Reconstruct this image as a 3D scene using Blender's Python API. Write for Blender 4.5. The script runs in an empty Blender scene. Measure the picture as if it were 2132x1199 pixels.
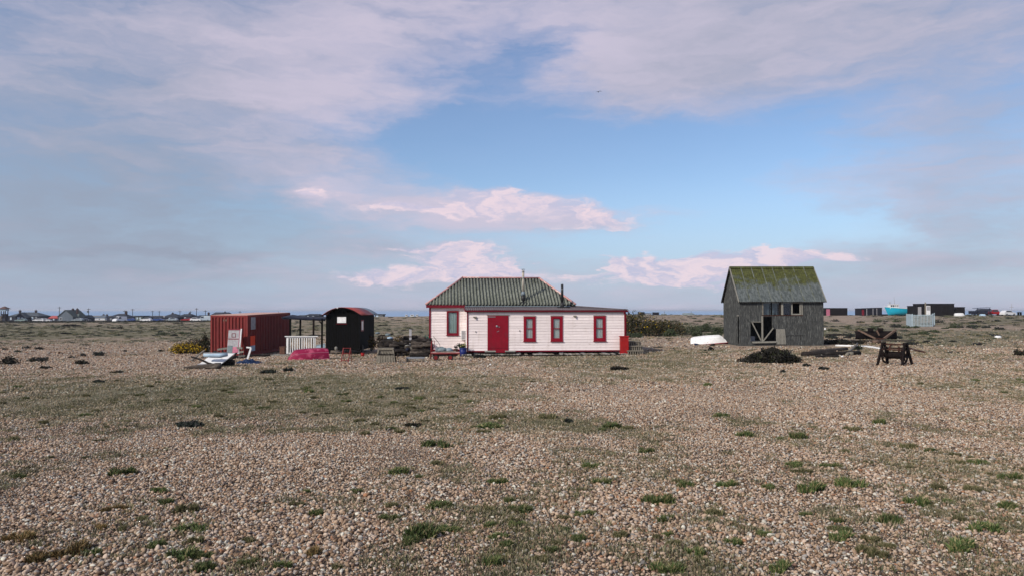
import bpy, math, random
import numpy as np
from mathutils import Matrix, Vector, Euler

R = math.radians
rng = random.Random(7)
nrng = np.random.default_rng(11)
scene = bpy.context.scene
COL = scene.collection

# ------------------------------------------------------------------ camera
F = 1550.0                     # focal length in photo pixels (photo is 2132 wide)
CX, CY = 1066.0, 599.5
HZ = 645.0
EYE = 2.5
PITCH = math.atan((HZ - CY) / F)
cam_d = bpy.data.cameras.new('camera')
cam_d.sensor_width = 36.0
cam_d.lens = F / 2132.0 * 36.0
cam_d.clip_start = 0.05
cam_d.clip_end = 60000.0
cam = bpy.data.objects.new('camera', cam_d)
COL.objects.link(cam)
cam.location = (0, 0, EYE)
cam.rotation_euler = (math.pi / 2 + PITCH, 0, 0)
scene.camera = cam

# ------------------------------------------------------------------ exposure
scene.view_settings.view_transform = 'Standard'
scene.view_settings.look = 'None'
scene.view_settings.gamma = 1.0
scene.view_settings.use_curve_mapping = False
scene.view_settings.exposure = 0.0

# ------------------------------------------------------------------ sun
SUN_DIR = Vector((-0.62, -0.56, 0.55)).normalized()      # towards the sun: left, behind the camera
sun_d = bpy.data.lights.new('sun', 'SUN')
sun_d.energy = 3.9
sun_d.angle = R(2.0)
sun_d.color = (1.0, 0.93, 0.84)
sun = bpy.data.objects.new('sun', sun_d)
COL.objects.link(sun)
sun.rotation_euler = SUN_DIR.to_track_quat('Z', 'Y').to_euler()
sun.location = (-20, -20, 30)
SUN_EL = math.asin(SUN_DIR.z)
SUN_ROT = math.atan2(SUN_DIR.x, SUN_DIR.y)


# ------------------------------------------------------------------ node helper
class NT:
    def __init__(self, tree):
        self.t = tree
        self.n = tree.nodes
        self.l = tree.links

    def node(self, typ, **kw):
        nd = self.n.new(typ)
        for k, v in kw.items():
            setattr(nd, k, v)
        return nd

    def put(self, sock, val):
        if isinstance(val, bpy.types.NodeSocket):
            self.l.new(val, sock)
        elif val is not None:
            try:
                sock.default_value = val
            except Exception:
                sock.default_value = (*val, 1.0)

    def m(self, op, a, b=None, c=None, clamp=False):
        nd = self.node('ShaderNodeMath', operation=op, use_clamp=clamp)
        self.put(nd.inputs[0], a)
        if b is not None:
            self.put(nd.inputs[1], b)
        if c is not None:
            self.put(nd.inputs[2], c)
        return nd.outputs[0]

    def vm(self, op, a, b=None):
        nd = self.node('ShaderNodeVectorMath', operation=op)
        self.put(nd.inputs[0], a)
        if b is not None:
            self.put(nd.inputs[1], b)
        return nd.outputs['Value'] if op in ('LENGTH', 'DOT_PRODUCT') else nd.outputs[0]

    def xyz(self, x=0.0, y=0.0, z=0.0):
        nd = self.node('ShaderNodeCombineXYZ')
        for s, v in zip(nd.inputs, (x, y, z)):
            self.put(s, v)
        return nd.outputs[0]

    def noise(self, vec, scale, detail=4.0, rough=0.55, dist=0.0, color=False):
        nd = self.node('ShaderNodeTexNoise')
        if vec is not None:
            self.l.new(vec, nd.inputs['Vector'])
        nd.inputs['Scale'].default_value = scale
        nd.inputs['Detail'].default_value = detail
        nd.inputs['Roughness'].default_value = rough
        nd.inputs['Distortion'].default_value = dist
        return nd.outputs['Color'] if color else nd.outputs['Fac']

    def step(self, v, lo, hi, a=0.0, b=1.0):
        nd = self.node('ShaderNodeMapRange', interpolation_type='SMOOTHSTEP')
        self.put(nd.inputs[0], v)
        nd.inputs[1].default_value = lo
        nd.inputs[2].default_value = hi
        nd.inputs[3].default_value = a
        nd.inputs[4].default_value = b
        return nd.outputs[0]

    def mix(self, f, a, b, mode='MIX'):
        nd = self.node('ShaderNodeMix', data_type='RGBA', blend_type=mode)
        self.put(nd.inputs[0], f)
        for s, v in ((nd.inputs[6], a), (nd.inputs[7], b)):
            if isinstance(v, bpy.types.NodeSocket):
                self.l.new(v, s)
            else:
                s.default_value = (*v[:3], 1.0)
        return nd.outputs[2]

    def ramp(self, f, stops, interp='LINEAR'):
        nd = self.node('ShaderNodeValToRGB')
        cr = nd.color_ramp
        cr.interpolation = interp
        while len(cr.elements) < len(stops):
            cr.elements.new(0.5)
        for e, (p, c) in zip(cr.elements, stops):
            e.position = p
            e.color = (*c, 1.0)
        self.l.new(f, nd.inputs[0])
        return nd.outputs[0]


def pix_dir(px, py):
    r = (px - CX) / F
    u = (CY - py) / F
    c, s = math.cos(PITCH), math.sin(PITCH)
    return Vector((r, c - s * u, s + c * u))


# ------------------------------------------------------------------ world: Nishita sky and broken cloud
world = bpy.data.worlds.new('World')
scene.world = world
world.use_nodes = True
W = NT(world.node_tree)
W.n.clear()
w_out = W.node('ShaderNodeOutputWorld')
w_bg = W.node('ShaderNodeBackground')
w_bg.inputs['Strength'].default_value = 0.1
W.l.new(w_bg.outputs[0], w_out.inputs[0])
sky = W.node('ShaderNodeTexSky', sky_type='NISHITA')
sky.sun_disc = False
sky.sun_elevation = SUN_EL
sky.sun_rotation = SUN_ROT
sky.air_density = 1.0
sky.dust_density = 0.4
sky.ozone_density = 2.0
tc = W.node('ShaderNodeTexCoord')
sep = W.node('ShaderNodeSeparateXYZ')
W.l.new(tc.outputs['Generated'], sep.inputs[0])
dx, dy, dz = sep.outputs
az = W.m('ARCTAN2', dx, dy)
el = W.m('ARCSINE', dz)
den = W.m('ADD', W.m('MAXIMUM', dz, 0.0), 0.10)
q = W.xyz(W.m('DIVIDE', dx, den), W.m('DIVIDE', dy, den), 0.0)
ae = W.xyz(az, el, 0.0)
# soft warp so that the cloud edges are ragged
wn = W.noise(W.vm('MULTIPLY', ae, (9.0, 26.0, 1.0)), 1.0, 5.0, 0.6, 0.0, True)
warp = W.vm('MULTIPLY', W.vm('SUBTRACT', wn, (0.5, 0.5, 0.5)), (0.20, 0.060, 0.0))
aew = W.vm('ADD', ae, warp)
n_big = W.noise(q, 0.55, 7.0, 0.58, 0.4)
n_str = W.noise(W.vm('MULTIPLY', aew, (7.0, 34.0, 1.0)), 1.0, 6.0, 0.6, 0.2)
n_puff = W.noise(W.vm('MULTIPLY', aew, (26.0, 48.0, 1.0)), 1.0, 6.0, 0.6, 0.3)


def gsum(lst, vec):
    tot = None
    for (px, py, sx, sy, a) in lst:
        d = pix_dir(px, py).normalized()
        a0, e0 = math.atan2(d.x, d.y), math.asin(d.z)
        k = math.cos(a0)
        ix, iy = F / (sx * k * k), F / (sy * k)
        v = W.vm('MULTIPLY', W.vm('SUBTRACT', vec, (a0, e0, 0.0)), (ix, iy, 0.0))
        e = W.m('EXPONENT', W.m('MULTIPLY', W.vm('DOT_PRODUCT', v, v), -0.5))
        tot = W.m('MULTIPLY_ADD', e, a, 0.0 if tot is None else tot)
    return tot


CLOUDS = [  # (px, py, half width, half height, amount) of the banks and the blue gaps
    (850, 288, 170, 36, -0.55), (1030, 250, 150, 70, -0.60), (1095, 112, 80, 45, -0.60), (960, 150, 80, 22, -0.25), (1350, 370, 250, 75, -0.80),
    (1240, 285, 120, 40, -0.25), (1560, 300, 180, 60, -0.45), (1600, 470, 230, 32, -0.50), (1300, 508, 260, 20, -0.45), (1060, 365, 150, 24, -0.40),
    (470, 440, 240, 26, -0.22), (300, 175, 120, 60, -0.10),
    (650, 105, 330, 105, 0.42), (600, 215, 190, 28, 0.42), (650, 310, 130, 34, 0.40), (180, 330, 300, 150, 0.32),
    (1060, 442, 210, 24, 0.70), (1250, 455, 110, 17, 0.55), (860, 425, 90, 14, 0.40), (655, 402, 55, 16, 0.60), (960, 405, 100, 12, 0.30),
    (1350, 160, 170, 55, 0.55), (1280, 250, 90, 22, 0.20), (1720, 85, 330, 85, 0.42), (1620, 372, 190, 18, 0.36), (1950, 330, 200, 80, 0.34),
    (360, 528, 170, 9, 0.45), (860, 512, 120, 12, 0.35), (250, 420, 160, 20, 0.25), (90, 520, 150, 40, 0.15), (1330, 20, 300, 50, 0.3), (2000, 520, 200, 80, 0.2),
]
HEAPS = [(940, 548, 78, 26, 1.0), (1050, 562, 55, 18, 0.9), (790, 580, 75, 12, 0.75), (1345, 558, 75, 22, 1.0), (1500, 556, 110, 20, 1.0),
         (1660, 541, 130, 10, 0.95), (1260, 545, 40, 14, 0.5), (1170, 585, 220, 9, 0.45), (1500, 583, 110, 8, 0.5),
         (1010, 408, 60, 7, 0.70), (1060, 432, 170, 11, 0.78), (1240, 450, 110, 9, 0.70), (652, 400, 42, 11, 0.75), (880, 428, 80, 7, 0.6), (860, 512, 90, 5, 0.5), (1250, 468, 90, 5, 0.5)]
g_cl = gsum(CLOUDS, aew)
g_hp = gsum(HEAPS, aew)
dens = W.m('ADD', W.m('MULTIPLY_ADD', n_big, 1.0, 0.04), g_cl)
dens = W.m('MULTIPLY_ADD', n_str, 1.05, W.m('SUBTRACT', dens, 0.51))
cover = W.step(dens, 0.02, 1.15, 0.06, 0.92)
hp = W.m('MULTIPLY', g_hp, W.m('MULTIPLY_ADD', n_puff, 1.5, 0.15))
hcov = W.step(hp, 0.26, 0.68, 0.0, 0.82)
# light and shade in the cloud layer
n_big2 = W.noise(W.vm('ADD', q, (-0.22, -0.10, 0.0)), 0.55, 7.0, 0.58, 0.4)
tone = W.m('MULTIPLY_ADD', W.m('SUBTRACT', n_big, n_big2), 1.6, 0.5)
tone = W.m('ADD', tone, W.m('MULTIPLY_ADD', n_str, 1.2, -0.58))
tone = W.m('ADD', tone, gsum([(1060, 430, 260, 30, 0.75), (655, 400, 70, 20, 0.6), (1650, 372, 240, 40, 0.35), (1000, 250, 420, 130, 0.25), (780, 130, 260, 90, 0.35), (720, 225, 200, 25, 0.2),
                              (100, 430, 360, 200, -0.70), (500, 470, 200, 50, -0.35), (400, 445, 240, 34, -0.35), (2000, 400, 260, 150, -0.30), (1150, 60, 200, 60, 0.3)], aew))
tone = W.step(tone, -0.25, 1.25)
c_cloud = W.mix(tone, (3.2, 3.6, 4.6), (6.2, 5.65, 6.85))
sky_c = W.mix(1.0, sky.outputs[0], (1.06, 1.15, 1.30), 'MULTIPLY')
haze_f = W.m('MULTIPLY', W.step(el, 0.0, 0.17, 1.0, 0.0), 0.72)
sky_c = W.mix(haze_f, sky_c, (3.7, 4.75, 7.1))
c1 = W.mix(cover, sky_c, c_cloud)
c_heap = W.mix(W.step(n_puff, 0.36, 0.62), (5.6, 5.5, 7.2), (8.9, 7.2, 7.8))
c2 = W.mix(hcov, c1, c_heap)
W.l.new(c2, w_bg.inputs['Color'])
world.cycles.sampling_method = 'MANUAL'
world.cycles.sample_map_resolution = 512


# ------------------------------------------------------------------ numpy noise and the lie of the land
_T = nrng.random((256, 256))


def vnoise(x, y):
    x = np.asarray(x, float); y = np.asarray(y, float)
    xi = np.floor(x).astype(int); yi = np.floor(y).astype(int)
    fx = x - xi; fy = y - yi
    fx = fx * fx * (3 - 2 * fx); fy = fy * fy * (3 - 2 * fy)
    a = _T[xi & 255, yi & 255]; b = _T[(xi + 1) & 255, yi & 255]
    c = _T[xi & 255, (yi + 1) & 255]; d = _T[(xi + 1) & 255, (yi + 1) & 255]
    return (a * (1 - fx) + b * fx) * (1 - fy) + (c * (1 - fx) + d * fx) * fy


def fbm(x, y, o=4):
    s = 0; a = 0.5; t = 0
    for i in range(o):
        s = s + a * vnoise(x * 2 ** i + 17.3 * i, y * 2 ** i + 9.1 * i)
        t += a; a *= 0.5
    return s / t


LAND_Y = np.array([0, 5, 10, 20, 30, 38, 46, 60, 95, 150, 220, 280, 340, 420, 700, 1500, 4000])
LAND_U = (np.array([-400, 0, 430, 700, 1100, 1600, 2132, 2600]) - CX) / F
LAND_Z = np.array([
    [.9, .88, .75, .42, .10, -.15, -.35, -.50, -.80, -1.15, -1.6, -1.95, -2.2, -2.5, -3.4, -6, -8],
    [.9, .88, .75, .42, .10, -.15, -.35, -.50, -.80, -1.15, -1.6, -1.95, -2.2, -2.5, -3.4, -6, -8],
    [.9, .88, .75, .42, .10, -.12, -.34, -.45, -.70, -1.00, -1.4, -1.70, -2.0, -2.3, -3.4, -6, -8],
    [.9, .88, .75, .43, .12, -.05, -.26, -.30, -.25, -.20, -.2, -.20, -.4, -1.0, -3.8, -6, -8],
    [.9, .88, .76, .47, .20, .03, -.12, -.05, .15, .45, .90, .95, -.5, -3.0, -6, -8, -8],
    [.9, .88, .76, .46, .20, .08, .03, .06, .35, .70, .95, .70, -1.5, -4.0, -6, -8, -8],
    [.9, .88, .78, .52, .32, .20, .10, .08, .85, .95, .97, .60, -2.0, -4.5, -6, -8, -8],
    [.9, .88, .78, .52, .34, .24, .14, .10, .85, .95, .97, .60, -2.0, -4.5, -6, -8, -8]])


def land(x, y):
    x = np.asarray(x, float); y = np.asarray(y, float)
    u = np.clip(x / np.maximum(y, 2.0), LAND_U[0], LAND_U[-1])
    iu = np.clip(np.searchsorted(LAND_U, u) - 1, 0, len(LAND_U) - 2)
    fu = (u - LAND_U[iu]) / (LAND_U[iu + 1] - LAND_U[iu])
    fu = fu * fu * (3 - 2 * fu)
    yy = np.clip(y, 0, LAND_Y[-1] - 1)
    iy = np.clip(np.searchsorted(LAND_Y, yy, side='right') - 1, 0, len(LAND_Y) - 2)
    fy = (yy - LAND_Y[iy]) / (LAND_Y[iy + 1] - LAND_Y[iy])
    z = (LAND_Z[iu, iy] * (1 - fy) + LAND_Z[iu, iy + 1] * fy) * (1 - fu) + (LAND_Z[iu + 1, iy] * (1 - fy) + LAND_Z[iu + 1, iy + 1] * fy) * fu
    amp = np.clip(0.03 + (yy - 8) * 0.0016, 0.03, 0.16)
    z = z + amp * (fbm(x * 0.16 + 5, y * 0.10 + 3, 3) - 0.5) * 1.6
    # hollow along the cottage front
    z = z - 0.13 * np.exp(-((x - 2.2) / 5.6) ** 4 - ((y - 43.6) / 2.4) ** 4)
    # the shingle hump at the right edge of the view
    z = z + 0.30 * np.exp(-((x - 26) / 5.0) ** 2 - ((y - 33) / 4.5) ** 2)
    return z


def G(x, y):
    return float(land(x, y))


def hit(px, py):
    d = pix_dir(px, py)
    ys = np.concatenate([np.arange(2.5, 60, 0.05), np.arange(60, 1200, 0.5)])
    z = EYE + d.z / d.y * ys
    x = d.x / d.y * ys
    below = z <= land(x, ys)
    i = int(np.argmax(below)) if below.any() else len(ys) - 1
    return Vector((x[i], ys[i], G(x[i], ys[i])))


def at(px, py, Y):
    d = pix_dir(px, py)
    return Vector((d.x / d.y * Y, Y, EYE + d.z / d.y * Y))


def gp(px, Y):
    x = (px - CX) / F * Y
    return Vector((x, Y, G(x, Y)))


def to_pix(x, y, z):
    c, s = math.cos(PITCH), math.sin(PITCH)
    zz = np.asarray(z) - EYE
    f = np.maximum(c * np.asarray(y) + s * zz, 0.3)
    u = -s * np.asarray(y) + c * zz
    return CX + F * np.asarray(x) / f, CY - F * u / f


# where the low turf grows: (px, row, half width, half height, amount), turned into a map of the land
VEG = [(250, 820, 330, 26, .55), (620, 850, 300, 22, .28), (760, 790, 230, 22, .42), (1400, 752, 200, 16, .42), (150, 700, 260, 12, .30),
       (450, 690, 900, 12, .30), (1000, 890, 330, 16, .34), (100, 960, 120, 60, .12), (900, 1070, 160, 40, .10),
       (1250, 790, 160, 12, .25), (1980, 712, 200, 12, .42), (1800, 690, 200, 14, .26), (2050, 790, 120, 26, .34), (2100, 690, 150, 30, .15),
       (150, 752, 260, 22, -.25), (1280, 830, 130, 18, -.20), (1750, 840, 330, 36, -.14), (2050, 681, 90, 5, -.5), (1752, 664, 40, 6, -.7),
       (1560, 768, 60, 10, -.15), (700, 760, 80, 12, -.35), (1850, 762, 160, 9, -.22), (120, 1150, 90, 40, .20), (480, 812, 160, 20, .30),
       (1480, 690, 200, 14, .15), (1420, 665, 120, 6, -.3)]


def vegmap(x, y):
    z = land(x, y)
    px, py = to_pix(x, y, z)
    far = np.clip((np.asarray(y) - 55) / 40, 0, 1)
    v = 0.16 + 0.33 * far
    for (cx, cy, sx, sy, a) in VEG:
        v = v + a * np.exp(-0.5 * (((px - cx) / sx) ** 2 + ((py - cy) / sy) ** 2))
    v = v + (fbm(np.asarray(x) * 0.33, np.asarray(y) * 0.11, 5) - 0.5) * (1.0 + 0.4 * far)
    v = v + (fbm(np.asarray(x) * 1.6 + 40, np.asarray(y) * 0.9 + 7, 3) - 0.5) * 0.8 * (1 - 0.5 * far)
    return np.clip(v, 0, 1)


# ------------------------------------------------------------------ materials
MATS = {}


def new_mat(name):
    m = bpy.data.materials.new(name)
    m.use_nodes = True
    t = NT(m.node_tree)
    t.n.clear()
    out = t.node('ShaderNodeOutputMaterial')
    b = t.node('ShaderNodeBsdfPrincipled')
    t.l.new(b.outputs[0], out.inputs[0])
    MATS[name] = m
    return m, t, b, out


def surf(name, c1, c2=None, scale=6.0, rough=0.75, bump=0.15, stretch=(1, 1, 1), c3=None, c3amt=0.35, c3scale=2.0, metal=0.0, spec=0.22,
         lo=0.35, hi=0.68, bumpscale=None, hsv=0.0):
    """painted or weathered solid: two tones of grain, a third tone of stains, fine relief"""
    m, t, b, out = new_mat(name)
    tcn = t.node('ShaderNodeTexCoord')
    info = t.node('ShaderNodeObjectInfo')
    vec = t.vm('ADD', tcn.outputs['Object'], t.xyz(t.m('MULTIPLY', info.outputs['Random'], 37.0), t.m('MULTIPLY', info.outputs['Random'], 11.0), 0.0))
    vs = t.vm('MULTIPLY', vec, stretch)
    c2 = c2 or tuple(x * 0.78 for x in c1)
    n = t.noise(vs, scale, 6.0, 0.62)
    col = t.mix(t.step(n, lo, hi), c1, c2)
    if c3:
        n3 = t.noise(vs, c3scale, 5.0, 0.65)
        col = t.mix(t.step(n3, 0.62 - c3amt * 0.3, 0.74 - c3amt * 0.3), col, c3)
    val = t.m('MULTIPLY_ADD', info.outputs['Random'], 0.16, 0.92)
    col = t.mix(1.0, col, t.xyz(val, val, val), 'MULTIPLY')
    t.l.new(col, b.inputs['Base Color'])
    b.inputs['Roughness'].default_value = rough
    b.inputs['Metallic'].default_value = metal
    b.inputs['Specular IOR Level'].default_value = spec
    if bump:
        bn = t.node('ShaderNodeBump')
        bn.inputs['Strength'].default_value = bump
        bn.inputs['Distance'].default_value = 0.02
        t.l.new(t.noise(vs, bumpscale or scale * 2.2, 5.0, 0.65), bn.inputs['Height'])
        t.l.new(bn.outputs[0], b.inputs['Normal'])
    return m


def leafmat(name, c1, c2, c3=None, c3p=0.0, trans=0.15):
    m, t, b, out = new_mat(name)
    geo = t.node('ShaderNodeNewGeometry')
    r = geo.outputs['Random Per Island']
    col = t.mix(r, c1, c2)
    if c3:
        col = t.mix(t.m('GREATER_THAN', t.m('FRACT', t.m('MULTIPLY', r, 13.7)), 1 - c3p), col, c3)
    info = t.node('ShaderNodeObjectInfo')
    v = t.m('MULTIPLY_ADD', info.outputs['Random'], 0.5, 0.75)
    col = t.mix(1.0, col, t.xyz(v, v, v), 'MULTIPLY')
    t.l.new(col, b.inputs['Base Color'])
    b.inputs['Roughness'].default_value = 0.65
    b.inputs['Specular IOR Level'].default_value = 0.25
    return m


# ground
def ground_mat():
    m, t, b, out = new_mat('shingle_ground')
    tcn = t.node('ShaderNodeTexCoord')
    P = tcn.outputs['Object']
    va = t.node('ShaderNodeAttribute', attribute_name='veg').outputs['Fac']
    vor = t.node('ShaderNodeTexVoronoi')
    vor.inputs['Scale'].default_value = 24.0
    t.l.new(P, vor.inputs['Vector'])
    sc = t.node('ShaderNodeSeparateColor')
    t.l.new(vor.outputs['Color'], sc.inputs[0])
    stone = t.ramp(sc.outputs[0], PEB, 'LINEAR')
    vor2 = t.node('ShaderNodeTexVoronoi')
    vor2.inputs['Scale'].default_value = 9.0
    t.l.new(P, vor2.inputs['Vector'])
    sc2 = t.node('ShaderNodeSeparateColor')
    t.l.new(vor2.outputs['Color'], sc2.inputs[0])
    stone = t.mix(0.35, stone, t.ramp(sc2.outputs[1], PEB, 'LINEAR'))
    gap = t.step(vor.outputs['Distance'], 0.30, 0.70)
    stone = t.mix(t.m('MULTIPLY', gap, 0.50), stone, (0.050, 0.040, 0.030))
    lum = t.m('MULTIPLY_ADD', t.noise(t.vm('MULTIPLY', P, (1.0, 0.40, 1.0)), 1.3, 8.0, 0.80), 2.4, -0.15)
    stone = t.mix(1.0, stone, t.xyz(lum, lum, lum), 'MULTIPLY')
    tint = t.noise(P, 0.22, 4.0, 0.6)
    stone = t.mix(t.step(tint, 0.35, 0.7, 0.0, 0.35), stone, (0.27, 0.205, 0.130))
    lum2 = t.m('MULTIPLY_ADD', t.noise(t.vm('MULTIPLY', P, (1.0, 0.55, 1.0)), 0.30, 6.0, 0.72), 1.5, 0.30)
    stone = t.mix(1.0, stone, t.xyz(lum2, lum2, lum2), 'MULTIPLY')
    gap_shade = t.node('ShaderNodeAttribute', attribute_name='gap_shade').outputs['Fac']   # dark underlayer: gap shade between near stones painted into the ground colour
    stone = t.mix(t.m('MULTIPLY', gap_shade, 0.85), stone, (0.050, 0.038, 0.027))
    # turf, moss and dry grass between the stones
    n1 = t.noise(t.vm('MULTIPLY', P, (1.0, 0.40, 1.0)), 1.1, 7.0, 0.75)
    n2 = t.noise(t.vm('MULTIPLY', P, (1.0, 0.6, 1.0)), 6.0, 5.0, 0.75)
    k = t.m('ADD', t.m('MULTIPLY_ADD', n1, 1.5, va), t.m('MULTIPLY_ADD', n2, 1.0, -1.28))
    k = t.step(k, 0.20, 0.80, 0.0, 0.84)
    n3 = t.noise(t.vm('MULTIPLY', P, (0.8, 0.22, 1.0)), 0.5, 8.0, 0.78)
    green = t.mix(t.step(n3, 0.38, 0.62), (0.100, 0.102, 0.050), (0.225, 0.195, 0.118))
    green = t.mix(t.step(n2, 0.42, 0.70), green, (0.040, 0.045, 0.022))
    green = t.mix(1.0, green, t.xyz(lum2, lum2, lum2), 'MULTIPLY')
    col = t.mix(k, stone, green)
    t.l.new(col, b.inputs['Base Color'])
    b.inputs['Roughness'].default_value = 0.9
    b.inputs['Specular IOR Level'].default_value = 0.2
    bn = t.node('ShaderNodeBump')
    bn.inputs['Strength'].default_value = 0.9
    bn.inputs['Distance'].default_value = 0.03
    h = t.m('MULTIPLY_ADD', vor.outputs['Distance'], -1.0, t.m('MULTIPLY', n2, 0.8))
    t.l.new(h, bn.inputs['Height'])
    t.l.new(bn.outputs[0], b.inputs['Normal'])
    return m


PEB = [(0.0, (0.030, 0.025, 0.021)), (0.08, (0.085, 0.055, 0.034)), (0.19, (0.205, 0.138, 0.084)), (0.34, (0.315, 0.240, 0.165)), (0.48, (0.40, 0.322, 0.240)),
       (0.60, (0.190, 0.137, 0.090)), (0.70, (0.47, 0.395, 0.315)), (0.80, (0.20, 0.198, 0.190)), (0.88, (0.62, 0.55, 0.47)), (0.95, (0.080, 0.082, 0.086)), (1.0, (0.30, 0.150, 0.075))]
PEB = [(p, tuple(min(c * w, 0.7) for c, w in zip(col, (1.30, 1.20, 1.15)))) for (p, col) in PEB]
ground_m = ground_mat()


def pebble_mat():
    m, t, b, out = new_mat('pebble')
    info = t.node('ShaderNodeObjectInfo')
    col = t.ramp(info.outputs['Random'], PEB, 'LINEAR')
    tcn = t.node('ShaderNodeTexCoord')
    n = t.noise(tcn.outputs['Object'], 2.5, 3.0, 0.6)
    col = t.mix(t.step(n, 0.3, 0.75, 0.0, 0.30), col, (0.16, 0.11, 0.07))
    va = t.node('ShaderNodeAttribute', attribute_name='veg', attribute_type='INSTANCER').outputs['Fac']   # green film on stones amid the turf
    col = t.mix(t.step(va, 0.12, 0.75, 0.0, 0.50), col, (0.155, 0.150, 0.082))
    t.l.new(col, b.inputs['Base Color'])
    b.inputs['Roughness'].default_value = 0.72
    b.inputs['Specular IOR Level'].default_value = 0.3
    return m


pebble_m = pebble_mat()


def sea_mat():
    m, t, b, out = new_mat('sea_water')
    tcn = t.node('ShaderNodeTexCoord')
    n = t.noise(t.vm('MULTIPLY', tcn.outputs['Object'], (.3, 1.0, 1.0)), 0.01, 4.0, 0.6)
    t.l.new(t.mix(n, (0.19, 0.32, 0.48), (0.23, 0.36, 0.52)), b.inputs['Base Color'])
    b.inputs['Roughness'].default_value = 0.42
    b.inputs['IOR'].default_value = 1.33
    return m


sea_m = sea_mat()


def glass_mat():
    m, t, b, out = new_mat('window_glass')
    tr = t.node('ShaderNodeBsdfTransparent')
    tr.inputs[0].default_value = (0.95, 0.97, 0.97, 1)
    gl = t.node('ShaderNodeBsdfGlossy')
    gl.inputs['Roughness'].default_value = 0.05
    fr = t.node('ShaderNodeFresnel')
    fr.inputs[0].default_value = 1.5
    mx = t.node('ShaderNodeMixShader')
    t.l.new(t.m('MULTIPLY_ADD', fr.outputs[0], 0.6, 0.01), mx.inputs[0])
    t.l.new(tr.outputs[0], mx.inputs[1])
    t.l.new(gl.outputs[0], mx.inputs[2])
    t.l.new(mx.outputs[0], out.inputs[0])
    return m


glass = glass_mat()
dark_glass = surf('dark_glass', (0.02, 0.025, 0.03), (0.03, 0.035, 0.045), rough=0.08, bump=0, spec=0.6)
white_paint = surf('white_board', (0.86, 0.765, 0.735), (0.80, 0.705, 0.675), 3.0, 0.55, 0.06, (1, 1, 4), c3=(0.66, 0.57, 0.52), c3amt=0.14, c3scale=3.5)
def weather(name, tint, scale, stretch, lo, hi, amt):
    t = NT(MATS[name].node_tree)
    b = next(n for n in t.n if n.type == 'BSDF_PRINCIPLED')
    src = b.inputs['Base Color'].links[0].from_socket
    tcn = t.node('ShaderNodeTexCoord')
    k = t.step(t.noise(t.vm('MULTIPLY', tcn.outputs['Object'], stretch), scale, 6.0, 0.7), lo, hi, 0.0, amt)
    t.l.new(t.mix(k, src, tint), b.inputs['Base Color'])


weather('white_board', (0.52, 0.42, 0.36), 1.6, (3.0, 3.0, 0.35), 0.50, 0.72, 0.35)
weather('white_board', (0.40, 0.34, 0.30), 14.0, (1, 1, 1), 0.66, 0.76, 0.45)
white_plain = surf('white_plain', (0.78, 0.77, 0.75), (0.66, 0.66, 0.65), 5.0, 0.5, 0.05, c3=(0.45, 0.42, 0.38), c3amt=0.15)
red_paint = surf('crimson_paint', (0.255, 0.004, 0.017), (0.215, 0.004, 0.015), 4.0, 0.5, 0.05, c3=(0.20, 0.012, 0.022), c3amt=0.2)
red_trim = surf('red_trim', (0.18, 0.006, 0.017), (0.14, 0.006, 0.015), 5.0, 0.45, 0.05)
pink_cap = surf('faded_red_cap', (0.52, 0.27, 0.25), (0.44, 0.21, 0.19), 5.0, 0.6, 0.1, c3=(0.58, 0.42, 0.38), c3amt=0.35)


def roof_mat(name, base, dark, moss, lichen, amt, axis_scale=(1, 1, 1), top=None):
    """corrugated sheet with moss; top = (z low, z high): moss thickens towards the ridge"""
    m, t, b, out = new_mat(name)
    tcn = t.node('ShaderNodeTexCoord')
    P = tcn.outputs['Object']
    V = t.vm('MULTIPLY', P, axis_scale)
    n = t.noise(V, 7.0, 6.0, 0.7)
    col = t.mix(t.step(n, 0.35, 0.65), base, dark)
    n2 = t.noise(P, 1.2, 6.0, 0.68)
    k = n2
    if top:
        sp = t.node('ShaderNodeSeparateXYZ')
        t.l.new(P, sp.inputs[0])
        k = t.m('ADD', t.m('MULTIPLY_ADD', n2, 0.95, -0.20), t.step(sp.outputs[2], top[0], top[1], 0.0, 0.42))
    k = t.step(k, 0.62 - amt * 0.4, 0.80 - amt * 0.4, 0.0, 0.92)
    n3 = t.noise(P, 4.0, 5.0, 0.7)
    mc = t.mix(t.step(n3, 0.35, 0.62), moss, tuple(x * 0.5 for x in moss))
    col = t.mix(k, col, mc)
    n4 = t.noise(P, 16.0, 3.0, 0.6)
    col = t.mix(t.step(n4, 0.66, 0.74, 0.0, 0.8), col, lichen)
    t.l.new(col, b.inputs['Base Color'])
    b.inputs['Roughness'].default_value = 0.85
    b.inputs['Specular IOR Level'].default_value = 0.25
    bn = t.node('ShaderNodeBump')
    bn.inputs['Strength'].default_value = 0.4
    bn.inputs['Distance'].default_value = 0.02
    t.l.new(n, bn.inputs['Height'])
    t.l.new(bn.outputs[0], b.inputs['Normal'])
    return m


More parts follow.
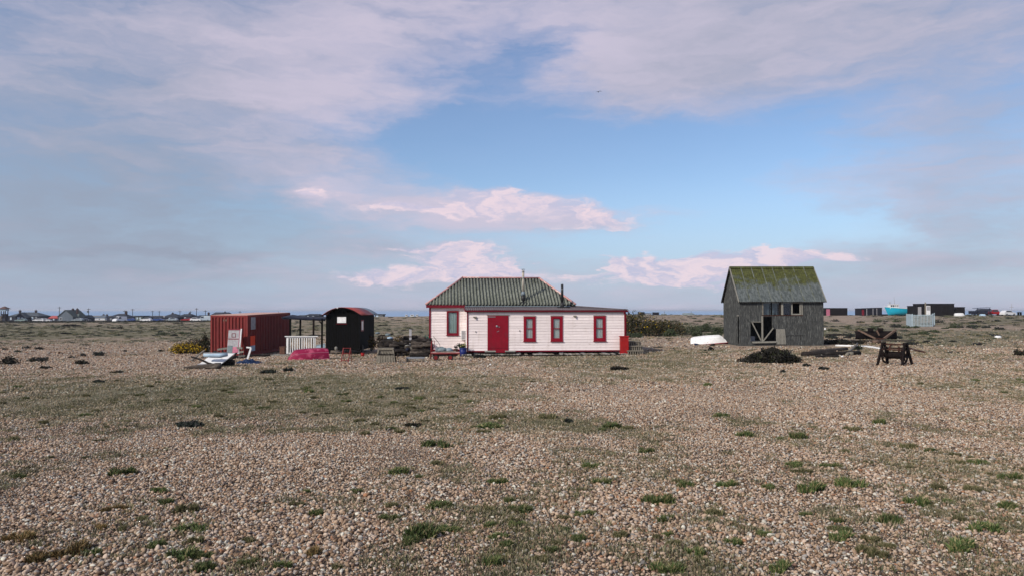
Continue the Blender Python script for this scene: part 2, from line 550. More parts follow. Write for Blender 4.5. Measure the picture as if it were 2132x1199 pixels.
roof_house = roof_mat('mossy_corrugated_roof', (0.215, 0.226, 0.190), (0.095, 0.104, 0.083), (0.044, 0.050, 0.012), (0.46, 0.47, 0.42), 0.12)
roof_lean = roof_mat('lean_to_roof', (0.145, 0.12, 0.125), (0.08, 0.066, 0.07), (0.05, 0.045, 0.035), (0.22, 0.19, 0.19), 0.0)
roof_shed = roof_mat('shed_sheet_roof', (0.125, 0.140, 0.134), (0.052, 0.062, 0.060), (0.082, 0.088, 0.016), (0.17, 0.18, 0.16), 0.52, (1, .4, .4), (3.0, 5.6))
shed_board = surf('weathered_grey_board', (0.082, 0.084, 0.080), (0.026, 0.028, 0.029), 9.0, 0.9, 0.6, (6, 6, 0.45), c3=(0.19, 0.195, 0.18), c3amt=0.30, c3scale=6.0, spec=.15)
shed_seam = surf('roof_seam', (0.17, 0.185, 0.17), (0.10, 0.11, 0.08), 5.0, 0.9, 0.3, c3=(0.07, 0.07, 0.02), c3amt=0.35)
shed_pale = surf('bleached_timber', (0.27, 0.255, 0.215), (0.155, 0.15, 0.13), 8.0, 0.9, 0.4, (5, 5, 0.7))
grey_wood = surf('silvered_wood', (0.26, 0.23, 0.18), (0.13, 0.115, 0.09), 8.0, 0.9, 0.5, (4, 4, 1))
dark_wood = surf('tarred_timber', (0.026, 0.021, 0.018), (0.012, 0.010, 0.009), 7.0, 0.9, 0.6, (1, 5, 5), c3=(0.07, 0.06, 0.05), c3amt=0.22, spec=.15)
drift_wood = surf('driftwood', (0.085, 0.068, 0.055), (0.034, 0.028, 0.023), 6.0, 0.9, 0.7, (1, 4, 4), c3=(0.16, 0.135, 0.11), c3amt=0.25, spec=.2)
black_tar = surf('black_tar_boards', (0.0025, 0.0023, 0.0023), (0.0045, 0.0042, 0.004), 6.0, 0.8, 0.25, (4, 4, 0.8), spec=0.08)
container_red = surf('container_red', (0.195, 0.024, 0.022), (0.140, 0.019, 0.018), 3.0, 0.6, 0.1, (2, 2, 0.5), c3=(0.19, 0.036, 0.024), c3amt=0.22, c3scale=2.5)
container_roof = surf('container_roof', (0.50, 0.33, 0.28), (0.42, 0.25, 0.20), 3.0, 0.65, 0.15)
rust = surf('rust', (0.060, 0.023, 0.015), (0.028, 0.014, 0.011), 8.0, 0.9, 0.5, c3=(0.10, 0.05, 0.03), c3amt=0.2)
rust_dark = surf('dark_rust', (0.014, 0.009, 0.008), (0.007, 0.005, 0.005), 8.0, 0.85, 0.5, c3=(0.034, 0.013, 0.010), c3amt=0.2, spec=.1)
rust_light = surf('pale_rust', (0.17, 0.115, 0.085), (0.09, 0.055, 0.04), 8.0, 0.9, 0.4)
steel_grey = surf('galvanised', (0.30, 0.31, 0.32), (0.20, 0.21, 0.22), 6.0, 0.5, 0.1, metal=0.4)
flue_cream = surf('flue_metal', (0.42, 0.38, 0.31), (0.27, 0.24, 0.20), 6.0, 0.55, 0.1, (1, 1, .6))
weather('crimson_paint', (0.17, 0.010, 0.018), 2.0, (3, 3, 0.5), 0.48, 0.70, 0.6)
weather('container_red', (0.16, 0.040, 0.022), 2.2, (4, 4, 0.4), 0.56, 0.70, 0.6)
black_iron = surf('black_iron', (0.015, 0.015, 0.016), (0.03, 0.03, 0.03), 6.0, 0.5, 0.2)
lead_blue = surf('lead_flashing', (0.22, 0.27, 0.30), (0.15, 0.18, 0.20), 6.0, 0.5, 0.15)
hut_roof_red = surf('hut_roof_red', (0.40, 0.085, 0.075), (0.33, 0.065, 0.06), 5.0, 0.6, 0.12, c3=(0.46, 0.16, 0.13), c3amt=0.2)
navy = surf('navy_sheet', (0.010, 0.012, 0.024), (0.018, 0.021, 0.036), 5.0, 0.6, 0.1, spec=.15)
pink_gel = surf('magenta_hull', (0.27, 0.008, 0.052), (0.20, 0.008, 0.038), 3.0, 0.6, 0.1, c3=(0.44, 0.07, 0.13), c3amt=0.4, c3scale=3)
pink_rim = surf('pale_pink_rim', (0.48, 0.17, 0.23), (0.38, 0.10, 0.16), 4.0, 0.5, 0.05)
hull_blue = surf('turquoise_hull', (0.010, 0.33, 0.46), (0.010, 0.28, 0.40), 2.0, 0.45, 0.05)
hull_dark = surf('hull_underside', (0.010, 0.11, 0.20), (0.01, 0.08, 0.15), 2.0, 0.6, 0.05)
blue_tarp = surf('blue_tarp', (0.006, 0.016, 0.048), (0.010, 0.026, 0.07), 5.0, 0.5, 0.4)
blue_bin = surf('blue_bin', (0.014, 0.026, 0.15), (0.012, 0.02, 0.12), 4.0, 0.45, 0.05)
bright_red = surf('bright_red', (0.34, 0.012, 0.012), (0.28, 0.011, 0.011), 4.0, 0.5, 0.05)
ladder_red = surf('dull_red_metal', (0.20, 0.016, 0.016), (0.13, 0.014, 0.012), 5.0, 0.6, 0.1)
orange_red = surf('signal_red', (0.85, 0.065, 0.012), (0.75, 0.055, 0.012), 4.0, 0.5, 0.05)
pale_blue = surf('pale_blue', (0.42, 0.55, 0.66), (0.34, 0.46, 0.56), 4.0, 0.6, 0.1)
fence_white = surf('fence_white', (0.38, 0.46, 0.49), (0.31, 0.38, 0.41), 4.0, 0.6, 0.1)
grey_panel = surf('grey_panel', (0.36, 0.35, 0.36), (0.27, 0.265, 0.27), 6.0, 0.7, 0.1)
curtain = surf('net_curtain', (0.74, 0.75, 0.70), (0.60, 0.62, 0.58), 3.0, 0.9, 0.2, (10, 1, .4))
curtain_green = surf('pale_green_curtain', (0.48, 0.60, 0.56), (0.38, 0.50, 0.47), 3.0, 0.9, 0.2, (10, 1, .4))
brown_box = surf('brown_board', (0.13, 0.06, 0.04), (0.09, 0.045, 0.03), 5.0, 0.8, 0.2)
tyre_m = surf('tyre_rubber', (0.02, 0.02, 0.02), (0.03, 0.03, 0.03), 8.0, 0.8, 0.1)
stone_m = surf('grey_slab', (0.36, 0.34, 0.30), (0.24, 0.23, 0.21), 7.0, 0.9, 0.4)
canvas = surf('grey_blue_sack', (0.20, 0.25, 0.26), (0.13, 0.16, 0.17), 4.0, 0.9, 0.4)
net_green = surf('green_netting', (0.020, 0.085, 0.070), (0.012, 0.045, 0.040), 14.0, 0.95, 0.9, c3=(0.03, 0.16, 0.13), c3amt=0.3, c3scale=8)
leaf_gorse = leafmat('gorse_leaf', (0.018, 0.021, 0.008), (0.045, 0.042, 0.015), (0.10, 0.06, 0.03), 0.15)
leaf_brown = leafmat('dry_scrub_leaf', (0.032, 0.022, 0.012), (0.075, 0.050, 0.020), (0.16, 0.12, 0.03), 0.12)
leaf_green = leafmat('shrub_leaf', (0.024, 0.036, 0.014), (0.055, 0.072, 0.030), (0.10, 0.10, 0.07), 0.12)
leaf_dark = leafmat('dark_scrub_leaf', (0.009, 0.008, 0.0055), (0.020, 0.017, 0.011), (0.030, 0.034, 0.014), 0.15)
leaf_kale = leafmat('sea_kale_leaf', (0.012, 0.018, 0.013), (0.030, 0.038, 0.028), (0.04, 0.028, 0.033), 0.15)
flower_y = leafmat('gorse_flower', (0.66, 0.40, 0.008), (0.85, 0.58, 0.015))
flower_w = leafmat('pale_flower', (0.55, 0.52, 0.20), (0.62, 0.55, 0.08))
blade_green = leafmat('grass_blade', (0.040, 0.072, 0.020), (0.110, 0.145, 0.046), (0.22, 0.19, 0.09), 0.24)
blade_olive = leafmat('olive_grass_blade', (0.066, 0.070, 0.026), (0.135, 0.125, 0.058), (0.24, 0.20, 0.11), 0.22)
blade_turf = leafmat('turf_blade', (0.066, 0.072, 0.034), (0.135, 0.132, 0.072), (0.26, 0.22, 0.14), 0.30)
blade_brown = leafmat('dry_grass_blade', (0.16, 0.10, 0.04), (0.28, 0.19, 0.08), (0.09, 0.09, 0.03), 0.2)
stem_m = surf('stem', (0.055, 0.042, 0.03), (0.03, 0.025, 0.02), 8.0, 0.9, 0.3)
bird_m = surf('gull_grey', (0.11, 0.11, 0.12), (0.06, 0.06, 0.065), 4.0, 0.8, 0)


# ------------------------------------------------------------------ mesh builder
class MB:
    def __init__(self):
        self.v = []
        self.f = []

    def add(self, vs, fs, M=None):
        o = len(self.v)
        for p in vs:
            p = Vector(p)
            self.v.append(tuple(M @ p if M is not None else p))
        self.f += [tuple(i + o for i in f) for f in fs]
        return self

    def box(self, x0, x1, y0, y1, z0, z1, M=None):
        vs = [(x0, y0, z0), (x1, y0, z0), (x1, y1, z0), (x0, y1, z0), (x0, y0, z1), (x1, y0, z1), (x1, y1, z1), (x0, y1, z1)]
        fs = [(0, 3, 2, 1), (4, 5, 6, 7), (0, 1, 5, 4), (1, 2, 6, 5), (2, 3, 7, 6), (3, 0, 4, 7)]
        return self.add(vs, fs, M)

    def beam(self, a, b, w, h, up=(0, 0, 1)):
        """a bar of w x h section from a to b"""
        a, b = Vector(a), Vector(b)
        d = (b - a)
        L = d.length
        d.normalize()
        u = Vector(up)
        if abs(d.dot(u)) > 0.98:
            u = Vector((0, 1, 0))
        s = d.cross(u).normalized()
        u = s.cross(d).normalized()
        M = Matrix((( d.x, s.x, u.x, a.x), (d.y, s.y, u.y, a.y), (d.z, s.z, u.z, a.z), (0, 0, 0, 1)))
        return self.box(0, L, -w / 2, w / 2, -h / 2, h / 2, M)

    def tube(self, pts, rad, n=8, cap=True):
        pts = [Vector(p) for p in pts]
        if not hasattr(rad, '__len__'):
            rad = [rad] * len(pts)
        vs, fs = [], []
        ref = Vector((0.31, 0.17, 0.93))
        for i, p in enumerate(pts):
            d = (pts[min(i + 1, len(pts) - 1)] - pts[max(i - 1, 0)]).normalized()
            r = ref if abs(d.dot(ref)) < 0.95 else Vector((1, 0, 0))
            s = d.cross(r).normalized()
            u = s.cross(d)
            for k in range(n):
                a = 2 * math.pi * k / n
                vs.append(p + (s * math.cos(a) + u * math.sin(a)) * rad[i])
        for i in range(len(pts) - 1):
            for k in range(n):
                k2 = (k + 1) % n
                fs.append((i * n + k, i * n + k2, (i + 1) * n + k2, (i + 1) * n + k))
        if cap:
            fs.append(tuple(range(n))[::-1])
            fs.append(tuple((len(pts) - 1) * n + k for k in range(n)))
        return self.add(vs, fs)

    def prism(self, poly, a, b, axis='y'):
        """extrude a polygon: axis y -> poly is (x, z); axis x -> (y, z); axis z -> (x, y)"""
        def mk(p, t):
            return {'y': (p[0], t, p[1]), 'x': (t, p[0], p[1]), 'z': (p[0], p[1], t)}[axis]
        n = len(poly)
        vs = [mk(p, a) for p in poly] + [mk(p, b) for p in poly]
        fs = [tuple(range(n)), tuple(range(n, 2 * n))[::-1]]
        for i in range(n):
            j = (i + 1) % n
            fs.append((i, j, n + j, n + i)[::-1])
        return self.add(vs, fs)

    def quad(self, a, b, c, d):
        return self.add([a, b, c, d], [(0, 1, 2, 3)])

    def build(self, name, mat, parent=None, smooth=False):
        me = bpy.data.meshes.new(name)
        me.from_pydata(self.v, [], self.f)
        me.update()
        if mat:
            me.materials.append(mat)
        if smooth:
            me.shade_smooth()
        o = bpy.data.objects.new(name, me)
        COL.objects.link(o)
        if parent is not None:
            o.parent = parent
        return o


def tag(o, label=None, cat=None, group=None, kind=None):
    if label: o['label'] = label
    if cat: o['category'] = cat
    if group: o['group'] = group
    if kind: o['kind'] = kind
    return o


def thing(name, label, cat, loc, rz=0.0, group=None):
    o = bpy.data.objects.new(name, None)
    o.empty_display_size = 0.2
    COL.objects.link(o)
    o.location = loc
    o.rotation_euler = (0, 0, rz)
    return tag(o, label, cat, group)


def copy_tree(o, parent=None):
    c = o.copy()
    COL.objects.link(c)
    c.parent = parent
    for ch in list(o.children):
        copy_tree(ch, c)
    return c


def raw_mesh(name, v, f, mat, parent=None, smooth=False):
    me = bpy.data.meshes.new(name)
    v = np.asarray(v, np.float32)
    f = np.asarray(f, np.int32)
    k = f.shape[1]
    me.vertices.add(len(v))
    me.vertices.foreach_set('co', v.ravel())
    me.loops.add(f.size)
    me.loops.foreach_set('vertex_index', f.ravel())
    me.polygons.add(len(f))
    me.polygons.foreach_set('loop_start', np.arange(0, f.size, k, dtype=np.int32))
    me.update(calc_edges=True)
    me.validate()
    me.materials.append(mat)
    if smooth:
        me.shade_smooth()
    o = bpy.data.objects.new(name, me)
    COL.objects.link(o)
    if parent is not None:
        o.parent = parent
    return o


# ================================================================== the setting: ground and sea
def build_ground():
    ys = np.concatenate([np.linspace(-14, 2, 12), 2 * (4000 / 2.0) ** (np.linspace(0, 1, 400)[1:])])
    us = np.concatenate([np.linspace(-1.5, -0.78, 22, endpoint=False), np.linspace(-0.78, 0.78, 320), np.linspace(0.78, 1.5, 23)[1:]])
    Yg, Ug = np.meshgrid(ys, us, indexing='ij')
    X = Ug * (np.maximum(Yg, 0) + 9.0)
    Z = land(X, Yg)
    V = vegmap(X, Yg)
    nv, nu = len(ys), len(us)
    idx = np.arange(nv * nu).reshape(nv, nu)
    f = np.stack([idx[:-1, :-1], idx[:-1, 1:], idx[1:, 1:], idx[1:, :-1]], -1).reshape(-1, 4)
    o = raw_mesh('ground', np.stack([X, Yg, Z], -1).reshape(-1, 3), f, ground_m, None, True)
    a = o.data.attributes.new('gap_shade', 'FLOAT', 'POINT')
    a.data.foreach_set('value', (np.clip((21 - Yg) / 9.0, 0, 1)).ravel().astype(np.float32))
    a = o.data.attributes.new('veg', 'FLOAT', 'POINT')
    a.data.foreach_set('value', V.ravel().astype(np.float32))
    return tag(o, 'wide shingle beach ground patched with low turf', 'ground', kind='structure')


ground = build_ground()
sea = MB()
sea.quad((-40000, 200, -4.0), (40000, 200, -4.0), (40000, 40000, -4.0), (-40000, 40000, -4.0))
tag(sea.build('sea', sea_m), 'pale blue sea along the horizon', 'sea', kind='structure')


# ------------------------------------------------------------------ the shingle itself: single stones in the foreground
def instancer(name, pts, rot, scl, idx, protos, label, cat, veg=None):
    me = bpy.data.meshes.new(name)
    me.vertices.add(len(pts))
    me.vertices.foreach_set('co', np.asarray(pts, np.float32).ravel())
    for nm, ty, arr, key in (('rot', 'FLOAT_VECTOR', rot, 'vector'), ('scl', 'FLOAT_VECTOR', scl, 'vector')):
        a = me.attributes.new(nm, ty, 'POINT')
        a.data.foreach_set(key, np.asarray(arr, np.float32).ravel())
    if veg is not None:
        a = me.attributes.new('veg', 'FLOAT', 'POINT')
        a.data.foreach_set('value', np.asarray(veg, np.float32))
    a = me.attributes.new('idx', 'INT', 'POINT')
    a.data.foreach_set('value', np.asarray(idx, np.int32))
    me.update()
    o = bpy.data.objects.new(name, me)
    COL.objects.link(o)
    coll = bpy.data.collections.new(name + '_kinds')
    for p in protos:
        COL.objects.unlink(p)
        coll.objects.link(p)
    ng = bpy.data.node_groups.new(name + '_scatter', 'GeometryNodeTree')
    ng.interface.new_socket('Geometry', in_out='INPUT', socket_type='NodeSocketGeometry')
    ng.interface.new_socket('Geometry', in_out='OUTPUT', socket_type='NodeSocketGeometry')
    n, l = ng.nodes, ng.links
    gi = n.new('NodeGroupInput'); go = n.new('NodeGroupOutput')
    ci = n.new('GeometryNodeCollectionInfo')
    ci.inputs['Collection'].default_value = coll
    ci.inputs['Separate Children'].default_value = True
    ci.inputs['Reset Children'].default_value = True
    ip = n.new('GeometryNodeInstanceOnPoints')
    ip.inputs['Pick Instance'].default_value = True

    def attr(nm, ty):
        a = n.new('GeometryNodeInputNamedAttribute')
        a.data_type = ty
        a.inputs['Name'].default_value = nm
        return a.outputs['Attribute']
    e2r = n.new('FunctionNodeEulerToRotation')
    l.new(attr('rot', 'FLOAT_VECTOR'), e2r.inputs[0])
    l.new(gi.outputs[0], ip.inputs['Points'])
    l.new(ci.outputs[0], ip.inputs['Instance'])
    l.new(attr('idx', 'INT'), ip.inputs['Instance Index'])
    l.new(e2r.outputs[0], ip.inputs['Rotation'])
    l.new(attr('scl', 'FLOAT_VECTOR'), ip.inputs['Scale'])
    l.new(ip.outputs[0], go.inputs[0])
    md = o.modifiers.new('scatter', 'NODES')
    md.node_group = ng
    return tag(o, label, cat, kind='stuff')


def ico(sub):
    import bmesh
    bm = bmesh.new()
    bmesh.ops.create_icosphere(bm, subdivisions=sub, radius=1.0)
    v = np.array([x.co[:] for x in bm.verts])
    f = np.array([[y.index for y in x.verts] for x in bm.faces])
    bm.free()
    return v, f


def pebble_protos():
    v0, f0 = ico(2)
    res = []
    for i in range(7):
        r = np.random.default_rng(100 + i)
        v = v0.copy()
        for k in range(3):
            d = r.normal(size=3); d /= np.linalg.norm(d)
            s = v @ d
            v = v - np.outer(np.maximum(s - r.uniform(.45, .8), 0) * 0.8, d)
        w = r.normal(size=(3, 3)) * 0.16
        v = v + np.sin(v @ w.T * 9 + r.uniform(0, 6, 3)) * 0.07
        v = v * np.array([1.0, r.uniform(.6, .9), r.uniform(.45, .7)])
        res.append(raw_mesh('pebble', v, f0, pebble_m, None, True))
    return res


def scatter_pebbles():
    P, RO, S, I = [], [], [], []
    for (y0, y1, sp, smin, smax) in ((2.6, 6.6, 0.0190, .0065, .023), (6.6, 11.0, 0.0225, .008, .024), (11.0, 18.0, 0.032, .011, .028), (18.0, 30.0, 0.066, .019, .042), (30.0, 48.0, 0.13, .028, .060), (48.0, 80.0, 0.26, .040, .085)):
        xw = 0.78 * y1 + 1.0
        nx, ny = int(2 * xw / sp), int((y1 - y0) / sp)
        gx, gy = np.meshgrid(np.arange(nx) * sp - xw, np.arange(ny) * sp + y0)
        x = (gx + nrng.uniform(-.5, .5, gx.shape) * sp * 1.1).ravel()
        y = (gy + nrng.uniform(-.5, .5, gy.shape) * sp * 1.1).ravel()
        keep = np.abs(x) < 0.76 * y + 0.9
        if y1 > 60:   # the last belt thins out into the ground's own stones
            keep &= nrng.random(x.shape) < np.clip((82 - y) / 26.0, 0, 1) * ~((np.abs(x - 2) < 7.5) & (np.abs(y - 46) < 6)) * ~((np.abs(x - 18.8) < 4) & (np.abs(y - 54) < 4)) * ~((np.abs(x + 13.5) < 6.5) & (np.abs(y - 48.5) < 5))
        x, y = x[keep], y[keep]
        vg = vegmap(x, y)
        keep = nrng.random(x.shape) > np.clip((vg - 0.45) * 1.3, 0, 0.75)
        x, y = x[keep], y[keep]
        n = len(x)
        s = smin + (smax - smin) * nrng.random(n) ** 2.2
        s = s * (0.48 + 0.85 * fbm(x * 0.8 + 3, y * 0.45 + 8, 3))     # banks of coarser and finer stones
        z = land(x, y) + nrng.uniform(-.5, .75, n) * s
        P.append(np.stack([x, y, z], -1))
        RO.append(np.stack([nrng.normal(0, .5, n), nrng.normal(0, .5, n), nrng.uniform(0, 6.28, n)], -1))
        S.append(np.repeat(s[:, None], 3, 1))
        I.append(nrng.integers(0, 7, n))
    P, RO, S, I = map(np.concatenate, (P, RO, S, I))
    instancer('shingle', P, RO, S, I, pebble_protos(), 'loose flint pebbles covering the beach foreground', 'shingle', vegmap(P[:, 0], P[:, 1]))


scatter_pebbles()


# ================================================================== the cottage
def wave_sheet(mb, p00, p10, p11, p01, pitch, amp, seg=6, t=0.0, s0=None, s1=None):
    """corrugated sheet over a quad; flutes run p0?->p1? (bottom edge p00-p10, top edge p01-p11)"""
    p00, p10, p11, p01 = map(Vector, (p00, p10, p11, p01))
    n = (p10 - p00).cross(p01 - p00).normalized()
    L = (p10 - p00).length
    N = max(2, int(L / pitch * seg))
    vs = []
    for i in range(N + 1):
        f = i / N
        h = amp * math.sin(2 * math.pi * f * L / pitch)
        vs.append(p00.lerp(p10, f) + n * h)
        vs.append(p01.lerp(p11, f) + n * h)
    fs = [(2 * i, 2 * i + 2, 2 * i + 3, 2 * i + 1) for i in range(N)]
    mb.add(vs, fs)


def clip_sheet(mb, xa, xb, e0, e1, slope, pitch, amp, M, seg=6, phase=0.0):
    """corrugated roof plane in local (s along the eave, t up the slope): t runs from 0 to limit(s)"""
    N = max(2, int((xb - xa) / pitch * seg))
    vs = []
    for i in range(N + 1):
        s = xa + (xb - xa) * i / N
        h = amp * math.sin(2 * math.pi * s / pitch + phase)
        lo, hi = e0(s), e1(s)
        vs.append(M @ Vector((s, lo, h)))
        vs.append(M @ Vector((s, hi, h)))
    fs = [(2 * i, 2 * i + 2, 2 * i + 3, 2 * i + 1) for i in range(N)]
    mb.add(vs, fs)


HX0 = -2.58
HROT = R(6.0)
HB = 0.0
house = thing('cottage', 'white weatherboarded cottage with crimson door and grey hipped roof', 'cottage', (HX0, 43.0, HB), HROT)
WB, WT = 0.11, 2.40           # foot and head of the extension's boards
EXW = 9.30                    # extension width
MX0, MX1, MY, MD = -2.16, 6.42, 1.8, 4.6     # main block


def boards(parent, x0, x1, z0, z1, y, openings, bh=0.163):
    """lapped boards on a front wall at depth y, cut round the openings (xa, xb, za, zb)"""
    n = int(round((z1 - z0) / bh))
    h = (z1 - z0) / n
    for i in range(n):
        za, zb = z0 + i * h, z0 + (i + 1) * h
        segs = [(x0, x1)]
        for (oa, ob, oz0, oz1) in openings:
            if zb > oz0 + 0.01 and za < oz1 - 0.01:
                ns = []
                for (a, b) in segs:
                    if ob <= a or oa >= b:
                        ns.append((a, b))
                    else:
                        if oa > a: ns.append((a, oa))
                        if ob < b: ns.append((ob, b))
                segs = ns
        for (a, b) in segs:
            mb = MB()
            jit = rng.uniform(-.002, .002)
            prof = [(y, za - 0.008), (y - 0.031 + jit, za - 0.010), (y - 0.028 + jit, za + 0.004), (y - 0.006, zb), (y, zb)]
            mb.prism(prof, a + 0.001, b - 0.001, 'x')
            mb.build('board', white_paint, parent)


def hx_front(px, row, y):
    """photo pixel -> (x, z) on the house's front plane at local depth y"""
    d = pix_dir(px, row)
    c, s = math.cos(HROT), math.sin(HROT)
    # point = cam + t d ; local y = -(X-HX0) s + (Y-43) c
    t = (y - (HX0) * s + 43 * c) / (-d.x * s + d.y * c)
    X, Y, Z = d.x * t, d.y * t, EYE + d.z * t
    return (X - HX0) * c + (Y - 43) * s, Z - HB


def opening(pxa, pxb, ra, rb, y):
    a, z1 = hx_front(pxa, ra, y)
    b, z0 = hx_front(pxb, rb, y)
    return (a, b, z0, z1)


win_px = [(1090.5, 1114.5, 658, 709), (1147, 1171, 657.5, 709), (1236, 1260.5, 657, 708.5)]
door_px = (1015, 1058.5, 655.5, 731)
o_win = [opening(a, b, c, d, 0) for (a, b, c, d) in win_px]
o_door = opening(*door_px, 0)
o_door = (o_door[0], o_door[1], WB + 0.02, o_door[3])
o_mwin = opening(930.5, 954.5, 646.5, 696.5, MY)

fw = MB()
# backing walls (shell behind the boards), with the openings left out of the fronts


def wall_with_holes(mb, x0, x1, z0, z1, y, th, holes):
    xs = sorted({x0, x1, *[h[0] for h in holes], *[h[1] for h in holes]})
    zs = sorted({z0, z1, *[h[2] for h in holes], *[h[3] for h in holes]})
    for i in range(len(xs) - 1):
        for j in range(len(zs) - 1):
            cx, cz = (xs[i] + xs[i + 1]) / 2, (zs[j] + zs[j + 1]) / 2
            if any(h[0] < cx < h[1] and h[2] < cz < h[3] for h in holes):
                continue
            mb.box(xs[i], xs[i + 1], y + 0.001, y + th, zs[j], zs[j + 1])


wall_with_holes(fw, 0.0, EXW, WB, WT + 0.03, 0.0, 0.06, o_win + [o_door])
extension_wall = fw.build('extension_wall', white_paint, house)
boards(extension_wall, 0.055, EXW - 0.055, WB + 0.06, WT, 0.0, o_win + [o_door])
mw = MB()
wall_with_holes(mw, MX0, -0.0, WB, 2.68, MY, 0.06, [o_mwin])
main_wall = mw.build('main_wall', white_paint, house)
boards(main_wall, MX0 + 0.06, -0.002, WB + 0.06, 2.62, MY, [o_mwin])

# the walls away from the front: lapped boards along the sides and back


def side_boards(name, x, y0, y1, z0, z1, sgn):
    mb = MB()
    n = int((z1 - z0) / 0.163)
    h = (z1 - z0) / n
    for i in range(n):
        za = z0 + i * h
        pr = [(x, za), (x + sgn * 0.034, za), (x + sgn * 0.006, za + h), (x, za + h)]
        if sgn > 0: pr = pr[::-1]
        mb.prism(pr, y0, y1, 'y')
    mb.box(min(x, x - sgn * 0.06), max(x, x - sgn * 0.06), y0, y1, z0, z1)
    return mb.build(name, white_paint, house)


side_boards('left_wall', MX0, MY + .002, MY + MD, WB, 2.66, -1)
side_boards('right_wall', EXW, 0.062, 6.3, WB, WT, 1)
side_boards('extension_end_wall', 0.0, 0.062, MY - 0.04, WB, WT + 0.1, -1)
bk = MB()
bk.box(MX0 + .06, MX1, MY + MD - .06, MY + MD - 0.002, WB, 2.66)
bk.box(MX1 + 0.01, EXW - 0.07, 6.24, 6.298, WB, WT)
bk.build('back_wall', white_paint, house)
fl = MB()
fl.box(MX0 + .06, EXW - .07, MY + .07, 6.2, WB - 0.05, WB)
fl.box(0.07, EXW - .07, 0.07, MY + .06, WB - 0.05, WB)
fl.build('floor', dark_wood, house)
# footing: short piers in shadow under the walls
for x in np.arange(-2.0, 9.3, 1.25):
    m = MB()
    m.box(x - .12, x + .12, 0.03 if x > 0 else MY + .05, 0.3 if x > 0 else MY + .35, -0.35, WB - 0.055)
    m.build('pier', stone_m, house)

# crimson trim: corner boards, base board, fascia, gutter
for (x0, x1, y0, z0, z1) in ((-0.02, 0.055, -0.05, WB + .055, WT), (EXW - 0.055, EXW + 0.045, -0.05, WB + .055, WT), (MX0 - 0.045, MX0 + 0.06, MY - 0.05, WB + .055, 2.64)):
    m = MB(); m.box(x0, x1, y0, y0 + 0.12, z0, z1); m.build('corner_board', red_trim, house)
m = MB(); m.box(-0.03, o_door[0] - .002, -0.055, 0.04, WB - 0.02, WB + 0.054); m.build('base_board', red_trim, house)
m = MB(); m.box(o_door[1] + .002, EXW + 0.05, -0.055, 0.04, WB - 0.02, WB + 0.054); m.build('base_board', red_trim, house)
m = MB(); m.box(MX0 - 0.05, -0.04, MY - 0.055, MY + 0.04, WB - 0.02, WB + 0.054); m.build('base_board', red_trim, house)
m = MB(); m.box(-0.12, EXW + 0.12, -0.14, -0.112, WT - 0.015, WT + 0.085); m.build('fascia', red_trim, house)
m = MB()
gut = [(-0.205, WT + .075), (-0.20, WT + .03), (-0.175, WT + .012), (-0.145, WT + .03), (-0.142, WT + .075), (-0.155, WT + .075), (-0.16, WT + .036), (-0.188, WT + .036), (-0.195, WT + .075)]
m.prism(gut, -0.14, EXW + 0.16, 'x'); m.build('gutter', red_trim, house)
m = MB(); m.box(MX0 - 0.22, -0.05, MY - 0.22, MY - 0.19, 2.64, 2.80); m.build('fascia', red_trim, house)
m = MB(); m.box(MX0 - 0.20, -0.05, MY - 0.188, MY - 0.002, 2.645, 2.67); m.build('soffit', red_trim, house)
m = MB(); m.box(MX0 - 0.22, MX0 - 0.19, MY - .188, MY + MD + 0.2, 2.64, 2.80); m.build('fascia', red_trim, house)
m = MB()
xw = EXW + 0.0
m.tube([(EXW - 0.10, -0.17, WT + .02), (EXW - .10, -0.17, WT - .06), (EXW + 0.03, -0.09, WT - .20), (EXW + .03, -0.09, 0.80)], 0.035, 8)
m.build('downpipe', red_trim, house, True)

# main roof: four hipped planes of corrugated sheet
EZ, RZ = 2.80, 4.475
ex0, ex1, ey0, ey1 = MX0 - 0.21, MX1 + 0.21, MY - 0.21, MY + MD + 0.21
ry = (ey0 + ey1) / 2
rx0, rx1 = -0.119, 4.754


def roof_plane(parent, A, B, C, D, sheet, pitch, amp, mat, name='roof_sheet'):
    """A-B eave, D-C ridge (C above B); cut into sheets along the eave"""
    A, B, C, D = map(Vector, (A, B, C, D))
    ux = (B - A).normalized()
    n = (B - A).cross(D - A).normalized()
    if n.z < 0: n = -n
    uy = n.cross(ux)
    L = (B - A).length
    d = [(p - A).dot(uy) for p in (C, D)]
    sc, sd = (C - A).dot(ux), (D - A).dot(ux)
    H = d[0]
    M = Matrix(((ux.x, uy.x, n.x, A.x), (ux.y, uy.y, n.y, A.y), (ux.z, uy.z, n.z, A.z), (0, 0, 0, 1)))

    def top(s):
        if s < sd: return max(0.001, H * s / max(sd, 1e-6))
        if s > sc: return max(0.001, H * (L - s) / max(L - sc, 1e-6))
        return H
    k = max(1, int(round(L / sheet)))
    edges = [L * i / k for i in range(k + 1)]
    for i in range(k):
        mb = MB()
        off = (i % 2) * 0.006
        M2 = M @ Matrix.Translation((0, 0, off + 0.02))
        N = max(2, int((edges[i + 1] - edges[i]) / pitch * 8))
        vs = []
        cuts = sorted({*[edges[i] + (edges[i + 1] - edges[i]) * j / N for j in range(N + 1)], *[s for s in (sd, sc) if edges[i] < s < edges[i + 1]]})
        for s in cuts:
            h = amp * math.sin(2 * math.pi * s / pitch)
            vs.append(M2 @ Vector((s, -0.02, h)))
            vs.append(M2 @ Vector((s, top(s), h)))
        fs = [(2 * j, 2 * j + 2, 2 * j + 3, 2 * j + 1) for j in range(len(cuts) - 1)]
        mb.add(vs, fs)
        o = mb.build(name, mat, parent, True)
        sm = o.modifiers.new('thickness', 'SOLIDIFY')
        sm.thickness = 0.008
        sm.offset = -1


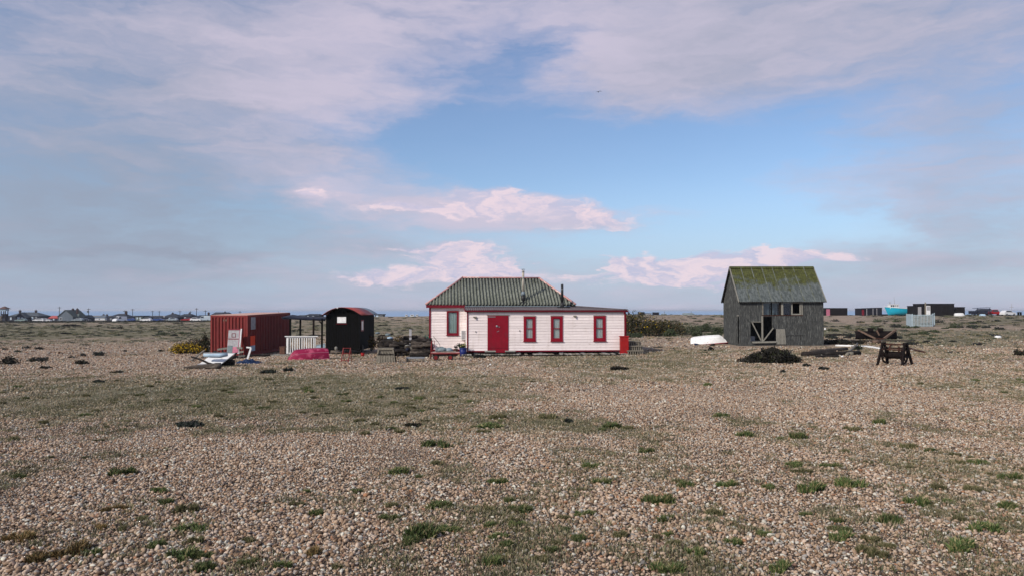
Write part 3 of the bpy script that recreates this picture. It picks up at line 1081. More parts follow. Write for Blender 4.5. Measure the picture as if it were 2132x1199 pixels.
rf = MB()
rf.add([(ex0, ey0, EZ - .05), (ex1, ey0, EZ - .05), (ex1, ey1, EZ - .05), (ex0, ey1, EZ - .05), (rx0, ry, RZ - .06), (rx1, ry, RZ - .06)],
       [(0, 1, 5, 4), (1, 2, 5), (2, 3, 4, 5), (3, 0, 4), (0, 3, 2, 1)])
main_roof = rf.build('main_roof', dark_wood, house)
roof_plane(main_roof, (ex0, ey0, EZ), (ex1, ey0, EZ), (rx1, ry, RZ), (rx0, ry, RZ), 0.985, 0.197, 0.062, roof_house)
roof_plane(main_roof, (ex1, ey0, EZ), (ex1, ey1, EZ), (ex1 - 1.9, ry, RZ), (ex1 - 1.9, ry, RZ), 1.2, 0.197, 0.032, roof_house)
roof_plane(main_roof, (ex1, ey1, EZ), (ex0, ey1, EZ), (rx0, ry, RZ), (rx1, ry, RZ), 0.985, 0.197, 0.032, roof_house)
roof_plane(main_roof, (ex0, ey1, EZ), (ex0, ey0, EZ), (rx0, ry, RZ), (rx0, ry, RZ), 1.2, 0.197, 0.032, roof_house)


def cap(a, b, name, mat, parent, w=0.11, lift=0.05):
    a, b = Vector(a) + Vector((0, 0, lift)), Vector(b) + Vector((0, 0, lift))
    m = MB()
    m.tube([a, a.lerp(b, .33), a.lerp(b, .66), b], w * 0.6, 7)
    return m.build(name, mat, parent, True)


cap((rx0 - .05, ry, RZ), (rx1 + .05, ry, RZ), 'ridge_cap', pink_cap, main_roof, .10, 0.055)
for (p, q2) in (((ex0 - .02, ey0, EZ), (rx0, ry, RZ)), ((ex1 + .02, ey0, EZ), (rx1, ry, RZ)), ((ex0, ey1, EZ), (rx0, ry, RZ)), ((ex1, ey1, EZ), (rx1, ry, RZ))):
    cap(p, q2, 'hip_cap', pink_cap, main_roof, .11)
m = MB(); m.tube([(rx0, ry, RZ + .05), (rx0, ry, RZ + .14)], [.035, .02], 6); m.build('finial', pink_cap, main_roof)

# lean-to roof round the front and the right-hand end
LZ0, LZ1 = WT + 0.085, 2.715
lr = MB()
lx1, ly0 = EXW + 0.12, -0.13
P_ = [(-0.12, ly0, LZ0), (lx1, ly0, LZ0), (ex1 - 0.15, MY - 0.01, LZ1), (-0.12, MY - 0.01, LZ1), (lx1, 6.35, LZ0), (ex1 - .15, 6.35, LZ1)]
lr.add([(p[0], p[1], p[2] - .02) for p in P_], [(0, 1, 2, 3), (1, 4, 5, 2)])
lr.add([(p[0], p[1], p[2] - .07) for p in P_], [(3, 2, 1, 0), (2, 5, 4, 1)])
lean_roof = lr.build('lean_to_roof', dark_wood, house)
roof_plane(lean_roof, P_[0], P_[1], P_[2], (-0.12, MY - 0.01, LZ1), 0.93, 0.125, 0.016, roof_lean)
roof_plane(lean_roof, P_[1], P_[4], (ex1 - .15, 6.35, LZ1), P_[2], 0.93, 0.125, 0.016, roof_lean)
cap(P_[1], P_[2], 'hip_cap', roof_lean, lean_roof, .07, 0.03)
m = MB(); m.beam((-0.06, MY - 0.22, LZ1 + .015), (ex1 - .3, MY - 0.22, LZ1 + .015), 0.10, 0.05); m.build('flashing', lead_blue, lean_roof)
m = MB(); m.prism([(ly0 - .01, LZ0 - .06), (ly0 - .01, LZ0 + .03), (MY - .03, LZ1 + .03), (MY - .03, LZ1 - .06)], -0.155, -0.125, 'x'); m.build('barge_board', red_trim, lean_roof)

# flues
fx, fz0 = hx_front(1090.5, 629, 1.65)
flue = MB()
fy = 1.95
flue.tube([(fx, fy, 2.95), (fx, fy, 3.45)], 0.13, 12)
flue_base = flue.build('flue_base', black_iron, house, True)
m = MB(); m.tube([(fx, fy, 3.40), (fx, fy, 3.62)], [0.16, 0.085], 12); m.build('flue_collar', lead_blue, flue_base, True)
m = MB(); m.tube([(fx, fy, 3.55), (fx, fy, 4.88)], 0.068, 12); fp = m.build('flue_pipe', flue_cream, house, True)
for zz in (4.40, 4.78):
    m = MB(); m.tube([(fx, fy, zz), (fx, fy, zz + .06)], 0.082, 12); m.build('flue_band', steel_grey, fp, True)
m = MB(); m.tube([(fx, fy, 4.95), (fx, fy, 4.975)], [0.15, 0.03], 12)
for a in range(3):
    m.tube([(fx + .06 * math.cos(a * 2.1), fy + .06 * math.sin(a * 2.1), 4.86), (fx + .06 * math.cos(a * 2.1), fy + .06 * math.sin(a * 2.1), 4.955)], 0.008, 5)
m.build('flue_cowl', steel_grey, fp, True)
m = MB(); m.box(fx - .17, fx + .17, fy - .28, fy + .20, 2.84, 2.99); m.build('flue_flashing', black_iron, flue_base)
f2x, _ = hx_front(1170.5, 640, 1.2)
fy2 = 1.2
m = MB(); m.box(f2x - .30, f2x + .42, fy2 - .34, fy2 + .28, 2.60, 2.70); fb2 = m.build('flue_flashing', black_iron, house)
m = MB(); m.tube([(f2x, fy2, 2.60), (f2x, fy2, 2.98)], [0.13, 0.10], 12); m.build('flue_base', black_iron, fb2, True)
m = MB(); m.tube([(f2x, fy2, 2.9), (f2x, fy2, 4.02)], 0.078, 12); fp2 = m.build('flue_pipe', black_iron, house, True)
m = MB(); m.tube([(f2x, fy2, 3.70), (f2x, fy2, 3.75)], 0.088, 12); m.build('flue_band', steel_grey, fp2, True)
m = MB(); m.tube([(f2x, fy2, 4.04), (f2x, fy2, 4.06)], [.11, .02], 12); m.tube([(f2x, fy2, 4.0), (f2x, fy2, 4.05)], .03, 6)
m.build('flue_cowl', steel_grey, fp2, True)


def sash_window(op, y, cur, split=True, frame=red_paint, fwid=0.13, open_right=False):
    a, b, z0, z1 = op
    w = MB()
    yo = y - 0.062
    w.box(a - .012, a + fwid, yo, y + 0.08, z0, z1)
    w.box(b - fwid, b + .012, yo, y + 0.08, z0, z1)
    w.box(a + fwid, b - fwid, yo, y + 0.08, z1 - fwid, z1)
    w.box(a + fwid, b - fwid, yo, y + 0.08, z0, z0 + fwid)
    win = w.build('window', frame, house)
    s = MB()
    ia, ib, iz0, iz1 = a + fwid, b - fwid, z0 + fwid, z1 - fwid
    mid = (iz0 + iz1) / 2
    for (xa, xb, za, zb) in ((ia, ia + .03, iz0, iz1), (ib - .03, ib, iz0, iz1), (ia + .03, ib - .03, iz0, iz0 + .035), (ia + .03, ib - .03, iz1 - .03, iz1)):
        s.box(xa, xb, y - 0.03, y + 0.02, za, zb)
    if split:
        s.box(ia + .03, ib - .03, y - 0.035, y + 0.02, mid - .022, mid + .022)
    s.build('sash', frame, win)
    parts = ((iz0 + .035, mid - .022), (mid + .022, iz1 - .03)) if split else ((iz0 + .035, iz1 - .03),)
    for (za, zb) in parts:
        g = MB(); g.box(ia + .03, ib - .03, y - 0.008, y - 0.002, za, zb); g.build('pane', glass, win)
    sl = MB(); sl.box(a - .04, b + .04, y - 0.10, y - 0.03, z0 - 0.045, z0 - 0.004); sl.build('sill', frame, win)
    dr = MB(); dr.box(a - .04, b + .04, y - 0.075, y - 0.01, z1 + .004, z1 + 0.028); dr.build('drip_board', shed_pale, win)
    c = MB()
    N = 28
    vs, fs = [], []
    xe = ib + 0.03 - (0.07 if open_right else 0.0)
    for i in range(N + 1):
        f = i / N
        x = ia - 0.03 + (xe - ia + .03) * f
        yy = y + 0.028 + 0.010 * math.sin(f * 31) + 0.004 * math.sin(f * 77)
        vs += [(x, yy, iz0 - .06), (x + 0.01 * math.sin(f * 9), yy + .01, iz1 + .06)]
    fs = [(2 * i, 2 * i + 2, 2 * i + 3, 2 * i + 1) for i in range(N)]
    c.add(vs, fs)
    c.build('curtain', cur, win, True)


sash_window(o_win[0], 0.0, curtain)
sash_window(o_win[1], 0.0, curtain, open_right=True)
sash_window(o_win[2], 0.0, curtain)
sash_window(o_mwin, MY, curtain_green, False, red_trim, 0.075)

# door
a, b, z0, z1 = o_door
d = MB()
d.box(a + .004, b - .004, -0.055, 0.02, z0 - .08, z1 - .01)
door = d.build('door', red_paint, house)
for (za, zb) in ((z0 + .02, z0 + .07), (z1 - .12, z1 - .07)):
    m = MB(); m.box(a + .02, a + .46, -0.068, -0.054, za, zb); m.build('strap_hinge', steel_grey if za > 1 else red_trim, door)
m = MB(); m.box(a + .02, b - .02, -0.066, -0.056, z0 + .17, z0 + .20); m.build('batten', red_trim, door)
hx, hz = hx_front(1034.5, 678.5, 0); m = MB(); m.tube([(hx, -0.056, hz), (hx, -0.085, hz)], [.065, .055], 12); m.build('knocker', steel_grey, door, True)
hx2, hz2 = hx_front(1039, 680, 0); m = MB(); m.tube([(hx2, -0.056, hz2), (hx2, -0.10, hz2)], [.025, .03], 8); m.build('knob', steel_grey, door, True)
hx3, hz3 = hx_front(1036.5, 689, 0); m = MB(); m.beam((hx3 - .06, -0.062, hz3 - .03), (hx3 + .06, -0.062, hz3 + .03), .02, .03); m.build('handle', steel_grey, door)
m = MB(); m.box(a - .05, b + .05, -0.075, -0.002, z1 - .008, z1 + .03); m.build('drip_board', shed_pale, door)
# wall lights and small vents
for (px, row) in ((988.5, 659.5), (1196.5, 657.5)):
    x, z = hx_front(px, row, 0)
    m = MB(); m.box(x - .09, x + .09, -0.10, -0.028, z - .02, z + .035); m.tube([(x + .03, -0.07, z - .02), (x + .03, -0.10, z - .09)], [.035, .05], 8)
    m.build('wall_light', grey_wood, house)
for (px, row) in ((990.5, 690), (1092 - 10, 688)):
    x, z = hx_front(px, row, 0)
    m = MB(); m.box(x - .02, x + .02, -0.055, -0.02, z - .035, z + .035); m.build('vent', black_iron, house)
x, z = hx_front(966, 696.5, MY)
m = MB(); m.box(x - .17, x + .17, MY - 0.20, MY - 0.036, z - .28, z + .28); mc = m.build('meter_cabinet', white_plain, house)
m = MB(); m.box(x - .15, x + .15, MY - 0.207, MY - 0.201, z - .25, z + .25); m.build('cabinet_door', grey_panel, mc)

# slatted boardwalk along the foot of the front wall
bw = thing('boardwalk', 'low weathered slatted boardwalk along the foot of the cottage front', 'boardwalk', (HX0, 43.0, HB), HROT)
for yy in (-0.66, -0.12):
    m = MB(); m.box(-0.35, 9.25, yy - .04, yy + .04, -0.30, -0.055); m.build('joist', dark_wood, bw)
x = -0.35
while x < 9.2:
    w = rng.uniform(.10, .15)
    if rng.random() < 0.80:
        m = MB()
        sk = rng.uniform(-.03, .03)
        m.add([(x, -0.74 + rng.uniform(-.05, .03), -0.054), (x + w, -0.74 + rng.uniform(-.05, .03), -0.054), (x + w + sk, -0.06, -0.054), (x + sk, -0.06, -0.054)], [(0, 1, 2, 3)])
        v = list(m.v)
        m.add([(p[0], p[1], p[2] + .045) for p in v], [(3, 2, 1, 0)][::-1])
        m.f = [(0, 3, 2, 1), (4, 5, 6, 7), (0, 1, 5, 4), (1, 2, 6, 5), (2, 3, 7, 6), (3, 0, 4, 7)]
        m.build('plank', stone_m if rng.random() < .5 else grey_wood, bw)
    x += w + rng.uniform(.02, .06)
# two stone door steps
for (pa, pb, lab) in ((1010, 1031, 'dark stone block at the hinge side of the crimson door'), (1052.5, 1072, 'dark stone block beside the crimson door, under its free edge')):
    xa, _ = hx_front(pa, 730, -0.35); xb, _ = hx_front(pb, 730, -0.35)
    t_ = thing('stone_block', lab, 'stone', (0, 0, 0))
    t_.location = house.location; t_.rotation_euler = house.rotation_euler
    m = MB(); m.box(xa, xb, -0.5, -0.2, -0.008, 0.12); m.build('block', dark_wood, t_)
    m = MB(); m.box(xa - .02, xb + .02, -0.52, -0.18, 0.121, 0.175); m.build('top_slab', stone_m, t_)


# ================================================================== leaf and grass builders
def leaf_cloud(n, blobs, size, seed, flat=0.0, up=0.0):
    """n leaf faces spread through ellipsoid blobs (cx, cy, cz, rx, ry, rz), denser near the skin"""
    r = np.random.default_rng(seed)
    vol = np.array([b[3] * b[4] * b[5] for b in blobs]) ** 0.7
    which = r.choice(len(blobs), n, p=vol / vol.sum())
    B = np.array(blobs)[which]
    d = r.normal(size=(n, 3)); d /= np.linalg.norm(d, axis=1)[:, None]
    rad = r.random(n) ** 0.45
    lump = 1 + 0.22 * np.sin(d[:, 0] * 5 + B[:, 0] * 7) * np.sin(d[:, 1] * 6 + B[:, 1] * 5 + 1)
    c = B[:, :3] + d * B[:, 3:] * (rad * lump)[:, None]
    c[:, 2] = np.maximum(c[:, 2], 0.01)
    a = r.normal(size=(n, 3)); a[:, 2] = a[:, 2] * (1 - flat) + up
    a /= np.linalg.norm(a, axis=1)[:, None]
    b = np.cross(a, r.normal(size=(n, 3))); b /= np.linalg.norm(b, axis=1)[:, None]
    s = size * r.uniform(.6, 1.4, n)
    v = np.stack([c - a * s[:, None], c + b * (s * .42)[:, None], c + a * s[:, None], c - b * (s * .42)[:, None]], 1).reshape(-1, 3)
    f = np.arange(4 * n).reshape(n, 4)
    return v, f


def bush(name, label, cat, px, row, wpx, hpx, mat, n=1400, leaf=0.05, seed=1, flowers=None, nf=0, group=None, blobs=None, Y=None, deep=0.8, up=0.3):
    p = gp(px, Y) if Y else hit(px, row)
    k = p.y / F
    w, h = wpx * k, hpx * k
    t_ = thing(name, label, cat, (p.x, p.y, p.z + (0.015 if p.y < 50 else -0.02)), 0.0, group)
    r = random.Random(seed)
    if blobs is None:
        blobs = []
        for i in range(6):
            x = r.uniform(-.36, .36) * w
            hh = h * r.uniform(.45, .85) * (1 - 0.8 * abs(x / w))
            blobs.append((x, r.uniform(-.25, .25) * w * deep, hh * .45, w * r.uniform(.13, .22), w * deep * r.uniform(.13, .22), hh * .62))
        blobs.append((0, 0, h * .22, w * .40, w * .38 * deep, h * .35))
    else:
        blobs = [(b[0] * w, b[1] * w, b[2] * h, b[3] * w, b[4] * w, b[5] * h) for b in blobs]
    v, f = leaf_cloud(n, blobs, leaf, seed, up=up)
    raw_mesh('foliage', v, f, mat, t_)
    if flowers:
        v, f = leaf_cloud(nf, [(b[0], b[1] - .04, b[2] + .04, b[3] * 1.06, b[4] * 1.06, b[5] * 1.05) for b in blobs], leaf * .8, seed + 1)
        raw_mesh('flowers', v, f, flowers, t_)
    st = MB()
    for i in range(7):
        b = blobs[r.randrange(len(blobs))]
        st.tube([(b[0] * .3, b[1] * .3, -0.05), (b[0] * .7, b[1] * .7, b[2] * .5), (b[0] + r.uniform(-.3, .3) * b[3], b[1], b[2] + b[5] * .7)], [0.02 + .01 * h, .014 + .005 * h, .005], 5)
    st.build('stems', stem_m, t_)
    return t_


def tuft_mesh(seed, n, rad, hgt, mat, wide=1.0):
    r = np.random.default_rng(seed)
    kc = 6
    cx = r.uniform(-.75, .75, kc) * rad * wide
    cy = r.uniform(-.6, .6, kc) * rad
    cr = r.uniform(.22, .6, kc) * rad
    w = r.integers(0, kc, n)
    ang = r.uniform(0, 6.28, n)
    ro = cr[w] * np.sqrt(r.random(n)) * r.uniform(.7, 1.3, n)
    x0, y0 = cx[w] + ro * np.cos(ang), cy[w] + ro * np.sin(ang)
    rr = np.minimum(ro / cr[w], 1.0) * rad
    ha = r.uniform(.45, 1.0, n) * hgt * (1.05 - 0.6 * rr / rad)
    lean = r.normal(0, .45, (n, 2)) + 0.5 * np.stack([np.cos(ang), np.sin(ang)], -1) * (rr / rad)[:, None]
    bw = r.uniform(.0028, .0058, n) * (hgt / 0.07)
    t = r.uniform(0, 6.28, n)
    sx, sy = np.cos(t) * bw, np.sin(t) * bw
    z = np.zeros(n)
    v = np.stack([np.stack([x0 - sx, y0 - sy, z - .01], -1), np.stack([x0 + sx, y0 + sy, z - .01], -1),
                  np.stack([x0 + lean[:, 0] * ha * .4 + sx * .8, y0 + lean[:, 1] * ha * .4 + sy * .8, ha * .6], -1),
                  np.stack([x0 + lean[:, 0] * ha * .4 - sx * .8, y0 + lean[:, 1] * ha * .4 - sy * .8, ha * .6], -1),
                  np.stack([x0 + lean[:, 0] * ha, y0 + lean[:, 1] * ha, ha], -1)], 1).reshape(-1, 3)
    b = np.arange(n)[:, None] * 5
    f = np.concatenate([b + np.array([[0, 1, 2]]), b + np.array([[0, 2, 3]]), b + np.array([[3, 2, 4]])])
    return v, f


# ================================================================== red shipping container
def build_container():
    p = hit(517, 741)
    d = pix_dir(517, 741)
    Y = 46.0
    x = (517 - CX) / F * Y
    zb = at(517, 741, Y).z
    rz = -R(8.0)
    t_ = thing('shipping_container', 'rusty red corrugated shipping container beside the black hut', 'container', (x, Y, zb), rz)
    t_.rotation_euler = (R(1.4), 0, rz)
    Wd, L, H = 2.46, 6.06, 2.52
    fr = MB()
    for (xx) in (-Wd, -0.12):
        for yy in (0, L - .12):
            fr.box(xx, xx + .12, yy, yy + .12, 0, H)
    for zz in (0.0, H - .12):
        for yy in (0.01, L - .11):
            fr.box(-Wd + .12, -.12, yy, yy + .10, zz + (0.0 if zz else .0), zz + (.14 if zz == 0 else .12))
        for xx in (-Wd + .01, -.11):
            fr.box(xx, xx + .10, .12, L - .12, zz, zz + (.14 if zz == 0 else .12))
    fr.build('frame', container_red, t_)

    def wave(a, b, n_out, name, pitch):
        a, b, n_out = Vector(a), Vector(b), Vector(n_out)
        Lw = (b - a).length
        u = (b - a).normalized()
        vs, fs = [], []
        s = 0
        prof = [(0, 0), (.30, 0), (.42, 1), (.88, 1), (1, 0)]
        pts = []
        while s < Lw - pitch * .5:
            for (f, h) in prof[:-1]:
                if s + f * pitch < Lw:
                    pts.append((s + f * pitch, h))
            s += pitch
        pts.append((Lw, 0))
        for (q_, h) in pts:
            pp = a + u * q_ + n_out * (0.055 * h)
            vs += [tuple(pp) , (pp.x, pp.y, H - .12)]
        fs = [(2 * i, 2 * i + 2, 2 * i + 3, 2 * i + 1) for i in range(len(pts) - 1)]
        m = MB(); m.add(vs, fs)
        m.build(name, container_red, t_)
    wave((-Wd + .12, .07, .14), (-.12, .07, .14), (0, -1, 0), 'end_wall', .222)
    wave((-.07, .12, .14), (-.07, L - .12, .14), (1, 0, 0), 'side_wall', .222)
    wave((-.12, L - .07, .14), (-Wd + .12, L - .07, .14), (0, 1, 0), 'end_wall', .222)
    wave((-Wd + .07, L - .12, .14), (-Wd + .07, .12, .14), (-1, 0, 0), 'side_wall', .222)
    m = MB()
    for i in range(20):
        y0 = .02 + i * (L - .04) / 20
        m.box(-Wd + .02, -.02, y0, y0 + (L - .04) / 20 * .62, H - .03, H + .022)
        m.box(-Wd + .02, -.02, y0 + (L - .04) / 20 * .62, y0 + (L - .04) / 20, H - .03, H + .008)
    m.build('roof', container_roof, t_)
    m = MB(); m.box(-Wd + .12, -.12, .12, L - .12, .02, .13); m.build('floor', dark_wood, t_)
    for (ya, za, zb_, mt, nm) in ((.42, 1.62, 2.38, grey_panel, 'notice_strip'), (.36, .62, 1.22, orange_red, 'notice_strip'), (.36, .28, .615, pale_blue, 'notice_strip')):
        m = MB(); m.box(-.012, -.004, ya, ya + .60, za, zb_); m.build(nm, mt, t_)
    for (xa) in (-1.62, -1.46):
        m = MB(); m.box(xa, xa + .07, .003, .009, 2.16, 2.28); m.build('painted_mark', rust_light, t_)
    return t_


container = build_container()


# ================================================================== black hut with barrel roof
def build_hut():
    Y = 46.0
    x0 = (679 - CX) / F * Y
    x1 = (748 - CX) / F * Y
    w = x1 - x0
    L = 4.9
    zb = -0.02
    gz = G((x0 + x1) / 2, Y + 1)
    t_ = thing('barrel_roof_hut', 'black tarred hut on wheels with curved red roof', 'hut', (x0, Y, gz), 0)
    z0, z1 = 0.30, at(700, 654.5, Y).z - gz
    rise = 0.47
    ov = 0.10

    def arc(f, lift=0.0, o=0.16):
        xx = -o + (w + 2 * o) * f
        return xx, z1 - 0.05 + lift + rise * (1 - (2 * f - 1) ** 2)
    n = 18
    # body: end walls follow the arch
    m = MB()
    prof = [(0, z0), (w, z0)] + [arc(1 - i / n, -0.03, 0.0) for i in range(n + 1)]
    hole = None
    m.prism(prof, 0.0, 0.05)
    m.prism(prof, L - .05, L)
    m.box(0, .05, .05, L - .05, z0, z1 - .04)
    m.box(w - .05, w, .05, L - .05, z0, z1 - .04)
    m.box(.05, w - .05, .05, L - .05, z0, z0 + .08)
    body = m.build('body', black_tar, t_)
    # vertical boards on the front and the side that shows
    nb = 14
    for i in range(nb):
        xa, xb = w * i / nb + .004, w * (i + 1) / nb - .004
        f = (xa + xb) / 2 / w
        zt = z1 - .09 + rise * (1 - (2 * f - 1) ** 2)
        b = MB(); b.box(xa, xb, -.022 - rng.uniform(0, .006), -.001, z0 - .05, zt); b.build('board', black_tar, body)
    for i in range(30):
        ya, yb = L * i / 30 + .004, L * (i + 1) / 30 - .004
        b = MB(); b.box(w + .001, w + .022 + rng.uniform(0, .006), ya, yb, z0 - .05, z1 - .07); b.build('board', black_tar, body)
    m = MB(); m.box(w - .02, w + .06, -.06, .02, z0 - .1, z1 - .10); m.build('corner_post', black_tar, t_)
    # roof: red sheet with a grey rear edge
    for (ya, yb, mt, nm) in ((-.30, 3.9, hut_roof_red, 'roof_sheet'), (3.88, L + .75, lead_blue, 'roof_sheet')):
        r_ = MB()
        ny = 26
        vs, fs = [], []
        for j in range(2):
            for i in range(n + 1):
                xx, zz = arc(i / n, 0.02 if mt is hut_roof_red else 0.012)
                vs.append((xx, ya if j == 0 else yb, zz))
        fs = [(i, i + 1, n + 2 + i, n + 1 + i) for i in range(n)]
        r_.add(vs, fs)
        o = r_.build(nm, mt, t_, True)
        s = o.modifiers.new('thickness', 'SOLIDIFY'); s.thickness = .025; s.offset = 1
    m = MB()
    for i in range(n):
        a_, b_ = arc(i / n, -.012), arc((i + 1) / n, -.012)
        m.beam((a_[0], -.28, a_[1]), (b_[0], -.28, b_[1]), .05, .06)
    m.build('roof_edge', black_tar, t_)
    # scalloped hem of the roof sheet on the side
    # windows
    xa, za = at(702, 671.5, Y).x - x0, at(702, 671.5, Y).z - gz
    xb, zb2 = at(721, 658.8, Y).x - x0, at(721, 658.8, Y).z - gz
    m = MB()
    for (q0, q1, r0, r1) in ((xa - .05, xa, za - .05, zb2 + .05), (xb, xb + .05, za - .05, zb2 + .05), (xa, xb, zb2, zb2 + .05), (xa, xb, za - .05, za)):
        m.box(q0, q1, -.06, -.022, r0, r1)
    wn_ = m.build('window', black_tar, t_)
    m = MB(); m.box(xa, xb, -.046, -.034, za, zb2); m.build('white_blind', white_plain, wn_)
    m = MB(); m.box(xa - .06, xb + .06, -.085, -.061, za - .075, za - .045); m.build('sill', red_trim, wn_)
    m = MB()
    m.box(w + .03, w + .055, .42, .50, 1.42, 2.12); m.box(w + .03, w + .055, 1.10, 1.18, 1.42, 2.12); m.box(w + .03, w + .055, .50, 1.10, 2.04, 2.12); m.box(w + .03, w + .055, .50, 1.10, 1.42, 1.5)
    wn2 = m.build('window', red_trim, t_)
    m = MB(); m.box(w + .034, w + .044, .50, 1.10, 1.50, 2.04); m.build('white_blind', white_plain, wn2)
    kx, kz = at(703, 640.5, Y - .3).x - x0, at(703, 640.5, Y - .3).z - gz
    m = MB(); m.tube([(kx, -.33, kz - .04), (kx, -.37, kz), (kx, -.33, kz + .04)], [.03, .06, .03], 8); m.build('lamp', white_plain, t_, True)
    # running gear
    for yy in (.9, L - .9):
        ax = MB(); ax.tube([(-.06, yy, .28), (w + .06, yy, .28)], .035, 8); ax.build('axle', black_iron, t_)
        for xx in (-.02, w + .02):
            q_ = MB()
            q_.tube([(xx - .04, yy, .28), (xx + .04, yy, .28)], .28, 18)
            wh = q_.build('wheel', black_iron, t_)
    return t_


hut = build_hut()


# ================================================================== canopy between container and hut
def build_canopy():
    Y = 47.2
    p0 = gp(635, Y)
    t_ = thing('canopy', 'dark sagging canopy on posts between the container and the black hut', 'canopy', p0, 0)
    z = lambda r: at(635, r, Y).z - p0.z
    X = lambda px: (px - CX) / F * Y - p0.x
    m = MB()
    n = 14
    vs = []
    for i in range(n + 1):
        f = i / n
        px = 591 + (680 - 591) * f
        zz = z(658 + 4.5 * f ** .6) - 0.05 * math.sin(f * math.pi) + .012 * math.sin(f * 17)
        vs += [(X(px), -.5, zz - .03), (X(px), 1.9, zz + .10)]
    m.add(vs, [(2 * i, 2 * i + 2, 2 * i + 3, 2 * i + 1) for i in range(n)])
    o = m.build('sheet', navy, t_, True)
    s = o.modifiers.new('thickness', 'SOLIDIFY'); s.thickness = .03
    m = MB(); m.beam((X(592), -.42, z(661.5)), (X(681), -.42, z(665.5)), .06, .11); m.build('beam', navy, t_)
    for (px, yy, mt) in ((609, -.42, black_tar), (657, -.42, rust_dark), (674.5, -.42, black_tar), (609, 1.8, black_tar), (670, 1.8, black_tar)):
        m = MB(); m.box(X(px) - .05, X(px) + .05, yy - .05, yy + .05, -.15, z(662)); m.build('post', mt, t_)
    m = MB(); m.beam((X(674.5), -.42, z(676)), (X(669), -.42, z(666)), .05, .05); m.build('brace', black_tar, t_)
    return t_


build_canopy()


def picket_fence(name, label, px0, px1, rtop, Y0, n, mat, parent=None, Y1=None, hgt=None, pw=0.07, group=None, rails=(.12, .85), back=False):
    a = gp(px0, Y0)
    Y1 = Y1 or Y0
    b = gp(px1, Y1)
    h = hgt or at(px0, rtop, Y0).z - a.z
    t_ = thing(name, label, 'fence', a, 0, group)
    d = b - a
    L = math.hypot(d.x, d.y)
    u = Vector((d.x / L, d.y / L, 0))
    nrm = Vector((u.y, -u.x, 0))
    for i in range(n):
        f = (i + .5) / n
        c = d * f
        m = MB()
        m.beam((c.x, c.y, c.z - .06), (c.x, c.y, c.z + h * rng.uniform(.97, 1.0)), pw, .02, up=(nrm.x, nrm.y, 0))
        m.build('picket', mat, t_)
    for rr in rails:
        m = MB()
        o = nrm * -.03
        m.beam(o + Vector((0, 0, h * rr)), o + d + Vector((0, 0, h * rr)), .03, .07)
        m.build('rail', mat, t_)
    for e in (Vector((0, 0, 0)), d):
        m = MB(); q_ = e + nrm * -.06
        m.box(q_.x - .04, q_.x + .04, q_.y - .04, q_.y + .04, q_.z - .2, q_.z + h * 1.02); m.build('post', mat, t_)
    return t_


rail_f = picket_fence('picket_railing', 'white picket railing under the canopy beside the container', 598, 656, 701, 46.4, 12, white_plain, rails=(.10, .97), pw=.055)
m = MB()
a_ = gp(597, 46.35)
m.box(-.12, 1.95, -.06, .06, at(597, 700.5, 46.4).z - a_.z, at(597, 699, 46.4).z - a_.z + .01)
o = m.build('top_rail', white_plain, rail_f)

# pale-blue board behind the railing, leaning by the hut
p = gp(667, 47.6)
t_ = thing('leaning_board', 'pale blue board standing beside the black hut under the canopy', 'board', p)
m = MB(); m.add([(-.28, 0, -.05), (.26, .12, -.05), (.26, .25, .62), (-.28, .15, .5), (-.28, .03, -.05), (.26, .15, -.05), (.26, .28, .62), (-.28, .18, .5)],
                [(0, 1, 2, 3), (7, 6, 5, 4), (0, 4, 5, 1), (1, 5, 6, 2), (2, 6, 7, 3), (3, 7, 4, 0)])
m.build('panel', pale_blue, t_)
m = MB(); m.beam((-.3, .145, .52), (.28, .25, .64), .06, .03); m.build('top_edge', white_plain, t_)
# brown board and pale flat sheet by the container
p = gp(590, 45.6)
t_ = thing('brown_chest', 'small brown chest standing at the end of the white railing', 'chest', p)
m = MB(); m.box(-.15, .15, -.18, .18, -.05, .50); m.build('body', brown_box, t_)
m = MB(); m.box(-.17, .17, -.2, .2, .502, .55); m.build('lid', brown_box, t_)
p = hit(584, 740)
t_ = thing('flat_sheet', 'pale grey sheet lying flat on shingle beside the container', 'sheet', (p.x, p.y, p.z + .0))
for i in range(4):
    m = MB()
    m.add([(-.62 + i * .32, -.15, .05), (-.62 + i * .32 + .31, -.15, .05), (-.40 + i * .32 + .31, .75, .09), (-.40 + i * .32, .75, .09)], [(0, 1, 2, 3)])
    m.add([(q_[0], q_[1], q_[2] - .14) for q_ in m.v], [(3, 2, 1, 0)])
    m.f += [(0, 4, 5, 1), (1, 5, 6, 2), (2, 6, 7, 3), (3, 7, 4, 0)]
    m.build('plank', shed_pale, t_)


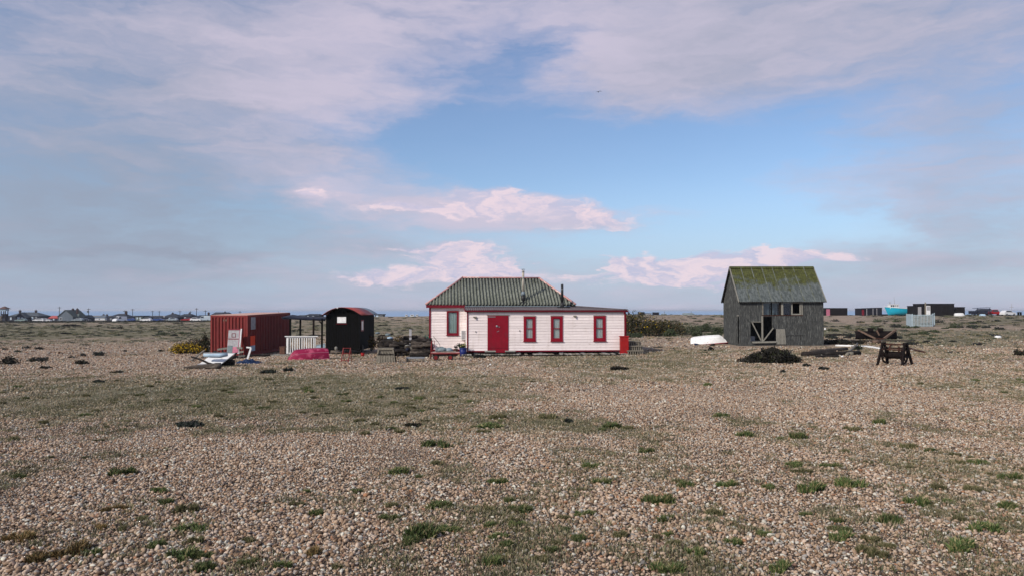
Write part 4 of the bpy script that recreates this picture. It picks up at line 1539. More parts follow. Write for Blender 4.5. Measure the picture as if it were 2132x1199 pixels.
# ================================================================== upturned boats
def upturned_boat(name, label, loc, rz, L, B, D, hullm, rimm, bow=0.5, pitch=0.0, transom=None, keelm=None):
    """hull laid keel up: x runs bow (-L/2) to stern (+L/2)"""
    t_ = thing(name, label, 'boat', loc)
    t_.rotation_euler = (0, pitch, rz)
    ns, nc = 22, 14
    vs, fs = [], []
    rim = [[], []]
    keel = []
    for i in range(ns + 1):
        f = i / ns
        x = -L / 2 + L * f
        half = B / 2 * (min(1.0, (1 - (1 - min(f / .62, 1)) ** 2.1)) if f < .62 else 1 - .18 * ((f - .62) / .38) ** 2)
        half = max(half, .012)
        dep = D * (1 - .55 * max(0, 1 - f / .22) ** 2) * (1 - .10 * (2 * f - 1.05) ** 2)
        sheer = .10 * D * (2 * f - .9) ** 2
        row = []
        for j in range(nc + 1):
            a = math.pi * j / nc
            yy = -half * math.copysign(abs(math.cos(a)) ** .95, math.cos(a))
            zz = -sheer * 0 + dep * (math.sin(a) ** .92)
            row.append((x + (.12 * L * (1 - f / .22) * (zz / D) if f < .22 else 0), yy, zz))
        vs += row
        rim[0].append(row[0]); rim[1].append(row[-1]); keel.append(row[nc // 2])
    w = nc + 1
    for i in range(ns):
        for j in range(nc):
            fs.append((i * w + j, i * w + j + 1, (i + 1) * w + j + 1, (i + 1) * w + j))
    m = MB(); m.add(vs, fs)
    hull = m.build('hull', hullm, t_, True)
    m = MB(); m.add(vs[-w:], [tuple(range(w))]); m.build('transom', transom or hullm, t_)
    m = MB()
    for r_ in rim:
        m.tube([(q_[0], q_[1], q_[2] + .02) for q_ in r_], .028, 6)
    m.build('gunwale', rimm, t_)
    m = MB()
    m.tube([(q_[0], q_[1], q_[2] + .015) for q_ in keel[1:-1]], .022, 6)
    m.build('keel', keelm or rimm, t_)
    for jj in (3, nc - 3):
        m = MB(); m.tube([vs[i * w + jj] for i in range(1, ns + 1)], .016, 5); m.build('strake', keelm or rimm, t_)
    return t_


pa, pb = hit(600, 756), hit(660, 743)
c = (pa + pb) / 2
upturned_boat('rowing_boat', 'magenta upturned rowing boat in front of the white railing', (c.x + .1, c.y + .3, c.z - .03), R(28), 2.1, .90, .58, pink_gel, pink_rim, pitch=R(-3))
pa, pb = hit(1447, 712), hit(1515, 719)
c = (pa + pb) / 2
db = upturned_boat('dinghy', 'white upturned dinghy with a red rim beside the derelict shed', (c.x, c.y + .3, c.z - .02), R(158), 2.6, 1.2, .62, white_plain, bright_red, pitch=R(5), transom=grey_panel, keelm=white_plain)


# ================================================================== derelict shed
def build_shed():
    Y = 52.0
    x0 = (1541 - CX) / F * Y
    x1 = (1713.5 - CX) / F * Y
    w, D = x1 - x0, 3.95
    gz = at(1541, 719, Y).z
    t_ = thing('derelict_shed', 'derelict grey boarded shed with mossy roof and broken doorway', 'shed', (x0, Y, gz), 0)
    xz = lambda px, row, y=0.0: (at(px, row, Y + y).x - x0, at(px, row, Y + y).z - gz)
    ez = xz(1541, 627.5)[1]
    rz_ = at(1600, 557.5, Y + D / 2).z - gz
    # openings in the front: window band, left hole, doorway
    wb = (xz(1586, 655)[0], xz(1671, 655)[0], xz(1586, 655)[1], ez - .06)
    hole = (xz(1564, 708)[0], xz(1585, 708)[0], xz(1564, 709)[1], xz(1564, 670)[1])
    door_ = (xz(1585, 709)[0], xz(1608, 709)[0], xz(1585, 709)[1], xz(1585, 656.5)[1])
    low = (xz(1608, 709)[0], xz(1616, 709)[0], xz(1585, 709)[1], xz(1612, 684)[1])
    holes = [wb, hole, door_, low]
    # structure: posts, rails, floor, back wall
    fr = MB()
    for (xx, yy) in ((.06, .08), (w - .06, .08), (.06, D - .08), (w - .06, D - .08)):
        fr.box(xx - .05, xx + .05, yy - .05, yy + .05, -.2, ez - .02)
    for zz in (ez - .12, ):
        fr.box(.11, w - .11, .04, .12, zz, zz + .1)
        fr.box(.11, w - .11, D - .12, D - .04, zz, zz + .1)
    fr.build('frame', grey_wood, t_)
    m = MB(); m.box(.02, w - .02, .14, D - .06, -.2, xz(1564, 711)[1]); m.build('floor', dark_wood, t_)

    def vboards(wall, n, span, mk, zlo, ztop, hs):
        for i in range(n):
            a, b = span * i / n + .003, span * (i + 1) / n - .003
            cx = (a + b) / 2
            cuts = [(zlo + rng.uniform(-.03, .02), ztop(cx))]
            for h in hs:
                if h[0] < cx < h[1]:
                    nc = []
                    for (p0, p1) in cuts:
                        if h[3] <= p0 or h[2] >= p1: nc.append((p0, p1)); continue
                        if h[2] > p0 + .03: nc.append((p0, h[2]))
                        if h[3] < p1 - .03: nc.append((h[3], p1))
                    cuts = nc
            for (p0, p1) in cuts:
                mk(a, b, p0, p1, wall)
    e = MB(); e.box(.11, w - .11, .045, .115, wb[2] - .12, wb[2] - .03)
    front = e.build('front_wall', grey_wood, t_)

    def mk_front(a, b, p0, p1, wall):
        m = MB(); o = rng.uniform(0, .012)
        m.box(a, b, .0 - o, .022 - o, p0, p1)
        # cover strip over the joint
        m.box(b - .012, b + .014, -.018 - o, -.0005 - o, p0 + .01, p1 - .005)
        m.build('board', shed_board, wall)
    vboards(front, 42, w, mk_front, -.12, lambda s: ez - .015, holes)
    # left gable end with a slit of a doorway
    e = MB(); e.box(.045, .115, .14, D - .14, ez - .1, ez)
    gable = e.build('gable_wall', grey_wood, t_)
    sd = (.16, .62, .12, at(1537, 657.5, Y + .4).z - gz)

    def mk_left(a, b, p0, p1, wall):
        m = MB(); o = rng.uniform(0, .012)
        m.box(-.024 - o, -.002 - o, a, b, p0, p1); m.box(-.04 - o, -.0245 - o, b - .012, b + .014, p0 + .01, p1 - .005)
        m.build('board', shed_board, wall)
    ztop = lambda s: ez + (rz_ - ez) * (1 - abs(2 * s / D - 1)) - .06
    vboards(gable, 28, D, mk_left, -.1, ztop, [sd])
    e = MB(); e.box(w - .115, w - .045, .14, D - .14, ez - .1, ez)
    gable2 = e.build('gable_wall', grey_wood, t_)

    def mk_right(a, b, p0, p1, wall):
        m = MB(); m.box(w + .002, w + .024, a, b, p0, p1); m.build('board', shed_board, wall)
    vboards(gable2, 28, D, mk_right, -.1, ztop, [])
    e = MB(); e.box(0, w, D - .02, D + .002, -.1, ez - .02); e.build('back_wall', shed_board, t_)
    m = MB(); m.box(-.05, .03, .13, .65, sd[3], sd[3] + .07); m.build('lintel', shed_pale, gable)
    m = MB(); m.beam((-.07, .60, -.05), (-.06, .74, sd[3] - .05), .10, .03, up=(0, 1, 0)); m.build('loose_plank', shed_board, gable)
    # roof: two courses of sheets each side, ridge, barge boards
    sl = MB()
    ro = MB()
    ov = .14
    yA, zA = -.20, ez - .03
    yR = D / 2
    rise = rz_ - ez
    slope = Vector((0, yR - yA, rz_ - zA))
    ro.add([(-ov + .05, yA, zA - .03), (w + ov - .05, yA, zA - .03), (w + ov - .05, yR, rz_ - .04), (-ov + .05, yR, rz_ - .04), (w + ov - .05, D - yA, zA - .03), (-ov + .05, D - yA, zA - .03)],
           [(0, 1, 2, 3), (3, 2, 4, 5)])
    roof = ro.build('roof', dark_wood, t_)
    nS = 8
    for side in (0, 1):
        for course in (0, 1):
            for i in range(nS):
                a = -ov + (w + 2 * ov) * i / nS
                b = -ov + (w + 2 * ov) * (i + 1) / nS + .05
                f0, f1 = (0.0, .56) if course == 0 else (.53, 1.0)
                lift = (.012 if course == 0 else .030) + (.009 if i % 2 else 0)
                m = MB()
                N = 40
                vs = []
                for j in range(N + 1):
                    s = a + (b - a) * j / N
                    hgt = lift + .010 * math.sin(2 * math.pi * s / .15)
                    for f in (f0, f1):
                        y = yA + (yR - yA) * f
                        z = zA + (rz_ - zA) * f
                        if side: y = D - y
                        vs.append((s + rng.uniform(-.0, .0), y, z + hgt))
                m.add(vs, [(2 * j, 2 * j + 2, 2 * j + 3, 2 * j + 1) for j in range(N)])
                # upstand of the overlapping edge
                y0_, z0_ = yA + (yR - yA) * f0, zA + (rz_ - zA) * f0
                y1_, z1_ = yA + (yR - yA) * f1, zA + (rz_ - zA) * f1
                m.build('roof_sheet', roof_shed, roof, False)
                if not side and i:
                    m = MB(); m.beam((a + .02, y0_ + .01, z0_ + lift + .03), (a + .02, y1_ - .04, z1_ + lift + .02), .045, .03); m.build('seam_strip', shed_seam, roof)
    m = MB(); m.prism([(yR - .16, rz_ - .06), (yR, rz_ + .095), (yR + .16, rz_ - .06), (yR, rz_ + .04)], -ov - .02, w + ov + .02, 'x'); m.build('ridge_cap', roof_shed, roof)
    for xx in (-ov - .01, w + ov + .01):
        for (ya, yb) in ((yA, yR), (D - yA, yR)):
            m = MB(); m.beam((xx, ya, zA + .0), (xx, yb, rz_ + .0), .04, .13, up=(0, 0, 1)); m.build('barge_board', shed_pale if ya < 1 else dark_wood, roof)
    # window band
    a, b, z0, z1 = wb
    ps = [1586.5, 1589.5, 1605.5, 1607, 1621.5, 1626, 1630.5, 1647, 1650, 1665, 1667.5, 1670.5]
    W_ = lambda px: xz(px, 640)[0]
    e = MB(); e.box(a - .02, b + .02, -.03, .06, z0 - .06, z0); sill = e.build('window_sill', rust, t_)
    for (pa, pb, mt) in ((1586, 1589, grey_wood), (1604.8, 1607.2, black_tar), (1621.5, 1626, dark_wood), (1626, 1630.5, shed_pale), (1647.3, 1650, shed_pale), (1664.8, 1667.3, shed_pale), (1668.5, 1671.2, shed_pale)):
        m = MB(); m.box(W_(pa), W_(pb), -.026, .05, z0 + .001, z1); m.build('mullion', mt, t_)
    for (pa, pb) in ((1589, 1604.8), (1607.2, 1621.5), (1630.5, 1647.3)):
        m = MB(); m.box(W_(pa), W_(pb), .0, .008, z0 + .02, z1 - .01); m.build('pane', glass, t_)
        m = MB(); m.box(W_(pa), W_(pb), .35, .37, z0 - .1, z1 + .0); m.build('pane_backing', navy if pa > 1620 else canvas, t_)  # plain panel behind the glass, navy behind the dark pane
    m = MB(); m.box(W_(1650), W_(1664.8), -.024, .03, z0 + .001, z0 + .09); m.build('casement_rail', shed_pale, t_)
    # broken door frames
    m = MB(); X_, Z_ = xz(1586, 657); X2, Z2 = xz(1587, 709); m.beam((X2, -.03, Z2 - .05), (X_ + .02, -.03, Z_), .11, .06, up=(0, 1, 0)); m.build('door_post', shed_pale, t_)
    m = MB(); A_ = xz(1565.5, 671); B_ = xz(1584, 708); m.beam((A_[0], -.045, A_[1]), (B_[0], -.045, B_[1]), .075, .04, up=(0, 1, 0)); m.build('door_brace', shed_pale, t_)
    m = MB(); A_ = xz(1609.5, 682); B_ = xz(1589, 709); m.beam((A_[0], -.045, A_[1]), (B_[0], -.045, B_[1]), .075, .04, up=(0, 1, 0)); m.build('door_brace', shed_pale, t_)
    m = MB(); A_ = xz(1607.5, 657); B_ = xz(1609, 683); m.beam((A_[0], -.03, A_[1]), (B_[0], -.03, B_[1]), .06, .04, up=(0, 1, 0)); m.build('door_edge', shed_board, t_)
    m = MB(); A_ = xz(1564, 669.5); B_ = xz(1585, 669.5); m.beam((A_[0], -.03, A_[1]), (B_[0], -.03, B_[1]), .05, .04); m.build('door_rail', shed_pale, t_)
    m = MB(); A_ = xz(1566, 712); B_ = xz(1614, 711); m.beam((A_[0], -.10, A_[1]), (B_[0], -.10, B_[1]), .16, .11); m.build('threshold', shed_pale, t_)
    for i in range(7):
        pa, pb = 1615.5 + i * 2.6, 1615.5 + (i + 1) * 2.6
        A_ = xz(pa + .5 * i * 0, 684); B_ = xz(pa + i * .45, 716)
        m = MB(); m.beam((A_[0] + .04, -.05, A_[1]), (B_[0] + .04, -.08, B_[1]), .082, .022, up=(0, 1, 0)); m.build('pale_plank', shed_pale, t_)
    m = MB(); A_ = xz(1634, 697); B_ = xz(1674, 696.5); m.beam((A_[0], -.035, A_[1]), (B_[0], -.035, B_[1]), .05, .05); m.build('ledge', shed_board, t_)
    m = MB(); m.box(hole[0] + .05, hole[0] + .45, .6, 1.0, xz(1564, 711)[1] - .02, xz(1564, 700)[1]); m.build('stored_box', grey_panel, t_)
    return t_


shed = build_shed()


# ================================================================== scrap heap by the container
def slab(mb, pts, th):
    """a thick sheet through four corner points (top face), th downwards along its normal"""
    P4 = [Vector(p) for p in pts]
    n = (P4[1] - P4[0]).cross(P4[3] - P4[0]).normalized() * th
    mb.add([*P4, *[p - n for p in P4]], [(0, 1, 2, 3), (7, 6, 5, 4), (0, 4, 5, 1), (1, 5, 6, 2), (2, 6, 7, 3), (3, 7, 4, 0)])


def log(mb, a, b, r0, r1, seed, n=7, k=7, bend=.05):
    r = random.Random(seed)
    a, b = Vector(a), Vector(b)
    pts, rad = [], []
    L = (b - a).length
    for i in range(k):
        f = i / (k - 1)
        pts.append(a.lerp(b, f) + Vector((r.uniform(-1, 1), r.uniform(-1, 1), r.uniform(-.6, 1))) * L * bend * math.sin(f * math.pi) * .6)
        rad.append((r0 + (r1 - r0) * f) * r.uniform(.88, 1.12))
    mb.tube(pts, rad, n)


base = hit(440, 766)
t_ = thing('tilted_sheet', 'large white sheet lying tilted on the scrap heap', 'sheet', base)
m = MB()
q_ = [hit(412, 763), hit(456, 763)]
A, B = q_[0] - base, q_[1] - base
slab(m, [(A.x, A.y, .05), (B.x, B.y, .03), (B.x + .38, B.y + .75, .50), (A.x + .38, A.y + .75, .52)], .03)
m.build('sheet', white_plain, t_)
m = MB(); slab(m, [(A.x - .02, A.y - .045, .07), (B.x + .02, B.y - .045, .05), (B.x + .05, B.y + .03, .090), (A.x + .02, A.y + .03, .11)], .05); m.build('edge', grey_panel, t_)
m = MB(); log(m, (A.x + .4, A.y + .75, .10), (B.x + .36, B.y + .77, .08), .15, .15, 3)
# the timbers that carry it are a thing of their own
o = m.build('prop_timber', dark_wood, None)
o.location = base
tag(o, 'dark timbers propping up the tilted white sheet', 'timber')

p = Vector(base) + Vector((.10, 1.25, -.02)); p.x = (450 - CX) / F * p.y
t_ = thing('rolled_sheet', 'pale blue grey rolled sheet across the top of the tilted white sheet', 'sheet', (p.x, p.y, p.z + .29))
m = MB(); m.tube([(-.50, 0, .22), (-.2, .02, .20), (.2, .0, .19), (.50, .03, .24)], [.09, .11, .11, .09], 10); m.build('roll', pale_blue, t_, True)
m = MB(); m.tube([(-.51, -.06, .29), (0, -.05, .285), (.51, -.03, .31)], .022, 6); m.build('seam', grey_panel, t_, True)

p = gp(486, 45.2)
t_ = thing('appliance_front', 'pale grey appliance front leaning on the end of the container', 'panel', (p.x, p.y, p.z + .16), R(-6))
t_.rotation_euler = (R(-9), 0, R(-4))
k = 45 / F
m = MB(); m.box(-.38, .38, 0, .07, 0, 1.52); body = m.build('leaf', grey_panel, t_)
m = MB(); m.box(-.38, .38, -.012, -.001, 1.44, 1.52); m.build('red_edge', red_trim, t_)
m = MB(); m.box(.30, .33, -.012, -.001, .05, 1.43); m.build('red_edge', pink_rim, t_)
m = MB()
for (a, b, c, d_) in ((-.16, .10, 1.0, 1.03), (-.16, .10, 1.22, 1.25), (-.16, -.13, 1.03, 1.22), (.07, .10, 1.03, 1.22)):
    m.box(a, b, -.014, -.001, c, d_)
m.build('port_frame', red_trim, t_)
m = MB(); m.box(-.36, .29, -.012, -.001, .88, .93); m.build('red_edge', red_trim, t_)
m = MB(); m.box(-.36, -.04, -.010, -.001, .06, .50); m.build('lower_panel', canvas, t_)
m = MB(); m.box(-.03, .28, -.010, -.001, .06, .42); m.build('lower_panel', pink_rim, t_)
m = MB(); m.box(.381, .44, -.02, .05, .0, 1.53); m.build('white_edge', white_plain, t_)

p = hit(516, 749)
t_ = thing('bent_trestle', 'narrow white bent trestle standing at the container corner', 'trestle', p)
m = MB(); m.beam((-.05, 0, -.05), (.12, .1, .62), .09, .04, up=(0, 1, 0)); m.build('upright', white_plain, t_)
m = MB(); m.beam((.13, .1, .64), (-.12, .12, .66), .07, .04, up=(0, 1, 0)); m.build('head', white_plain, t_)
p = hit(508, 757)
t_ = thing('tarpaulin', 'crumpled dark blue tarpaulin on the shingle below the container corner', 'tarpaulin', p)
m = MB()
n = 16
vs, fs = [], []
for i in range(n + 1):
    for j in range(9):
        u, v = i / n, j / 8
        e = math.sin(u * math.pi) * math.sin(v * math.pi)
        vs.append((-.62 + 1.3 * u, v * .9, -.03 + .26 * e ** .6 * (.55 + .45 * math.sin(u * 13 + v * 5) * math.cos(v * 11 + u * 4)) + .02 * rng.random()))
for i in range(n):
    for j in range(8):
        fs.append((i * 9 + j, (i + 1) * 9 + j, (i + 1) * 9 + j + 1, i * 9 + j + 1))
m.add(vs, fs); m.build('cloth', blue_tarp, t_)
# dark bits and offcuts of the heap
spots = [((478, 752), (500, 744), .10), ((470, 748), (512, 741), .13), ((480, 745), (496, 751), .08), ((455, 764), (480, 752), .05), ((490, 747), (515, 738), .09), ((466, 742), (505, 735), .14), ((478, 756), (505, 752), .06)]
for i, (a, b, r_) in enumerate(spots):
    A, B = hit(*a), hit(*b)
    B.y = A.y + .9; B.z = A.z + rng.uniform(.1, .45)
    m = MB(); mid = A
    log(m, (0, 0, r_ * .6), tuple(B - A), r_, r_ * .8, 40 + i)
    o = m.build('scrap_timber', dark_wood); o.location = A
    tag(o, 'dark scrap timber in the heap below the leaning appliance front', 'timber', 'scrap timbers in the heap by the container')
for i, (px, row, w_, dz) in enumerate(((498, 723.5, .30, .60), (503, 741, .34, .16), (481, 752, .36, .12), (494, 748, .22, .25), (462, 727, .5, .55), (502, 733, .22, .3))):
    p = hit(px, 746); z = at(px, row, p.y).z - p.z
    t2 = thing('pale_offcut', 'pale board offcut lying among the dark scrap timbers', 'board', p, R(rng.uniform(-25, 25)), 'pale offcuts in the heap by the container')
    m = MB(); m.beam((-w_ / 2, 0, z), (w_ / 2, .06, z + rng.uniform(-.05, .07)), .10, .03, up=(0, 1, 0)); m.build('offcut', shed_pale, t2)
    m = MB(); m.beam((0, .08, -.05), (0, .08, z - .03), .07, .05, up=(0, 1, 0)); m.build('stump', dark_wood, t2)

A, B = hit(383, 768), hit(456, 768)
m = MB(); log(m, (0, 0, .06), (B.x - A.x, .15, .10), .05, .15, 5, 9, 9, .03)
o = m.build('driftwood_log', drift_wood, None, True); o.location = A
tag(o, 'long tapering driftwood log lying below the tilted white sheet', 'log')
A, B = hit(398, 752), hit(426, 738)
m = MB(); m.beam((0, 0, .05), tuple(B - A + Vector((0, 0, .3))), .10, .05)
o = m.build('grey_plank', grey_wood); o.location = A
tag(o, 'grey plank sloping up to the edge of the tilted white sheet', 'plank')


# ================================================================== driftwood stack between hut and cottage
WOOD = 'driftwood timbers stacked beside the cottage'


def wood_piece(pxa, ra, pxb, rb, Y, rad, mat, seed, label='weathered driftwood timber in the stack between hut and cottage', kind='log', bend=.06):
    A, B = at(pxa, ra, Y), at(pxb, rb, Y + rng.uniform(-.3, .3))
    m = MB()
    if kind == 'log':
        log(m, (0, 0, 0), tuple(B - A), rad, rad * rng.uniform(.7, 1), seed, 8, 8, bend)
    else:
        m.beam((0, 0, 0), tuple(B - A), rad * 2.2, rad * 1.1)
    o = m.build('driftwood' if kind == 'log' else 'timber', mat, None, kind == 'log')
    o.location = A
    return tag(o, label, 'timber', WOOD)


# near stack against the cottage wall: curved ships' timbers
for i in range(9):
    r0 = 738 - i * 3.6
    wood_piece(858 + rng.uniform(-4, 3) - 2 * (i < 2), r0 + rng.uniform(-1, 1), 896 + rng.uniform(-3, 6), r0 - rng.uniform(-1, 3), 41.2 + i * .03, rng.uniform(.08, .13), drift_wood if i % 2 else dark_wood, 60 + i, 'curved driftwood timber stacked against the cottage wall', bend=.10)
for i in range(12):
    a = rng.uniform(788, 858); L = rng.uniform(22, 50); r0 = 736 - (i % 6) * 5.2
    wood_piece(a, r0 + rng.uniform(-2, 2), min(a + L, 874), r0 + rng.uniform(-4, 4), 43.2 + rng.uniform(-.4, .6), rng.uniform(.07, .14), dark_wood if i % 3 else drift_wood, 80 + i)
for i in range(14):
    a = rng.uniform(782, 862); L = rng.uniform(14, 34); r0 = 718 - (i % 5) * 4.6
    wood_piece(a, r0 + rng.uniform(-2, 2), min(a + L, 886), r0 + rng.uniform(-5, 5), 44.3 + rng.uniform(-.4, .8), rng.uniform(.07, .13), dark_wood if i % 3 else drift_wood, 110 + i, kind='log' if i % 4 else 'beam')
for i in range(12):
    a = rng.uniform(782, 850); r0 = 742 - rng.uniform(0, 26)
    wood_piece(a, r0, a + rng.uniform(14, 30), r0 + rng.uniform(-3, 3), 44.0 + rng.uniform(-.3, .3), rng.uniform(.12, .2), dark_wood, 150 + i, 'thick dark baulk at the foot of the stack beside the black hut')
# pale things lying on the stack
for (px, row, w_, h_, mt, lab, cat, nm) in ((808, 696, 12, 6, canvas, 'round grey blue float on top of the driftwood stack', 'float', 'fishing_float'),
                                            (786, 693, 10, 5, canvas, 'grey blue bundle at the hut end of the driftwood stack', 'bundle', 'canvas_bundle'),
                                            (812, 703, 12, 6, pale_blue, 'pale blue float resting on the driftwood stack', 'float', 'fishing_float'),
                                            (831, 696.5, 17, 3, grey_wood, 'pale grey rounded bundle along the stack top', 'bundle', 'canvas_bundle'),
                                            (848, 719, 10, 3.5, shed_pale, 'bleached short block in the driftwood stack', 'block', 'timber_block'),
                                            (857.5, 723.5, 4.5, 10, shed_pale, 'bleached upright stump between the two driftwood stacks', 'stump', 'timber_stump'),
                                            (885, 707, 6, 3.5, pink_cap, 'pinkish rounded block on the stack by the cottage', 'block', 'timber_block'),
                                            (849, 727, 9, 9, navy, 'dark navy tub set in the driftwood stack', 'tub', 'tub')):
    Yd = 42.6 if row > 715 else 43.6
    c = at(px, row, Yd); k = Yd / F
    v0, f0 = ico(2)
    vv = v0 * np.array([w_ * k / 2, .22, h_ * k / 2]) * (1 + .12 * np.sin(v0[:, [1, 2, 0]] * 4 + px))
    o = raw_mesh(nm, vv, f0, mt, None, True); o.location = c
    tag(o, lab, cat)
p = gp(855.5, 43.9)
t_ = thing('bleached_post', 'upright bleached post standing in the driftwood stack', 'post', p)
hh = at(855, 685.5, 43.9).z - p.z
m = MB(); m.add([(-.07, -.06, -.2), (.07, -.06, -.2), (.07, .06, -.2), (-.07, .06, -.2), (-.09, -.05, hh), (.05, -.05, hh - .02), (.05, .05, hh), (-.09, .05, hh + .02)],
                [(0, 3, 2, 1), (4, 5, 6, 7), (0, 1, 5, 4), (1, 2, 6, 5), (2, 3, 7, 6), (3, 0, 4, 7)])
m.build('shaft', grey_panel, t_)
m = MB(); m.box(-.10, .06, -.07, .07, hh * .72, hh * .75); m.build('band', rust, t_)
# netting heap
p = at(881, 700, 45.2)
t_ = thing('net_heap', 'heap of green fishing netting behind the driftwood stack', 'net', (p.x, p.y, G(p.x, p.y)))
v, f = leaf_cloud(2600, [(-.3, 0, .75, .4, .3, .35), (.2, 0, .85, .35, .3, .38), (0, 0, .4, .6, .4, .6)], .045, 5)
raw_mesh('netting', v, f, net_green, t_)
m = MB(); log(m, (-.5, 0, .5), (.5, .1, .95), .03, .03, 8); m.build('rope', net_green, t_)


# ================================================================== wooden steps, pallet, trolley and pots
def wooden_steps(name, label, p, rz, w, d, h, n, mat, slats):
    t_ = thing(name, label, 'steps', p, rz)
    for i in range(n):
        z = h * (i + 1) / n
        y0 = d * i / n
        fl = .05 * (n - 1 - i)
        m = MB(); m.box(-w / 2 - fl, w / 2 + fl, y0 - .03, y0 + d / n + .02, z - .06, z); m.build('tread', mat, t_)
        for s in range(slats):
            x = -w / 2 - fl + (w + 2 * fl) * (s + .5) / slats
            m = MB(); m.box(x - w / slats * .3, x + w / slats * .3, y0 + .0, y0 + .022, z - h / n - (.08 if i == 0 else 0), z - .061); m.build('slat', mat, t_)
    for sx in (-1, 1):
        m = MB()
        x = sx * (w / 2 + .06)
        m.beam((x + sx * .08, .02, -.08), (x, d - .02, h - .07), .045, .11); m.build('stringer', mat, t_)
        m = MB(); m.box(x - .04, x + .03, d - .08, d - .01, -.1, h - .07); m.build('leg', mat, t_)
    m = MB(); m.box(-w / 2, w / 2, d - .03, d, -.05, h - .07); m.build('back_board', dark_wood, t_)
    return t_


p = hit(1323, 738)
wooden_steps('wooden_steps', 'weathered slatted wooden steps beside the red water butt', (p.x, p.y, p.z), R(5), .78, .75, .78, 3, grey_wood, 7)


def slatted_stand():
    p = hit(803, 755)
    k = p.y / F
    t_ = thing('slatted_stand', 'weathered slatted wooden stand in front of the driftwood stack', 'stand', p, R(3))
    w, h = 36 * k, 31 * k
    m = MB(); m.box(-w * .44, w * .44, -.02, .42, h - .09, h); m.build('top_board', grey_wood, t_)
    m = MB(); m.box(-w * .40, w * .40, .04, .07, h - .26, h - .0905); m.build('apron', grey_wood, t_)
    m = MB(); m.box(-w * .47, w * .47, -.06, -.02, h * .54, h * .60); m.build('rail', dark_wood, t_)
    for i in range(5):
        x = (-.34 + .17 * i) * w
        m = MB(); m.box(x - .035, x + .035, .02, .05, h * .605, h * .74); m.build('upper_slat', grey_wood, t_)
    for i in range(6):
        f = -1 + 2 * (i + .5) / 6
        m = MB(); m.beam((f * w * .47, -.10, -.04), (f * w * .41, -.02, h * .56), .085 if i % 2 else .11, .022, up=(0, 1, 0)); m.build('lower_slat', grey_wood, t_)
    for sx in (-1, 1):
        m = MB(); m.beam((sx * w * .53, -.02, -.05), (sx * w * .42, 0, h - .09), .07, .06, up=(0, 1, 0)); m.build('leg', grey_wood, t_)
        m = MB(); m.beam((sx * w * .53, .45, -.05), (sx * w * .42, .38, h - .09), .07, .06, up=(0, 1, 0)); m.build('leg', dark_wood, t_)
    m = MB(); m.box(-w * .40, w * .40, .30, .32, 0, h - .1); m.build('back_board', dark_wood, t_)


slatted_stand()
p = hit(865, 753)
t_ = thing('low_bench', 'low grey slatted bench on the shingle before the driftwood', 'bench', p, R(2))
for i in range(3):
    m = MB(); m.box(-.45, .43, -.02 + i * .15, .10 + i * .15, .16 + i * .012, .20 + i * .012); m.build('slat', steel_grey, t_)
for x in (-.40, .36):
    m = MB(); m.box(x - .03, x + .03, .0, .36, -.05, .159); m.build('leg', grey_wood, t_)
m = MB(); m.box(-.45, .43, -.05, -.021, .08, .13); m.build('front_rail', grey_wood, t_)


